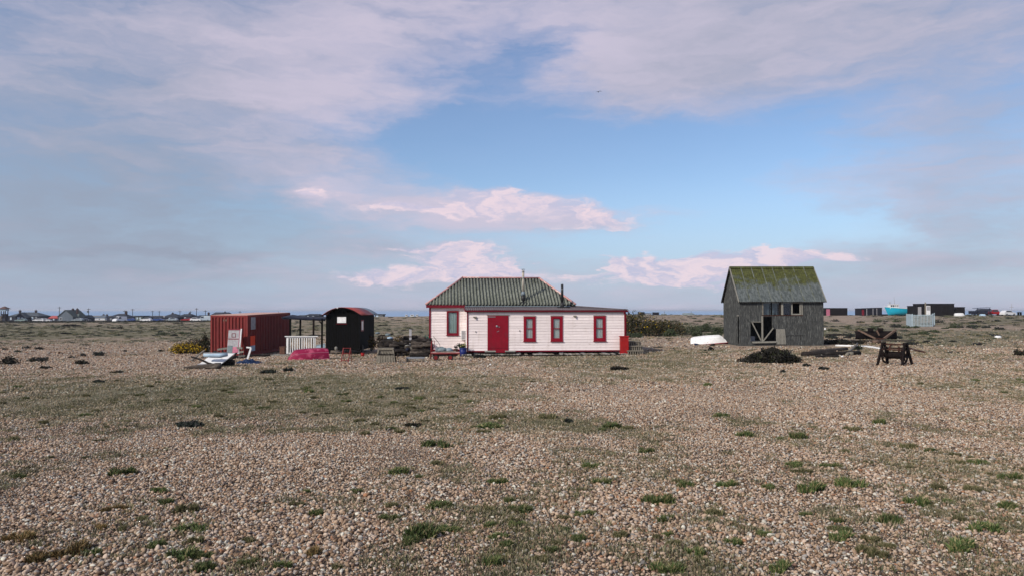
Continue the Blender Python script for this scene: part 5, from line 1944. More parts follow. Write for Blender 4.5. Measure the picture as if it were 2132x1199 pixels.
def trolley():
    p = hit(926, 750)
    k = p.y / F
    t_ = thing('luggage_trolley', 'red flat luggage trolley parked before the cottage', 'trolley', (p.x, p.y + .1, p.z), R(3))
    zb = 13.5 * k
    m = MB(); m.box(-30 * k, 31 * k, -.05, .65, zb, zb + .05); deck = m.build('deck', ladder_red, t_)
    for i in range(6):
        y0 = -.03 + i * .112
        m = MB(); m.box(-29 * k, 30 * k, y0, y0 + .105, zb + .051, zb + .075); m.build('deck_board', pink_cap, t_)
    for x in (-19, 11):
        for y in (.02, .56):
            ax = MB()
            ax.tube([(x * k, y - .03, .14), (x * k, y + .03, .14)], .14, 18)
            wh = ax.build('wheel', tyre_m, t_)
            h_ = MB(); h_.tube([(x * k, y - .038, .14), (x * k, y + .038, .14)], .095, 14); h_.build('rim', ladder_red, wh)
        m = MB(); m.box(x * k - .05, x * k + .05, 0.07, .53, .16, zb - .002); m.build('axle_block', black_iron, t_)
    m = MB(); m.box(-26 * k, 26 * k, .08, .52, zb - .10, zb - .003); m.build('underframe', black_iron, t_)
    for y in (.0, .60):
        m = MB(); m.tube([(-30 * k, y, zb - .25), (-29 * k, y, zb + .2), (-28 * k, y, zb + .62)], .022, 8); m.build('handle_post', ladder_red, t_, True)
    m = MB(); m.tube([(-28 * k, 0, zb + .60), (-28 * k, .60, zb + .60)], .022, 8); m.build('handle_bar', ladder_red, t_, True)
    m = MB(); m.tube([(-27 * k, 0, zb + .07), (-22 * k, 0, zb + .38), (-22 * k, 0, zb + .66), (-28 * k, 0, zb + .66)], .016, 6); m.build('handle_brace', ladder_red, t_, True)
    # load
    v0, f0 = ico(3)
    z = p.z + zb + .075
    vv = v0 * np.array([.30, .22, .15]); vv[:, 2] = np.maximum(vv[:, 2], -.11) + .11 + .02 * np.sin(v0[:, 0] * 8 + v0[:, 1] * 5)
    o = raw_mesh('stuffed_sack', vv, f0, canvas, None, True); o.location = (p.x - .22, p.y + .38, z); tag(o, 'grey blue stuffed sack lying on the red trolley', 'sack')
    vv = v0 * np.array([.20, .18, .13]); vv[:, 2] = np.maximum(vv[:, 2], -.09) + .09
    o = raw_mesh('small_sack', vv, f0, lead_blue, None, True); o.location = (p.x + .18, p.y + .42, z); tag(o, 'smaller blue grey bundle beside the sack on the trolley', 'bundle')
    for (x, w_, y, lab) in ((-.02, .34, .12, 'pale board lying on the trolley in front of the sack'), (.32, .42, .15, 'pale board on the trolley in front of the smaller bundle')):
        m = MB(); m.beam((-w_ / 2, 0, .02), (w_ / 2, .03, .05), .10, .04); o = m.build('pale_board', shed_pale); o.location = (p.x + x, p.y + y + .1, z); tag(o, lab, 'board')
    c = at(911.5, 712, p.y + .4)
    m = MB(); m.tube([(-.22, 0, .30), (.10, 0, -.10), (.12, 0, -.33)], .012, 6); o = m.build('thin_rod', black_iron); o.location = c; tag(o, 'thin dark rod leaning over the sack on the trolley', 'rod')
    return t_


trolley()


def pot(px, row, Y, r, h, mat, name, label, cat, z=None):
    p = gp(px, Y)
    if z is not None: p.z = z
    t_ = thing(name, label, cat, p)
    m = MB()
    n = 16
    prof = [(r * .78, -.03), (r, h), (r * 1.07, h), (r * 1.07, h - .03)]
    vs = []
    m.tube([(0, 0, -.03), (0, 0, h)], [r * .78, r], n)
    m.build('body', mat, t_, True)
    m = MB(); m.tube([(0, 0, h - .04), (0, 0, h + .012)], r * 1.07, n); m.build('rim', mat, t_, True)
    return t_


zb_ = 0.11
pot(964.5, 731, 42.6, .21, .50, blue_bin, 'blue_tub', 'dark blue plant tub at the cottage corner', 'tub')
pz = G((964.5 - CX) / F * 42.6, 42.6)
t_ = thing('potted_flowers', 'leafy plant with pale yellow flowers in the blue tub', 'plant', ((964.5 - CX) / F * 42.6, 42.6, pz + .46))
v, f = leaf_cloud(420, [(0, 0, .15, .22, .2, .18), (-.12, 0, .12, .16, .15, .15)], .05, 21); raw_mesh('foliage', v, f, leaf_green, t_)
v, f = leaf_cloud(40, [(0, -.08, .2, .22, .15, .16)], .04, 22); raw_mesh('flowers', v, f, flower_w, t_)
pot(949.5, 731, 42.9, .13, .42, rust, 'rusty_can', 'rusty brown tall can between trolley and blue tub', 'can')
pot(941.5, 731, 43.3, .15, .34, brown_box, 'clay_pot', 'brown clay pot beside the rusty can', 'pot')
t_ = thing('potted_shrub', 'small dark potted shrub sprouting from the rusty can', 'plant', (gp(949.5, 42.9) + Vector((0, 0, .40))))
v, f = leaf_cloud(160, [(0, 0, .12, .13, .12, .16), (.15, 0, .25, .12, .1, .12)], .04, 23); raw_mesh('foliage', v, f, leaf_dark, t_)

# red water butt at the right-hand corner
p = gp(1299, 43.55)
zt = at(1299, 698.5, 43.5).z
t_ = thing('water_butt', 'bright red water butt under the downpipe at the cottage corner', 'barrel', p)
m = MB(); m.box(-.24, .24, -.16, .18, -.02, zt - p.z - .05); m.build('tank', bright_red, t_)
m = MB(); m.box(-.27, .27, -.19, .21, zt - p.z - .049, zt - p.z); m.build('lid', bright_red, t_)
m = MB(); m.tube([(.0, -.165, .15), (.0, -.24, .13)], .02, 6); m.build('tap', black_iron, t_)

# red frame on the shingle before the hut
p = hit(718, 753)
k = p.y / F
t_ = thing('red_ladder', 'small red metal ladder frame standing before the black hut', 'ladder', p)
for x in (-8.5, 6.5):
    m = MB(); m.beam((x * k, 0, -.05), ((x + 3) * k, .25, 29 * k), .035, .035); m.build('side_rail', ladder_red, t_)
    m = MB(); m.beam(((x + 2) * k, .55, -.05), ((x + 3) * k, .27, 29 * k), .03, .03); m.build('prop', ladder_red, t_)
for f in (.12, .62, .97):
    m = MB(); m.beam(((-8.5 + 3 * f) * k, .25 * f, 29 * k * f), ((6.5 + 3 * f) * k, .25 * f, 29 * k * f), .03, .03); m.build('rung', ladder_red, t_)
pot(756, 737, 43.6, .11, .20, bright_red, 'red_pot', 'small red pot beside the black hut', 'pot')
p = gp(700.5, 42.0)
t_ = thing('float_on_stick', 'pale fishing float on a short stick before the black hut', 'float', p)
m = MB(); m.tube([(0, 0, -.1), (0, 0, .5)], .02, 6); m.build('stick', grey_wood, t_)
m = MB(); m.tube([(0, 0, .36), (0, 0, .44), (0, 0, .56), (0, 0, .60)], [.03, .08, .085, .04], 10); m.build('float', shed_pale, t_, True)
for (a, b, r_, lab) in (((693, 746), (746, 745), .05, 'weathered plank lying on shingle behind the red ladder'), ((770, 738), (785, 735), .09, 'pale green grey board beside the slatted stand'),
                        ((826, 739), (846, 738), .10, 'mossy low timber behind the low bench'), ((838, 738), (858, 737), .11, 'pale short log behind the low bench')):
    A, B = hit(*a), hit(*b)
    m = MB(); m.beam((0, 0, .03), (B.x - A.x, .1, .06), .16, r_)
    o = m.build('plank', grey_wood if r_ < .1 else shed_pale); o.location = A; tag(o, lab, 'plank')


# ================================================================== bushes
bush('gorse_bush', 'low gorse bush covered in yellow flowers beside the container', 'bush', 392, 735, 74, 37, leaf_gorse, 2200, .06, 31, flower_y, 1500)
bush('scrub_bush', 'tall brown scrub bush behind the yellow gorse', 'bush', 410, 722, 58, 56, leaf_brown, 2000, .07, 32, Y=50.5)
bush('scrub_bush', 'dark brown scrub close against the container wall', 'bush', 427, 722, 34, 52, leaf_gorse, 1300, .07, 33, Y=49.0)
GB = [(-.38, 0, .5, .14, .2, .48), (-.22, .02, .45, .14, .2, .5), (-.02, 0, .38, .16, .2, .36), (.18, .02, .34, .16, .2, .33), (.36, .0, .28, .13, .2, .28), (0, .05, .2, .46, .22, .26)]
bush('gorse_hedge', 'long dark gorse thicket with yellow flowers behind the cottage', 'bush', 1358, 699, 142, 55, leaf_gorse, 9500, .085, 34, flower_y, 300, blobs=GB)
for i, (px, row, w_, h_, lab) in enumerate(((1320, 702, 34, 16, 'bright green low bush at the foot of the gorse thicket'), (1395, 700, 40, 20, 'dull green bush at the far end of the gorse thicket'),
                                            (1438, 696, 52, 30, 'rounded sage green bush behind the upturned dinghy'), (1470, 690, 44, 26, 'dark green bush between dinghy and derelict shed'),
                                            (1497, 694, 40, 24, 'green bush against the side of the derelict shed'), (1452, 700, 26, 16, 'fresh green low bush behind the white dinghy'),
                                            (1482, 700, 40, 14, 'low dark bush close behind the white dinghy'))):
    bush('green_bush', lab, 'bush', px, row, w_, h_, leaf_green, 1500, .07, 50 + i)
bush('dark_scrub', 'wide black scrub mound on the shingle before the derelict shed', 'bush', 1604, 755, 134, 34, leaf_dark, 8000, .075, 60, up=1.1,
     blobs=[(0, 0, .35, .20, .2, .55), (.14, 0, .3, .2, .2, .5), (-.16, 0, .22, .22, .2, .36), (-.34, 0, .10, .16, .15, .18), (.32, 0, .16, .16, .15, .26), (.05, 0, .5, .12, .12, .42)])
bush('green_bush', 'small green bush at the edge of the black scrub mound', 'bush', 1645, 748, 34, 20, leaf_green, 600, .05, 61)
bush('dry_hedge', 'brown gold scrub along the back of the driftwood stack', 'bush', 812, 716, 88, 37, leaf_brown, 3200, .06, 62, flower_y, 50, Y=47.5, deep=.3,
     blobs=[(-.42, 0, .55, .1, .1, .42), (-.2, 0, .58, .14, .1, .42), (.02, 0, .52, .14, .1, .40), (.22, 0, .58, .14, .1, .42), (.42, 0, .5, .1, .1, .38)])
bush('yellow_plant', 'yellow green plant at the foot of the bleached post', 'plant', 845, 716, 14, 26, flower_w, 200, .06, 63, Y=43.7)
bush('leafy_clump', 'bright green leafy clump between magenta boat and black hut', 'plant', 676, 735, 22, 13, leaf_green, 420, .05, 64)
bush('leafy_clump', 'dark blue green leafy clump in front of the boardwalk', 'plant', 999, 745, 28, 12, leaf_kale, 500, .06, 65)
bush('leafy_clump', 'dark green plant growing through the timbers before the dozer blade', 'plant', 1784, 728, 26, 15, leaf_green, 500, .05, 66)
bush('scrub_bush', 'dark scrub lying low before the rusty dozer blade', 'bush', 1760, 716, 110, 18, leaf_dark, 2500, .06, 67, deep=.35)
K_ = 'dark sea kale clumps on the shingle'
KALE = [(23, 758, 56, 25, 0), (84, 753, 46, 18, 0), (54, 726, 24, 14, 0), (82, 727, 26, 11, 0), (38, 732, 18, 7, 0), (10, 728, 12, 6, 0), (170, 758, 30, 13, 0), (206, 740, 32, 14, 0), (173, 741, 14, 8, 0),
        (96, 767, 30, 7, 0), (150, 745, 14, 5, 0), (260, 731, 12, 5, 0), (336, 731, 16, 6, 'small dark sea kale close beside the yellow gorse'), (560, 777, 40, 11, 'flat black sea kale clump in front of the magenta boat'),
        (602, 773, 26, 10, 'small upright sea kale before the magenta boat bow'), (1290, 770, 40, 12, 'black double lobed sea kale before the red butt end of the cottage'), (1183, 881, 20, 8, 'single small black clump in the turf band before the cottage'),
        (395, 888, 72, 11, 'wide sprawling dark sea kale on the pebbles below the scrap heap'), (860, 889, 40, 7, 'flat dark strip of weed in the turf band before the cottage'), (1715, 770, 26, 9, 'dark green sea kale on shingle below the timber litter'),
        (1630, 776, 12, 7, 'tiny dark sea kale below the black scrub mound'), (2128, 739, 34, 18, 'black clump on the hump past the winch'), (841, 810, 36, 5, 'flat green weed strip on pebbles before the slatted stand'),
        (1484, 719, 14, 7, 'dark weed tucked under the white dinghy'), (245, 776, 28, 4, 0), (205, 796, 24, 5, 0), (1678, 762, 20, 6, 'dark weed at the green bush tip of the black scrub mound'), (1643, 757, 18, 6, 'blue green weed in the skirt of the black scrub mound')]
for i, (px, row, w_, h_, lab) in enumerate(KALE):
    bush('sea_kale', lab or ('large bushy sea kale clump on the bare shingle towards the village' if w_ > 26 else 'small sea kale clump on the bare shingle towards the village'), 'plant', px, row, w_, h_, leaf_kale if i % 3 else leaf_dark,
         int(260 + w_ * 9), .045 if row < 800 else .03, 200 + i, group=None if lab else K_ + (' large' if w_ > 26 else ' small'), up=.6)
K2 = 'dull green tussocks on the turf beyond the winch'
for i in range(46):
    px = rng.uniform(1722, 2128); row = rng.choice([rng.uniform(668, 684), rng.uniform(684, 702), rng.uniform(700, 718)])
    if 1880 < px < 1950 and row < 678: continue
    w_ = rng.uniform(14, 34); bush('tussock', 'low dull green tussock on the open turf by the beach sheds', 'plant', px, row, w_, w_ * rng.uniform(.25, .42), leaf_green if i % 2 else leaf_kale, 220, .09, 300 + i, group=K2, up=.6)
K3 = 'dark tussocks on the far turf behind the container and hut'
for i in range(22):
    px = rng.uniform(0, 880); row = rng.uniform(672, 700)
    w_ = rng.uniform(14, 40); bush('tussock', 'flat dark tussock on the far turf towards the village', 'plant', px, row, w_, w_ * rng.uniform(.12, .22), leaf_dark if i % 2 else leaf_green, 200, .12, 360 + i, group=K3, up=.6)
for i in range(10):
    px = rng.uniform(1310, 1500); row = rng.uniform(662, 682)
    w_ = rng.uniform(14, 30); bush('tussock', 'flat tussock on the turf between cottage and derelict shed', 'plant', px, row, w_, w_ * rng.uniform(.15, .3), leaf_green, 160, .10, 390 + i, group='tussocks on the turf behind the dinghy', up=.6)
bush('dark_bank', 'long dark scrub bank below the village house with twin chimneys', 'bush', 150, 679, 46, 8, leaf_dark, 700, .14, 399, deep=.3)


# ================================================================== grass tufts on the foreground shingle
def tuft_protos():
    kinds = []
    for i in range(5):
        kinds.append(('green', blade_green, 700 + i, 1.25))
    for i in range(4):
        kinds.append(('olive', blade_olive, 720 + i, 1.35))
    for i in range(2):
        kinds.append(('brown', blade_brown, 740 + i, 1.3))
    res = {'green': [], 'olive': [], 'brown': []}
    for (kd, mt, sd, wide) in kinds:
        v, f = tuft_mesh(sd, 620, .10, .078, mt, wide)
        o = raw_mesh('grass_tuft', v, f, mt)
        res[kd].append(o.data)
        bpy.data.objects.remove(o)
    return res


TP = tuft_protos()
LAB = {'green': 'low fresh green grass tuft growing between the pebbles', 'olive': 'thin olive grass tuft growing between the pebbles', 'brown': 'dry brown grass tuft growing between the pebbles'}


def place_tuft(px, row, wpx, kind):
    p = hit(px, row)
    k = p.y / F
    o = bpy.data.objects.new('grass_tuft', rng.choice(TP[kind]))
    COL.objects.link(o)
    s = wpx * k / 0.27
    o.location = (p.x, p.y, p.z + .008)
    o.scale = (s, s * rng.uniform(.8, 1.1), min(max(s, .5), 1.3) * rng.uniform(.8, 1.3))
    o.rotation_euler = (0, 0, rng.uniform(-.5, .5) + (math.pi if rng.random() < .5 else 0))
    big = wpx >= 50
    lab = LAB[kind].replace('low fresh', 'broad fresh' if big else 'small fresh').replace('thin olive', 'broad olive' if big else 'small olive').replace('dry brown', 'broad dry brown' if big else 'small dry brown')
    tag(o, lab, 'grass', ('broad ' if big else 'small ') + kind + ' grass tufts on the shingle')


KNOWN = [(912, 930, 70), (940, 1107, 60), (868, 1118, 100), (808, 1084, 50), (860, 1132, 54), (920, 1058, 72), (1075, 1064, 62), (1170, 1083, 38), (1218, 1076, 48), (1370, 1049, 70), (1385, 1084, 46), (398, 1106, 68),
         (258, 988, 55), (335, 1025, 38), (370, 1164, 84), (430, 1188, 64), (655, 1073, 42), (740, 1026, 32), (1035, 1007, 46), (1250, 1008, 42), (1425, 1013, 42), (1515, 1013, 52), (1500, 867, 42), (1545, 908, 42),
         (1665, 914, 52), (1835, 883, 42), (1775, 896, 42), (1890, 933, 48), (1660, 973, 52), (1730, 973, 46), (1490, 1073, 52), (1690, 1024, 72), (1780, 1013, 70), (1752, 1122, 62), (1825, 1159, 52), (1520, 1131, 46),
         (1625, 1186, 64), (1440, 1153, 52), (1385, 1194, 74), (2040, 1109, 84), (2000, 1144, 90), (2105, 998, 52), (1955, 1018, 42), (1900, 1049, 62), (1235, 973, 42), (1040, 872, 42), (1135, 872, 44), (1010, 890, 84),
         (1270, 890, 60), (700, 1185, 40), (520, 1130, 40), (1150, 1150, 46), (1060, 1140, 46), (1290, 1120, 40), (1030, 1180, 60), (1850, 1090, 60), (2090, 1060, 60), (830, 985, 60)]
for (px, row, w_) in KNOWN:
    place_tuft(px, row, w_, 'green' if w_ >= 54 or rng.random() < .7 else 'olive')
for (px, row, w_) in ((645, 1156, 52), (215, 1068, 32), (250, 1060, 34), (210, 1100, 30), (150, 1150, 74), (100, 1170, 80), (40, 1125, 60)):
    place_tuft(px, row, w_, 'brown')
for (px, row, w_) in ((395, 1065, 54), (1800, 1150, 50), (300, 1085, 40)):
    place_tuft(px, row, w_, 'olive')
cnt = 0
while cnt < 170:
    px, row = rng.uniform(-20, 2150), 790 + 400 * rng.random() ** 1.1
    p = hit(px, row)
    if float(vegmap(p.x, p.y)) < rng.uniform(.1, .75): continue
    cnt += 1
    w_ = rng.uniform(22, 46) * (.55 + .6 * (row - 790) / 400)
    place_tuft(px, row, w_, 'green' if rng.random() < .45 else 'olive')


def fine_turf():
    n = 46000
    ys = 3.5 + 44 * nrng.random(n * 5) ** 1.35
    xs = nrng.uniform(-.74, .74, n * 5) * (ys + 1)
    v = vegmap(xs, ys)
    patch = np.clip((fbm(xs * 1.9 + 11, ys * 1.0 + 4, 3) - .47) * 6, 0, 1)
    keep = nrng.random(n * 5) < np.clip((v - .06) * .60, 0, .24) * (0.15 + 0.85 * patch) * np.where(ys < 16, 1.0, .6)
    xs, ys = xs[keep][:n], ys[keep][:n]
    m_ = len(xs)
    pts = np.stack([xs, ys, land(xs, ys) + .014], -1)
    rot = np.stack([np.zeros(m_), np.zeros(m_), nrng.uniform(0, 6.28, m_)], -1)
    s = nrng.uniform(.6, 1.5, m_) * (1 + ys / 26)
    scl = np.stack([s * 1.4, s, s * .8], -1)
    pr = []
    for i in range(4):
        vv, ff = tuft_mesh(760 + i, 46, .085, .028, None, 1.5)
        pr.append(raw_mesh('turf', vv, ff, blade_turf if i % 4 else blade_olive))
    instancer('short_turf', pts, rot, scl, nrng.integers(0, 4, m_), pr, 'thin short turf spreading between the pebbles', 'grass')


fine_turf()


def far_clumps():
    n = 60000
    ys = 40 * (260 / 40.) ** nrng.random(n)
    xs = nrng.uniform(-.74, .74, n) * (ys + 1)
    v = vegmap(xs, ys)
    keep = (nrng.random(n) < np.clip((v - .15) * 1.1, 0, 1) * .22) & ~((np.abs(xs - 2) < 7.5) & (np.abs(ys - 46) < 6)) & ~((np.abs(xs - 18.8) < 4) & (np.abs(ys - 54) < 4)) & ~((np.abs(xs + 13.5) < 6.5) & (np.abs(ys - 48.5) < 5))
    xs, ys = xs[keep], ys[keep]
    m_ = len(xs)
    pts = np.stack([xs, ys, land(xs, ys) - .01], -1)
    rot = np.stack([np.zeros(m_), np.zeros(m_), nrng.uniform(0, 6.28, m_)], -1)
    s = nrng.uniform(.25, 1.0, m_) ** 1.5 * (.35 + ys / 150)
    scl = np.stack([s * 1.5, s, s * .55], -1)
    pr = []
    for i, mt in enumerate((leaf_green, blade_olive, leaf_kale, blade_turf)):
        vv, ff = leaf_cloud(60, [(0, 0, .12, .42, .4, .16), (.2, .1, .16, .2, .2, .2)], .09, 820 + i, up=.5)
        pr.append(raw_mesh('clump', vv, ff, mt))
    instancer('rough_pasture', pts, rot, scl, nrng.integers(0, 4, m_), pr, 'rough low growth across the flat ground behind the cottage', 'grass')


far_clumps()


# ================================================================== winch, dozer blade, timbers, gate
def winch():
    p = hit(1863, 759)
    k = p.y / F
    t_ = thing('rusty_winch', 'rusty iron hand winch with A frames standing on the shingle', 'winch', p, R(-50))
    W2 = .44
    h = 44 * k
    for sx in (-1, 1):
        x = sx * W2
        m = MB()
        for (ya, yb) in ((-.50, -.09), (.50, .09)):
            m.beam((x * 1.12, ya, -.05), (x, yb, h), .11, .07, up=(1, 0, 0))
        m.beam((x, -.12, h), (x, .12, h), .13, .10)
        m.beam((x * 1.06, -.33, h * .40), (x * 1.06, .33, h * .40), .08, .06)
        m.build('side_frame', rust_dark, t_)
        g = MB()
        zc = h * .46
        g.tube([(x * .86, .31 * math.cos(a * math.pi / 11), zc + .31 * math.sin(a * math.pi / 11)) for a in range(23)], .038, 6, False)
        for a in range(5):
            g.tube([(x * .86, 0, zc), (x * .86, .30 * math.cos(a * 1.2566), zc + .30 * math.sin(a * 1.2566))], .022, 5)
        gw = g.build('gear_wheel', rust_dark, t_)
        hb = MB(); hb.tube([(x * .9 - .06, 0, h * .46), (x * .9 + .06, 0, h * .46)], .08, 10); hb.build('hub', rust, gw)
    m = MB(); m.tube([(-W2 * .8, 0, h * .46), (W2 * .8, 0, h * .46)], .15, 18); m.build('drum', rust_dark, t_, True)
    for (y, z) in ((0, h * .96), (-.22, h * .72), (.2, h * .78)):
        m = MB(); m.tube([(-W2 * 1.1, y, z), (W2 * 1.1, y, z)], .032, 8); m.build('tie_rod', rust, t_, True)
    m = MB(); m.tube([(-W2 * .3, -.20, h * .72), (-W2 * .3, -.05, h * .98)], .03, 6); m.tube([(W2 * .5, -.12, h * .6), (W2 * .55, -.16, h * .9)], .03, 6); m.build('pawl', rust, t_)
    g = MB(); g.tube([(-W2 * .6, -.22, h * .72), (-W2 * .5, -.22, h * .72)], .13, 14); g.build('pinion', rust_dark, t_)
    m = MB(); m.tube([(W2 * 1.1, -.22, h * .72), (W2 * 1.3, -.22, h * .72), (W2 * 1.3, -.30, h * .46)], .025, 6); m.build('crank_handle', rust_dark, t_, True)
    return t_


winch()


def dozer_blade():
    p = hit(1825, 706)
    k = p.y / F
    t_ = thing('dozer_blade', 'rusty bulldozer blade with a bent push frame on the turf', 'blade', p)
    w, h = 86 * k, 19 * k
    m = MB()
    n = 10
    prof = [(.20 * (2 * i / n - 1) ** 2, h * i / n - .06) for i in range(n + 1)]
    poly = prof + [(y + .06, z) for (y, z) in prof[::-1]]
    m.prism(poly, -w / 2, w / 2, 'x')
    m.build('blade', rust_dark, t_)
    for (x, s) in ((-1, 1), (1, 1)):
        m = MB(); m.beam((x * w * .46, -.05, h * 1.05), (x * w * .10, -.55, .08), .16, .14); m.build('push_arm', rust_light, t_)
    m = MB(); m.beam((-w * .11, -.55, .08), (w * .11, -.55, .08), .16, .12); m.build('cross_beam', rust, t_)
    m = MB(); m.beam((-.02, -.05, h * 1.0), (.18, -.10, h * .45), .10, .10); m.build('strut', rust_light, t_)
    for x in (-.45, .35):
        m = MB(); m.box(x - .2, x + .2, -.02, .14, h - .08, h + .18); m.build('bracket', rust_dark, t_)


dozer_blade()
for i, (a, b, r_, mt, lab) in enumerate((((1672, 741), (1790, 738), .17, dark_wood, 'heavy dark baulk nearest the winch in the timber litter'), ((1690, 735), (1762, 729), .15, drift_wood, 'brown baulk lying behind the dark one in the timber litter'),
                                         ((1762, 741), (1785, 726), .08, grey_wood, 'short grey prop slanting up from the timber litter'), ((1740, 739), (1776, 739), .14, grey_wood, 'pale squared timber in the timber litter'),
                                         ((1700, 744), (1745, 743), .09, dark_wood, 'thin dark pole along the front of the timber litter'), ((1722, 716), (1768, 714), .12, dark_wood, 'dark log on the turf behind the derelict shed corner'),
                                         ((1740, 720), (1800, 722), .07, white_plain, 'white painted pole half hidden by the green plant'), ((1798, 722), (1836, 727), .08, white_plain, 'white painted pole lying behind the winch'),
                                         ((1780, 711), (1905, 710), .09, drift_wood, 'long flat timber below the dozer blade'), ((1720, 699), (1752, 698), .12, dark_wood, 'dark short log on the turf above the timber litter'),
                                         ((1890, 726), (1925, 735), .08, rust, 'rusty bar lying on the turf behind the winch'))):
    A, B = hit(*a), hit(*b)
    m = MB(); log(m, (0, 0, r_ * .5), tuple(B - A + Vector((0, 0, r_ * .5 + (.3 if i == 2 else 0)))), r_, r_ * .85, 500 + i, 8, 7, .012)
    o = m.build('timber', mt, None, True); o.location = A; tag(o, lab, 'timber')
p = hit(1826, 715)
t_ = thing('rusty_drum', 'small orange rusty drum lying below the dozer blade', 'drum', p)
m = MB(); m.tube([(-.3, 0, .12), (.22, .1, .12)], .14, 14); m.build('shell', rust_light, t_, True)
m = MB(); m.tube([(.20, .095, .12), (.25, .105, .12)], .15, 14); m.build('rim', rust, t_, True)


def scrap(px, row, w_, h_, mt, name, lab, cat):
    p = hit(px, row); k = p.y / F
    v0, f0 = ico(2)
    s = v0.copy(); s[:, 2] = np.maximum(s[:, 2], -.3)
    vv = s * np.array([w_ * k / 2, w_ * k * .3, h_ * k * .8]) * (1 + .15 * np.sin(v0[:, [1, 2, 0]] * 5 + px))
    o = raw_mesh(name, vv, f0, mt, None, False); o.location = (p.x, p.y, p.z + .05); tag(o, lab, cat)


scrap(2078, 703, 14, 5, white_plain, 'white_stone', 'white plastic lump on the open turf by the beach sheds', 'litter')
scrap(1718, 686, 4, 4, white_plain, 'white_stone', 'small white lump beside the derelict shed corner', 'litter')
scrap(1480, 728, 12, 6, black_tar, 'black_lump', 'small black lump on shingle before the white dinghy', 'lump')
scrap(1448, 718, 14, 3, blue_tarp, 'blue_scrap', 'flat blue scrap under the stern of the white dinghy', 'litter')
scrap(1465, 715, 22, 8, black_tar, 'black_lump', 'black lump low against the white dinghy', 'sheeting')
scrap(1754, 744, 6, 3, white_plain, 'white_stone', 'small white stone before the timber litter', 'stone')
scrap(1021, 761, 4, 3, white_plain, 'white_stone', 'single bright white stone on shingle before the crimson door', 'stone')
scrap(1541, 712, 8, 12, grey_wood, 'grey_stump', 'grey stump at the side door of the derelict shed', 'stump')

# white picket enclosure on the rise
pe = 'white picket enclosure on the beach rise'
picket_fence('picket_fence', 'white picket fence panel facing the winch on the rise', 1899, 1941, 647, 88.0, 14, fence_white, hgt=1.45, pw=.075, rails=(.08, .93))
picket_fence('picket_fence', 'solid side of the white picket enclosure towards the blue boat', 1886, 1898, 647, 91.0, 12, fence_white, Y1=88.2, hgt=1.50, pw=.25, rails=(.08, .93))
picket_fence('picket_fence', 'far side of the white picket enclosure beneath the black sheds', 1942, 1946, 646, 88.2, 6, fence_white, Y1=92.0, hgt=1.50, pw=.16, rails=(.08, .93))


# ================================================================== beach sheds, fishing boat and cars on the right
tar_far = surf('tarred_shed', (0.008, 0.0065, 0.0065), (0.014, 0.010, 0.010), 2.0, 0.8, 0.2, (3, 3, .5), spec=.1)
tar_blue = surf('dark_slate_shed', (0.010, 0.011, 0.017), (0.018, 0.018, 0.025), 2.0, 0.8, 0.2, spec=.1)


def box_shed(label, px0, px1, rtop, rbase, Y, depth, mat, planks=10, roof=.08, end=None, name='beach_shed', ptop2=None):
    a = gp((px0 + px1) / 2, Y)
    k = Y / F
    w = (px1 - px0) * k
    gz = min(a.z, at(px0, rbase, Y).z)
    h = at(px0, rtop, Y).z - gz
    h2 = (at(px0, ptop2, Y).z - gz) if ptop2 else h
    t_ = thing(name, label, 'shed', (a.x, Y, gz))
    m = MB()
    m.add([(-w / 2, 0, -.4), (w / 2, 0, -.4), (w / 2, depth, -.4), (-w / 2, depth, -.4), (-w / 2, 0, h2 - roof), (w / 2, 0, h - roof), (w / 2, depth, h - roof), (-w / 2, depth, h2 - roof)],
          [(0, 3, 2, 1), (4, 5, 6, 7), (0, 1, 5, 4), (1, 2, 6, 5), (2, 3, 7, 6), (3, 0, 4, 7)])
    wl = m.build('wall', mat, t_)
    for i in range(planks):
        x0, x1 = -w / 2 + w * i / planks + .02, -w / 2 + w * (i + 1) / planks - .02
        zt = h2 + (h - h2) * (i / planks) - roof - .02
        m = MB(); m.box(x0, x1, -.03 - rng.uniform(0, .02), -.002, -.3, zt); m.build('plank', mat, wl)
    m = MB(); m.add([(-w / 2 - .12, -.15, h2 - roof), (w / 2 + .12, -.15, h - roof), (w / 2 + .12, depth + .12, h - roof), (-w / 2 - .12, depth + .12, h2 - roof),
                     (-w / 2 - .12, -.15, h2), (w / 2 + .12, -.15, h), (w / 2 + .12, depth + .12, h), (-w / 2 - .12, depth + .12, h2)],
                    [(0, 3, 2, 1), (4, 5, 6, 7), (0, 1, 5, 4), (1, 2, 6, 5), (2, 3, 7, 6), (3, 0, 4, 7)]); m.build('roof', tar_blue, t_)
    return t_, wl, w, h


YS = 215.0
t_, wl, w, h = box_shed('low flat black shed nearest the derelict shed on the ridge', 1719, 1764, 640.5, 655, YS, 4, tar_far, 12)
m = MB(); m.box(-w / 2 + .1, -w / 2 + 1.15, -.10, -.06, -.1, h - .35); m.build('pale_door', pink_rim, wl)
t_, wl, w, h = box_shed('dark shed with slate front on the ridge beside the blue boat', 1793, 1836, 639.8, 657, YS, 4, tar_blue, 10, ptop2=641.5)
m = MB(); m.box(-w / 2 + .1, -w / 2 + .75, -.10, -.06, .1, h - .6); m.build('red_panel', red_trim, wl)
for px in (1804, 1817, 1825):
    x = (px - 1814.5) * YS / F
    m = MB(); m.box(x - .08, x + .08, -.10, -.055, 0, h - .2); m.build('post', grey_panel, wl)
box_shed('low black lean-to attached beside the dark slate shed', 1836, 1848, 653.5, 658, YS, 3, tar_far, 3)
box_shed('big black tarred shed on the ridge behind the picket fence', 1925, 1986.5, 631.5, 659, 205, 6, tar_far, 16)
t_, wl, w, h = box_shed('black shed with pale door on the blue boat side of the big black shed', 1908.5, 1924.5, 636, 658, 205.4, 5, tar_far, 5)
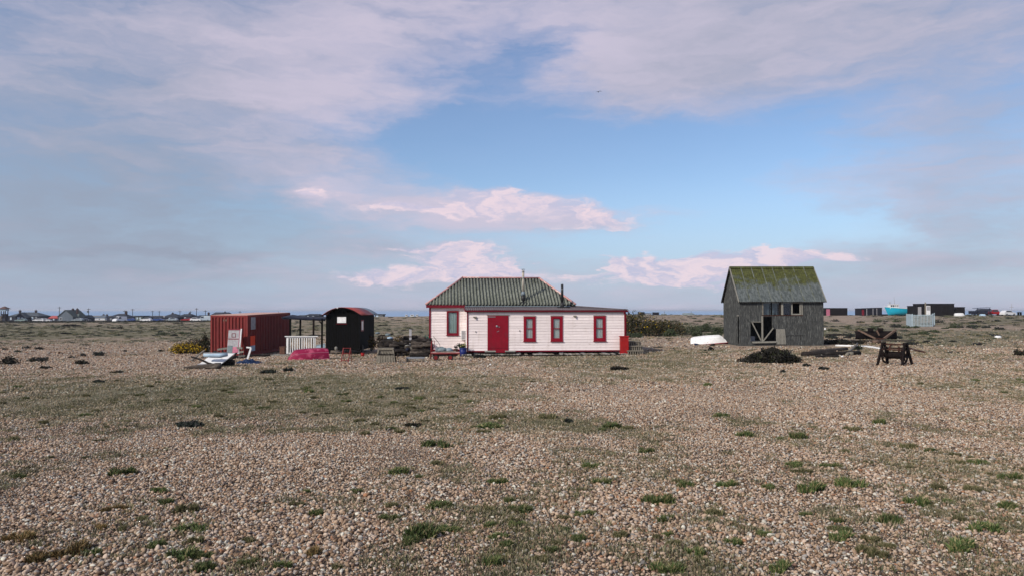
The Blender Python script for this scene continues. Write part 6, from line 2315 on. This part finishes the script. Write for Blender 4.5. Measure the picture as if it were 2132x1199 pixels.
m = MB(); m.box(-w / 2 + .25, -w / 2 + 1.2, -.10, -.06, -.1, h - .3); m.build('pale_door', grey_panel, wl)
box_shed('lower plain black shed against the big black shed', 1987, 2008.5, 638.5, 659, 205.6, 5, tar_far, 6)
for (px, row, hgt, lab) in ((1926.5, 659, 3.7, 'tall pale post before the big black shed'),):
    p = gp(px, 203.5)
    m = MB(); m.box(-.16, .16, -.1, .1, -.5, hgt); o = m.build('pale_post', grey_wood); o.location = p; tag(o, lab, 'post')
p = gp(1932.5, 203.0)
t_ = thing('white_cabin_door', 'white square hatch panel standing against the big black shed', 'panel', p)
m = MB(); m.box(-.55, .55, 0, .08, -.3, 2.75); m.build('leaf', white_plain, t_)
m = MB(); m.box(-.45, .45, -.03, -.002, 1.5, 2.6); m.build('panel', grey_panel, t_)


def fishing_boat():
    Y = 212.0
    k = Y / F
    p = gp(1880, Y)
    t_ = thing('fishing_boat', 'turquoise wooden fishing boat with white wheelhouse drawn up on the ridge', 'boat', (p.x, Y, p.z))
    L = 78 * k
    ns, nc = 20, 10
    vs, fs, rim = [], [], []
    for i in range(ns + 1):
        f = i / ns
        half = 1.5 * (1 - (1 - min(f / .45, 1)) ** 2.0) * (1 - .35 * max(0, (f - .6) / .4) ** 2) + .03
        zt = 2.55 - .55 * math.sin(min(f / .75, 1) * math.pi / 2) + .25 * max(0, f - .7)
        zk = .15
        for j in range(nc + 1):
            a = math.pi * j / nc
            c_, s_ = math.cos(a), math.sin(a)
            zz = zt - (zt - zk) * s_ ** .8
            bow = (1 - min(f / .25, 1)) * 1.05 * (1 - (zz - zk) / (zt - zk))
            vs.append((-L / 2 + L * f + bow, -half * math.copysign(abs(c_) ** .8, c_), zz))
        rim.append((vs[-nc - 1], vs[-1]))
    w_ = nc + 1
    for i in range(ns):
        for j in range(nc):
            fs.append((i * w_ + j, (i + 1) * w_ + j, (i + 1) * w_ + j + 1, i * w_ + j + 1))
    m = MB(); m.add(vs, fs); m.add(vs[-w_:], [tuple(range(w_))]); m.build('hull', hull_blue, t_, True)
    m = MB()
    for s in (0, 1):
        m.tube([r[s] for r in rim], .07, 6)
    m.build('gunwale', white_plain, t_)
    m = MB(); m.add([(r[0][0], r[0][1] * .96, r[0][2] - .2) for r in rim] + [(r[1][0], r[1][1] * .96, r[1][2] - .2) for r in rim],
                    [(i, i + 1, ns + 2 + i, ns + 1 + i) for i in range(ns)]); m.build('deck', grey_wood, t_)
    x0 = -L / 2 + 1.3
    m = MB(); m.box(x0, x0 + 2.4, -.75, .75, 2.0, 3.15); wh = m.build('wheelhouse', white_plain, t_)
    m = MB(); m.box(x0 - .12, x0 + 2.55, -.85, .85, 3.151, 3.25); m.build('wheelhouse_roof', white_plain, wh)
    for i in range(4):
        m = MB(); m.box(x0 + .15 + i * .57, x0 + .58 + i * .57, -.775, -.752, 2.55, 3.0); m.build('window', dark_glass if i < 2 else grey_panel, wh)
    m = MB(); m.tube([(x0 + 1.6, 0, 3.2), (x0 + 1.5, 0, 5.4)], [.05, .02], 6); m.tube([(x0 + .3, 0, 3.2), (x0 + .3, 0, 3.7)], .06, 6); m.box(x0 + .0, x0 + .6, -.05, .05, 3.65, 3.75); m.build('mast', grey_wood, wh)
    for x in (-2.4, .2, 2.6):
        m = MB(); m.box(x - .25, x + .25, -1.1, 1.1, -.4, .35); m.build('chock', dark_wood, t_)
    m = MB(); m.tube([(-L / 2 + 2.0, 0, .12), (L / 2 - .4, 0, .12)], .12, 6); m.build('keel', hull_dark, t_)


fishing_boat()

CARC = {'white': surf('car_white', (.72, .72, .72), (.68, .68, .69), 1, .25, 0), 'red': surf('car_red', (.30, .014, .016), (.26, .013, .015), 1, .25, 0), 'silver': surf('car_silver', (.36, .40, .42), (.33, .37, .39), 1, .25, 0, metal=.3),
        'blue': surf('car_blue', (.03, .07, .22), (.03, .06, .2), 1, .25, 0), 'dark': surf('car_dark', (.03, .035, .05), (.03, .03, .04), 1, .25, 0), 'green': surf('car_grey_green', (.20, .26, .25), (.18, .24, .23), 1, .25, 0)}
KINDS = {
    'hatch': (3.9, 1.7, [(-1.95, .30), (-1.93, .62), (-1.75, .86), (-.85, .98), (-.25, 1.42), (1.15, 1.46), (1.72, 1.05), (1.93, .90), (1.95, .32)], [(-.78, .98), (-.24, 1.37), (1.08, 1.40), (1.60, 1.04)]),
    'van': (4.8, 1.9, [(-2.4, .32), (-2.38, .8), (-2.1, 1.05), (-1.5, 1.2), (-.95, 1.9), (-.7, 2.0), (2.3, 2.0), (2.4, 1.85), (2.4, .34)], [(-1.38, 1.2), (-.92, 1.80), (-.1, 1.85), (-.1, 1.2)]),
    'pickup': (5.0, 1.85, [(-2.5, .42), (-2.48, .85), (-2.2, 1.05), (-1.2, 1.12), (-.7, 1.72), (.5, 1.76), (.75, 1.15), (2.45, 1.15), (2.5, .45)], [(-1.08, 1.13), (-.68, 1.64), (.42, 1.68), (.60, 1.14)]),
}


def car(px, row, Y, kind, colour, label, face=1, rz=0.0, group=None):
    p = gp(px, Y)
    L, Wd, prof, gl = KINDS[kind]
    t_ = thing('parked_' + ('van' if kind == 'van' else 'pickup' if kind == 'pickup' else 'car'), label, 'van' if kind == 'van' else 'pickup' if kind == 'pickup' else 'car', p, rz + (0 if face > 0 else math.pi), group)
    m = MB()
    n = len(prof)
    def ins(z): return Wd / 2 - max(0, z - .95) * .28
    vs = [(x, -ins(z), z) for (x, z) in prof] + [(x, ins(z), z) for (x, z) in prof]
    fs = [tuple(range(n)), tuple(range(n, 2 * n))[::-1]] + [(i, n + i, n + (i + 1) % n, (i + 1) % n) for i in range(n)]
    m.add(vs, fs); m.build('body', CARC[colour], t_)
    for s in (-1, 1):
        q = MB(); q.add([(x, s * (ins(z) + .008), z) for (x, z) in gl], [(0, 1, 2, 3) if s < 0 else (3, 2, 1, 0)])
        q.build('side_window', dark_glass, t_)
    a_, b_ = gl[0], gl[1]
    q = MB(); q.add([(a_[0] - .13, -ins(a_[1]) * .88, a_[1] + .06), (b_[0] - .13, -ins(b_[1]) * .88, b_[1] + .03), (b_[0] - .13, ins(b_[1]) * .88, b_[1] + .03), (a_[0] - .13, ins(a_[1]) * .88, a_[1] + .06)], [(0, 1, 2, 3)]); q.build('windscreen', dark_glass, t_)
    for x in (-L * .31, L * .30):
        for s in (-1, 1):
            q = MB(); q.tube([(x, s * (Wd / 2 - .2), .31), (x, s * (Wd / 2 + .012), .31)], .31, 16); wh = q.build('wheel', tyre_m, t_)
            q = MB(); q.tube([(x, s * (Wd / 2 + .0), .31), (x, s * (Wd / 2 + .02), .31)], .19, 12); q.build('rim', steel_grey, wh)
    for s in (-1, 1):
        q = MB(); q.box(-L / 2 - .01, -L / 2 + .1, s * Wd * .36 - .15, s * Wd * .36 + .15, .62, .78); q.build('headlight', white_plain, t_)
    return t_


def land_ref(px, Y):
    return gp(px, Y)


car(2070, 657, 212, 'pickup', 'red', 'red pickup truck parked on the ridge past the black sheds', 1)
car(2098, 657, 208, 'hatch', 'white', 'pale hatchback with red stripe parked nose to the pickup', -1, R(12))
car(2043, 657, 216, 'van', 'dark', 'dark van behind the blue tarpaulin on the ridge', 1)
p = gp(2050, 209)
t_ = thing('covered_trailer', 'dark trailer under a blue canopy beside the red pickup', 'trailer', p)
m = MB(); m.box(-3.4, .8, 0, 2, .45, 1.3); m.build('bed', navy, t_)
m = MB(); m.add([(-2.2, -.1, 2.0), (1.6, -.1, 2.15), (1.6, 2.1, 2.15), (-2.2, 2.1, 2.0), (-2.2, -.1, 2.12), (1.6, -.1, 2.27), (1.6, 2.1, 2.27), (-2.2, 2.1, 2.12)],
                [(0, 3, 2, 1), (4, 5, 6, 7), (0, 1, 5, 4), (1, 2, 6, 5), (2, 3, 7, 6), (3, 0, 4, 7)]); m.build('canopy', blue_tarp, t_)
for x in (-2.0, 1.4):
    m = MB(); m.box(x - .06, x + .06, 0, .12, -.3, 2.05); m.build('post', navy, t_)
for x in (-1.6, -.4):
    m = MB(); m.tube([(x, -.1, .4), (x, .1, .4)], .4, 14); m.build('wheel', tyre_m, t_)
for (px, L_, H_, mt, lab) in ((1998, 2.6, .8, white_plain, 'small white upturned boat before the black sheds'), (2046, 1.6, .5, pale_blue, 'small pale blue upturned boat below the blue canopy')):
    p = gp(px, 196)
    upturned_boat('upturned_tender', lab, (p.x, p.y, p.z - .03), R(170), L_, 1.1, H_, mt, mt)
for (px, h, lab) in ((2106, 2.9, 'thin pole with crossbar behind the pale hatchback'),):
    p = gp(px, 215)
    t_ = thing('signal_pole', lab, 'pole', p)
    m = MB(); m.tube([(0, 0, -.4), (0, 0, h + .4)], .05, 6); m.build('shaft', grey_panel, t_)
    m = MB(); m.box(-.6, .5, -.04, .04, h - .6, h - .5); m.build('crossbar', grey_panel, t_)
for i, px in enumerate((2119, 2124)):
    p = gp(px, 214)
    t_ = thing('mooring_stump', 'dark stump on the ridge past the pale hatchback', 'stump', p, 0, 'stumps on the ridge')
    m = MB(); m.tube([(0, 0, -.3), (.1, 0, .5), (.0, 0, .9)], [.3, .24, .3], 8); m.build('stump', black_tar, t_)

# small things along the beach crest beyond the cottage
for (px0, px1, rt, lab, mt) in ((1331, 1342, 649, 'tiny dark hut on the beach crest above the gorse', tar_blue), (1344, 1356, 651.5, 'tiny grey green hut beside the dark one on the crest', grey_panel), (1361, 1372, 649.5, 'tiny dark round topped hut on the crest', tar_blue)):
    box_shed(lab, px0, px1, rt, 655.5, 246, 2.5, mt, 4, name='crest_hut')
for (px, lab) in ((1383, 'tiny dark boat with a mast on the beach crest'), (1434, 'long grey boat lying on the crest near the derelict shed')):
    p = gp(px, 246)
    L_ = 2.0 if px < 1400 else 4.2
    t_ = upturned_boat('beached_boat', lab, (p.x, p.y, p.z - .05), R(175), L_, 1.2, .55 if px < 1400 else .7, canvas, grey_panel)
    m = MB(); m.tube([(-.7 if px > 1400 else 0, 0, .2), (-.8 if px > 1400 else 0, 0, 1.3)], .06, 6); m.build('mast', grey_wood, t_)


# ================================================================== the village on the left
vroof = surf('slate_roof', (0.080, 0.092, 0.105), (0.055, 0.065, 0.075), 1.5, .8, .2)
vroof_dark = surf('dark_roof', (0.030, 0.034, 0.045), (0.04, 0.045, 0.055), 1.5, .8, .2)
vnavy = surf('navy_boards', (0.020, 0.023, 0.040), (0.03, 0.034, 0.05), 1.5, .8, .2)
vgrey = surf('blue_grey_boards', (0.13, 0.155, 0.185), (0.10, 0.125, 0.15), 1.5, .8, .2)
vgreen = surf('green_grey_tiles', (0.105, 0.125, 0.110), (0.08, 0.095, 0.085), 1.5, .8, .2)
vwhite = surf('whitewash', (0.62, 0.64, 0.66), (0.55, 0.57, 0.60), 1.5, .8, .1)
vbrick = surf('chimney_brick', (0.055, 0.032, 0.032), (0.04, 0.025, 0.025), 3, .9, .2)
YV = 280.0


def village_house(label, px0, px1, rridge, reave, Y, wallm, roofm, style='gable_x', depth=6.0, chimneys=(), windows=(), door=None, hip=0.0, name='village_house'):
    k = Y / F
    cx = (px0 + px1) / 2
    p = gp(cx, Y)
    w = (px1 - px0) * k
    zr, ze = at(cx, rridge, Y).z - p.z, at(cx, reave, Y).z - p.z
    t_ = thing(name, label, 'house', p)
    m = MB(); m.box(-w / 2, w / 2, 0, depth, -.6, ze)
    if style == 'gable_f':
        m.prism([(-w / 2, ze), (w / 2, ze), (0, zr - .05)], 0, depth)
    wl = m.build('wall', wallm, t_)
    ov = .25
    m = MB()
    if style == 'gable_x':
        m.add([(-w / 2 - ov, -ov, ze), (w / 2 + ov, -ov, ze), (w / 2 + ov - hip, depth / 2, zr), (-w / 2 - ov + hip, depth / 2, zr), (w / 2 + ov, depth + ov, ze), (-w / 2 - ov, depth + ov, ze)],
              [(0, 1, 2, 3), (3, 2, 4, 5), (1, 4, 2), (0, 3, 5), (0, 5, 4, 1)])
    elif style == 'gable_f':
        for s in (-1, 1):
            slab(m, [(0, -ov, zr), (0, depth, zr), (s * (w / 2 + ov), depth, ze - .1), (s * (w / 2 + ov), -ov, ze - .1)] if s > 0 else [(0, depth, zr), (0, -ov, zr), (-(w / 2 + ov), -ov, ze - .1), (-(w / 2 + ov), depth, ze - .1)], .15)
    else:
        m.box(-w / 2 - ov, w / 2 + ov, -ov, depth + ov, ze, zr)
    rf_ = m.build('roof', roofm, t_)
    for (px, rt) in chimneys:
        x = (px - cx) * k; zt = at(px, rt, Y).z - p.z
        m = MB(); m.box(x - .3, x + .3, depth / 2 - .3, depth / 2 + .3, ze, zt - .25); ch = m.build('chimney', vbrick, t_)
        m = MB(); m.box(x - .36, x + .36, depth / 2 - .36, depth / 2 + .36, zt - .249, zt - .1); m.tube([(x, depth / 2, zt - .1), (x, depth / 2, zt + .2)], .13, 8); m.build('chimney_pot', vbrick, ch)
    for (pa, pb, ra, rb) in windows:
        x0, x1 = (pa - cx) * k, (pb - cx) * k
        z1, z0 = at(pa, ra, Y).z - p.z, at(pa, rb, Y).z - p.z
        m = MB(); m.box(x0, x1, -.06, -.003, z0, z1); wn_ = m.build('window', vwhite, wl)
        m = MB(); m.box(x0 + .1, x1 - .1, -.075, -.061, z0 + .1, z1 - .1); m.build('pane', dark_glass if (pa * 7) % 3 > 1 else pale_blue, wn_)
    if door:
        pa, pb, ra = door
        x0, x1 = (pa - cx) * k, (pb - cx) * k
        m = MB(); m.box(x0, x1, -.06, -.003, -.3, at(pa, ra, Y).z - p.z); m.build('door', vwhite, wl)
    return t_


village_house('navy bungalow with two chimneys and hipped slate roof beside the lookout tower', 18, 82, 649.5, 657.5, YV, vnavy, vroof, depth=7, hip=3.2, chimneys=((29.5, 645), (63, 645)), windows=((57, 61, 659, 665), (66.5, 70, 659, 665), (74, 77.5, 659, 665), (22, 25, 660, 665)))
village_house('gabled porch wing on the front of the navy bungalow', 33, 55, 650.5, 660, YV - 2.5, vnavy, vroof, 'gable_f', 2.3, windows=((37, 42, 659.5, 666), (45, 49, 660, 666)))
village_house('blue grey gabled house with twin chimneys', 121, 152, 645, 659, YV, vgrey, vgreen, 'gable_f', 9, chimneys=((137.5, 641.5), (147, 641.5)), windows=((125, 130, 660, 665.5),))
village_house('low wing with sloping green roof behind the twin chimneyed house', 146, 163, 648, 659, YV + 3, vgrey, vgreen, depth=5, hip=1.0, windows=((156, 160, 660, 664),))
village_house('low red roofed lean-to beside the twin chimneyed house', 102, 121, 656.5, 662, YV, vnavy, hut_roof_red, depth=4, hip=.4, windows=((111, 114, 663, 666),))
village_house('small dark gabled shed past the twin chimneyed house', 168, 183, 656, 662, YV + 8, vnavy, vroof_dark, 'gable_f', 5, windows=((173, 176, 662, 665),))
village_house('pale distant cottage with steep grey roof', 203, 219, 655, 661, YV + 60, vwhite, vgrey, depth=6, hip=1, chimneys=((209, 653.5), (216, 653.5)), windows=((206, 209, 662, 665),))
village_house('long white distant bungalow beside the pale cottage', 186, 202, 658, 661, YV + 60, vwhite, vgrey, depth=6, hip=.6, windows=((190, 194, 662, 665),))
village_house('dark bungalow with one tall chimney behind the white van', 223, 262, 652.5, 660, YV, vnavy, vroof_dark, depth=8, hip=2.6, chimneys=((252, 647),), windows=((230, 233, 662, 665),))
village_house('grey flat roofed box building', 282, 297, 656.5, 658, YV, vgreen, vroof_dark, 'flat', 5, windows=((285, 288, 660, 664), (291, 294, 660, 664)))
village_house('dark low range with three pale windows', 297, 333, 657, 660, YV + 6, vnavy, vroof_dark, depth=6, hip=.8, windows=((300, 306, 660, 663.5), (312, 316, 660, 663.5), (320, 325, 660, 663.5)))
village_house('dark hipped house with pale dormer window', 334, 371, 652.5, 660, YV, vnavy, vroof_dark, depth=8, hip=3.0, chimneys=((350, 650.5),), windows=((341, 344, 657.5, 659.5), (352, 358, 660, 664)))
village_house('dark house with stepped roof and pale gable', 371, 397, 653, 658, YV + 4, vnavy, vroof_dark, depth=7, hip=1.2, chimneys=((387, 650.5),), windows=((376, 379, 660, 663), (384, 388, 660, 663)))
village_house('dark low house with pale end wall before the red container', 404, 434, 655.5, 660, YV, vnavy, vroof_dark, depth=7, hip=1.0, chimneys=((427, 650),), windows=((418, 422, 659, 664), (408, 411, 660, 663)))
village_house('dark flat topped house rising above the red container', 439, 472, 649.5, 656, YV + 20, vnavy, vroof_dark, depth=8, hip=.6, chimneys=((461, 648.3),), windows=((445, 449, 658, 661),))
village_house('far navy flat roofed block seen between container and hut', 636, 664, 652.8, 656, YV + 25, vnavy, vroof_dark, depth=8, hip=.8, windows=((640, 643, 657, 659), (650, 654, 657, 659)))
village_house('far low grey house seen over the canopy', 616, 636, 655, 657.5, YV + 25, vgrey, vroof, depth=8, hip=.8, windows=((620, 624, 658, 660),))
village_house('small dark hut with two white windows behind the black hut', 781, 798, 653, 655, YV, vgreen, vroof_dark, 'flat', 4, windows=((783.5, 788, 655.5, 659), (791, 796, 655.5, 659)))
for i, (px, w_) in enumerate(((846, 5), (858, 8), (868, 5))):
    p = gp(px, YV + 10)
    t_ = thing('white_caravan', 'tiny white caravan on the far turf beside the cottage', 'caravan', p, 0, 'white caravans on the far turf')
    m = MB(); m.box(-w_ * .09, w_ * .09, 0, 1.6, -.1, .75); m.build('body', vwhite, t_)
    m = MB(); m.box(-w_ * .06, w_ * .06, -.03, -.002, .35, .6); m.build('window', dark_glass, t_)

# lookout tower at the left edge
k = YV / F
p = gp(10, YV - 6)
t_ = thing('lookout_tower', 'slim lookout tower with brown hipped roof at the village edge', 'tower', p)
zt = at(10, 637, YV).z - p.z
m = MB()
ze = at(10, 642.5, YV).z - p.z
m.add([(-1.55, -1.5, ze), (1.55, -1.5, ze), (1.55, 1.5, ze), (-1.55, 1.5, ze), (0, 0, zt)], [(0, 1, 4), (1, 2, 4), (2, 3, 4), (3, 0, 4), (3, 2, 1, 0)])
m.build('roof', surf('brown_tile', (.13, .075, .065), (.10, .06, .05), 2, .9, .2), t_)
m = MB(); m.box(-1.0, 1.0, -1, 1, at(10, 646.5, YV).z - p.z, ze - .01); m.build('cabin', pale_blue, t_)
for (x, y) in ((-.75, -.7), (.75, -.7), (.75, .7), (-.75, .7)):
    m = MB(); m.beam((x * 1.1, y, -.4), (x, y, at(10, 646.5, YV).z - p.z), .22, .22); m.build('leg', dark_wood, t_)
m = MB(); m.box(-.6, .8, -.5, .5, -.3, 3.0); m.build('stair_shaft', vnavy, t_)
m = MB(); m.beam((-.8, -.75, 1.2), (.8, -.75, 3.2), .15, .15); m.beam((.8, -.76, 1.2), (-.8, -.76, 3.2), .15, .15); m.build('brace', dark_wood, t_)

CG = 'cars parked along the village road'
for (px, Y, kd, c_, lab, fc, rz_) in ((45, 272, 'hatch', 'green', 'grey green car parked before the navy bungalow', 1, 0), (82, 272, 'hatch', 'white', 'white car with rounded tail beside the navy bungalow', 1, .1), (95, 273, 'hatch', 'white', 'white car parked nearer the red roofed lean-to', -1, .2),
                                      (163, 272, 'hatch', 'silver', 'silver car parked before the twin chimneyed house', 1, 0), (177, 274, 'hatch', 'dark', 'dark car parked before the small gabled shed', -1, 0),
                                      (250, 268, 'van', 'white', 'white van parked before the dark bungalow', 1, R(70)), (270, 274, 'hatch', 'blue', 'blue grey car between dark bungalow and box building', 1, 0),
                                      (305, 272, 'hatch', 'white', 'white car parked before the low range', 1, 0), (332, 271, 'hatch', 'blue', 'bright blue car parked before the low range', -1, 0), (359, 272, 'hatch', 'silver', 'pale car parked before the hipped house', 1, 0),
                                      (389, 272, 'hatch', 'red', 'red car parked before the stepped roof house', 1, 0), (409, 271, 'hatch', 'white', 'white car parked beside the red container end', -1, 0), (427, 272, 'van', 'silver', 'silver van parked close behind the red container', 1, 0)):
    car(px, 0, Y, kd, c_, lab, fc, rz_, CG)
for (px, rt, Y) in ((124, 638, 300), (185, 641, 290), (260.5, 645, 300), (276.5, 642, 300), (318, 646, 320), (332, 646.5, 330), (375, 646, 320), (397, 647, 330), (409.5, 640.5, 300), (428, 645, 300), (580, 648, 320), (500, 647, 320)):
    p = gp(px, Y)
    h = at(px, rt, Y).z - p.z
    t_ = thing('utility_pole', 'thin wooden utility pole along the village road', 'pole', p, 0, 'utility poles of the village')
    m = MB(); m.tube([(0, 0, -.5), (0, 0, h)], [.14, .10], 6); m.build('shaft', dark_wood, t_)
    m = MB(); m.box(-.7, .7, -.06, .06, h - .5, h - .36); m.build('crossarm', dark_wood, t_)
    if px == 185:
        m = MB(); m.tube([(-.3, -.15, h * .66), (-.3, -.15, h * .82)], .28, 10); m.build('transformer', steel_grey, t_)

# road bank in front of the village: a long low dark hedge of scrub


def bank():
    r = np.random.default_rng(9)
    n = 5200
    px = r.uniform(-60, 440, n)
    Y = 258 + r.normal(0, 2.2, n)
    x = (px - CX) / F * Y
    hgt = .30 + .5 * fbm(px * .05, Y * .02, 3)
    z = land(x, Y) + r.random(n) * hgt
    c = np.stack([x, Y, z], -1)
    a = r.normal(size=(n, 3)); a /= np.linalg.norm(a, axis=1)[:, None]
    b = np.cross(a, r.normal(size=(n, 3))); b /= np.linalg.norm(b, axis=1)[:, None]
    s = r.uniform(.15, .32, n)[:, None]
    v = np.stack([c - a * s, c + b * s * .5, c + a * s, c - b * s * .5], 1).reshape(-1, 3)
    o = raw_mesh('road_scrub', v, np.arange(4 * n).reshape(n, 4), leaf_dark)
    tag(o, 'low dark scrub along the near side of the village road', 'scrub', kind='stuff')


bank()

# ================================================================== sea air
def haze_box():
    m = bpy.data.materials.new('sea_air')
    m.use_nodes = True
    t = NT(m.node_tree)
    t.n.clear()
    out = t.node('ShaderNodeOutputMaterial')
    pv = t.node('ShaderNodeVolumePrincipled')
    pv.inputs['Color'].default_value = (0.86, 0.91, 1.0, 1)
    pv.inputs['Density'].default_value = 0.00016
    pv.inputs['Anisotropy'].default_value = 0.1
    t.l.new(pv.outputs[0], out.inputs['Volume'])
    b = MB()
    b.box(-42000, 42000, -60, 42000, -9.5, 8.0)
    o = b.build('haze', m)
    tag(o, 'thin pale sea air over the whole beach', 'haze', kind='stuff')


haze_box()

# ================================================================== gull
p = at(1246, 192, 120)
t_ = thing('gull', 'dark gull gliding high in the blue gap between clouds', 'bird', p)
t_.rotation_euler = (0, R(-12), R(10))
v0, f0 = ico(2)
vv = v0 * np.array([.075, .24, .07])
raw_mesh('body', vv, f0, bird_m, t_, True)
for s in (-1, 1):
    m = MB()
    pr = [(.03, .09, .03, .02), (.20, .12, .02, .12), (.36, .08, -.04, .07), (.50, -.02, -.06, -.03)]
    top = [(s * x, yf, z) for (x, yf, yb, z) in pr]
    bot = [(s * x, yb - .05, z) for (x, yf, yb, z) in pr]
    vs = top + bot + [(a_, b_, c_ - .012) for (a_, b_, c_) in top + bot]
    fs = [(i, i + 1, 5 + i, 4 + i) for i in range(3)] + [(8 + i, 12 + i, 13 + i, 9 + i) for i in range(3)] + [(i, 8 + i, 9 + i, i + 1) for i in range(3)] + [(4 + i, 5 + i, 13 + i, 12 + i) for i in range(3)]
    m.add(vs, fs)
    m.build('wing', bird_m, t_)
m = MB(); m.add([(-.02, -.2, .0), (.02, -.2, 0), (.07, -.38, .01), (-.07, -.38, .01)], [(0, 1, 2, 3)]); m.build('tail', bird_m, t_)
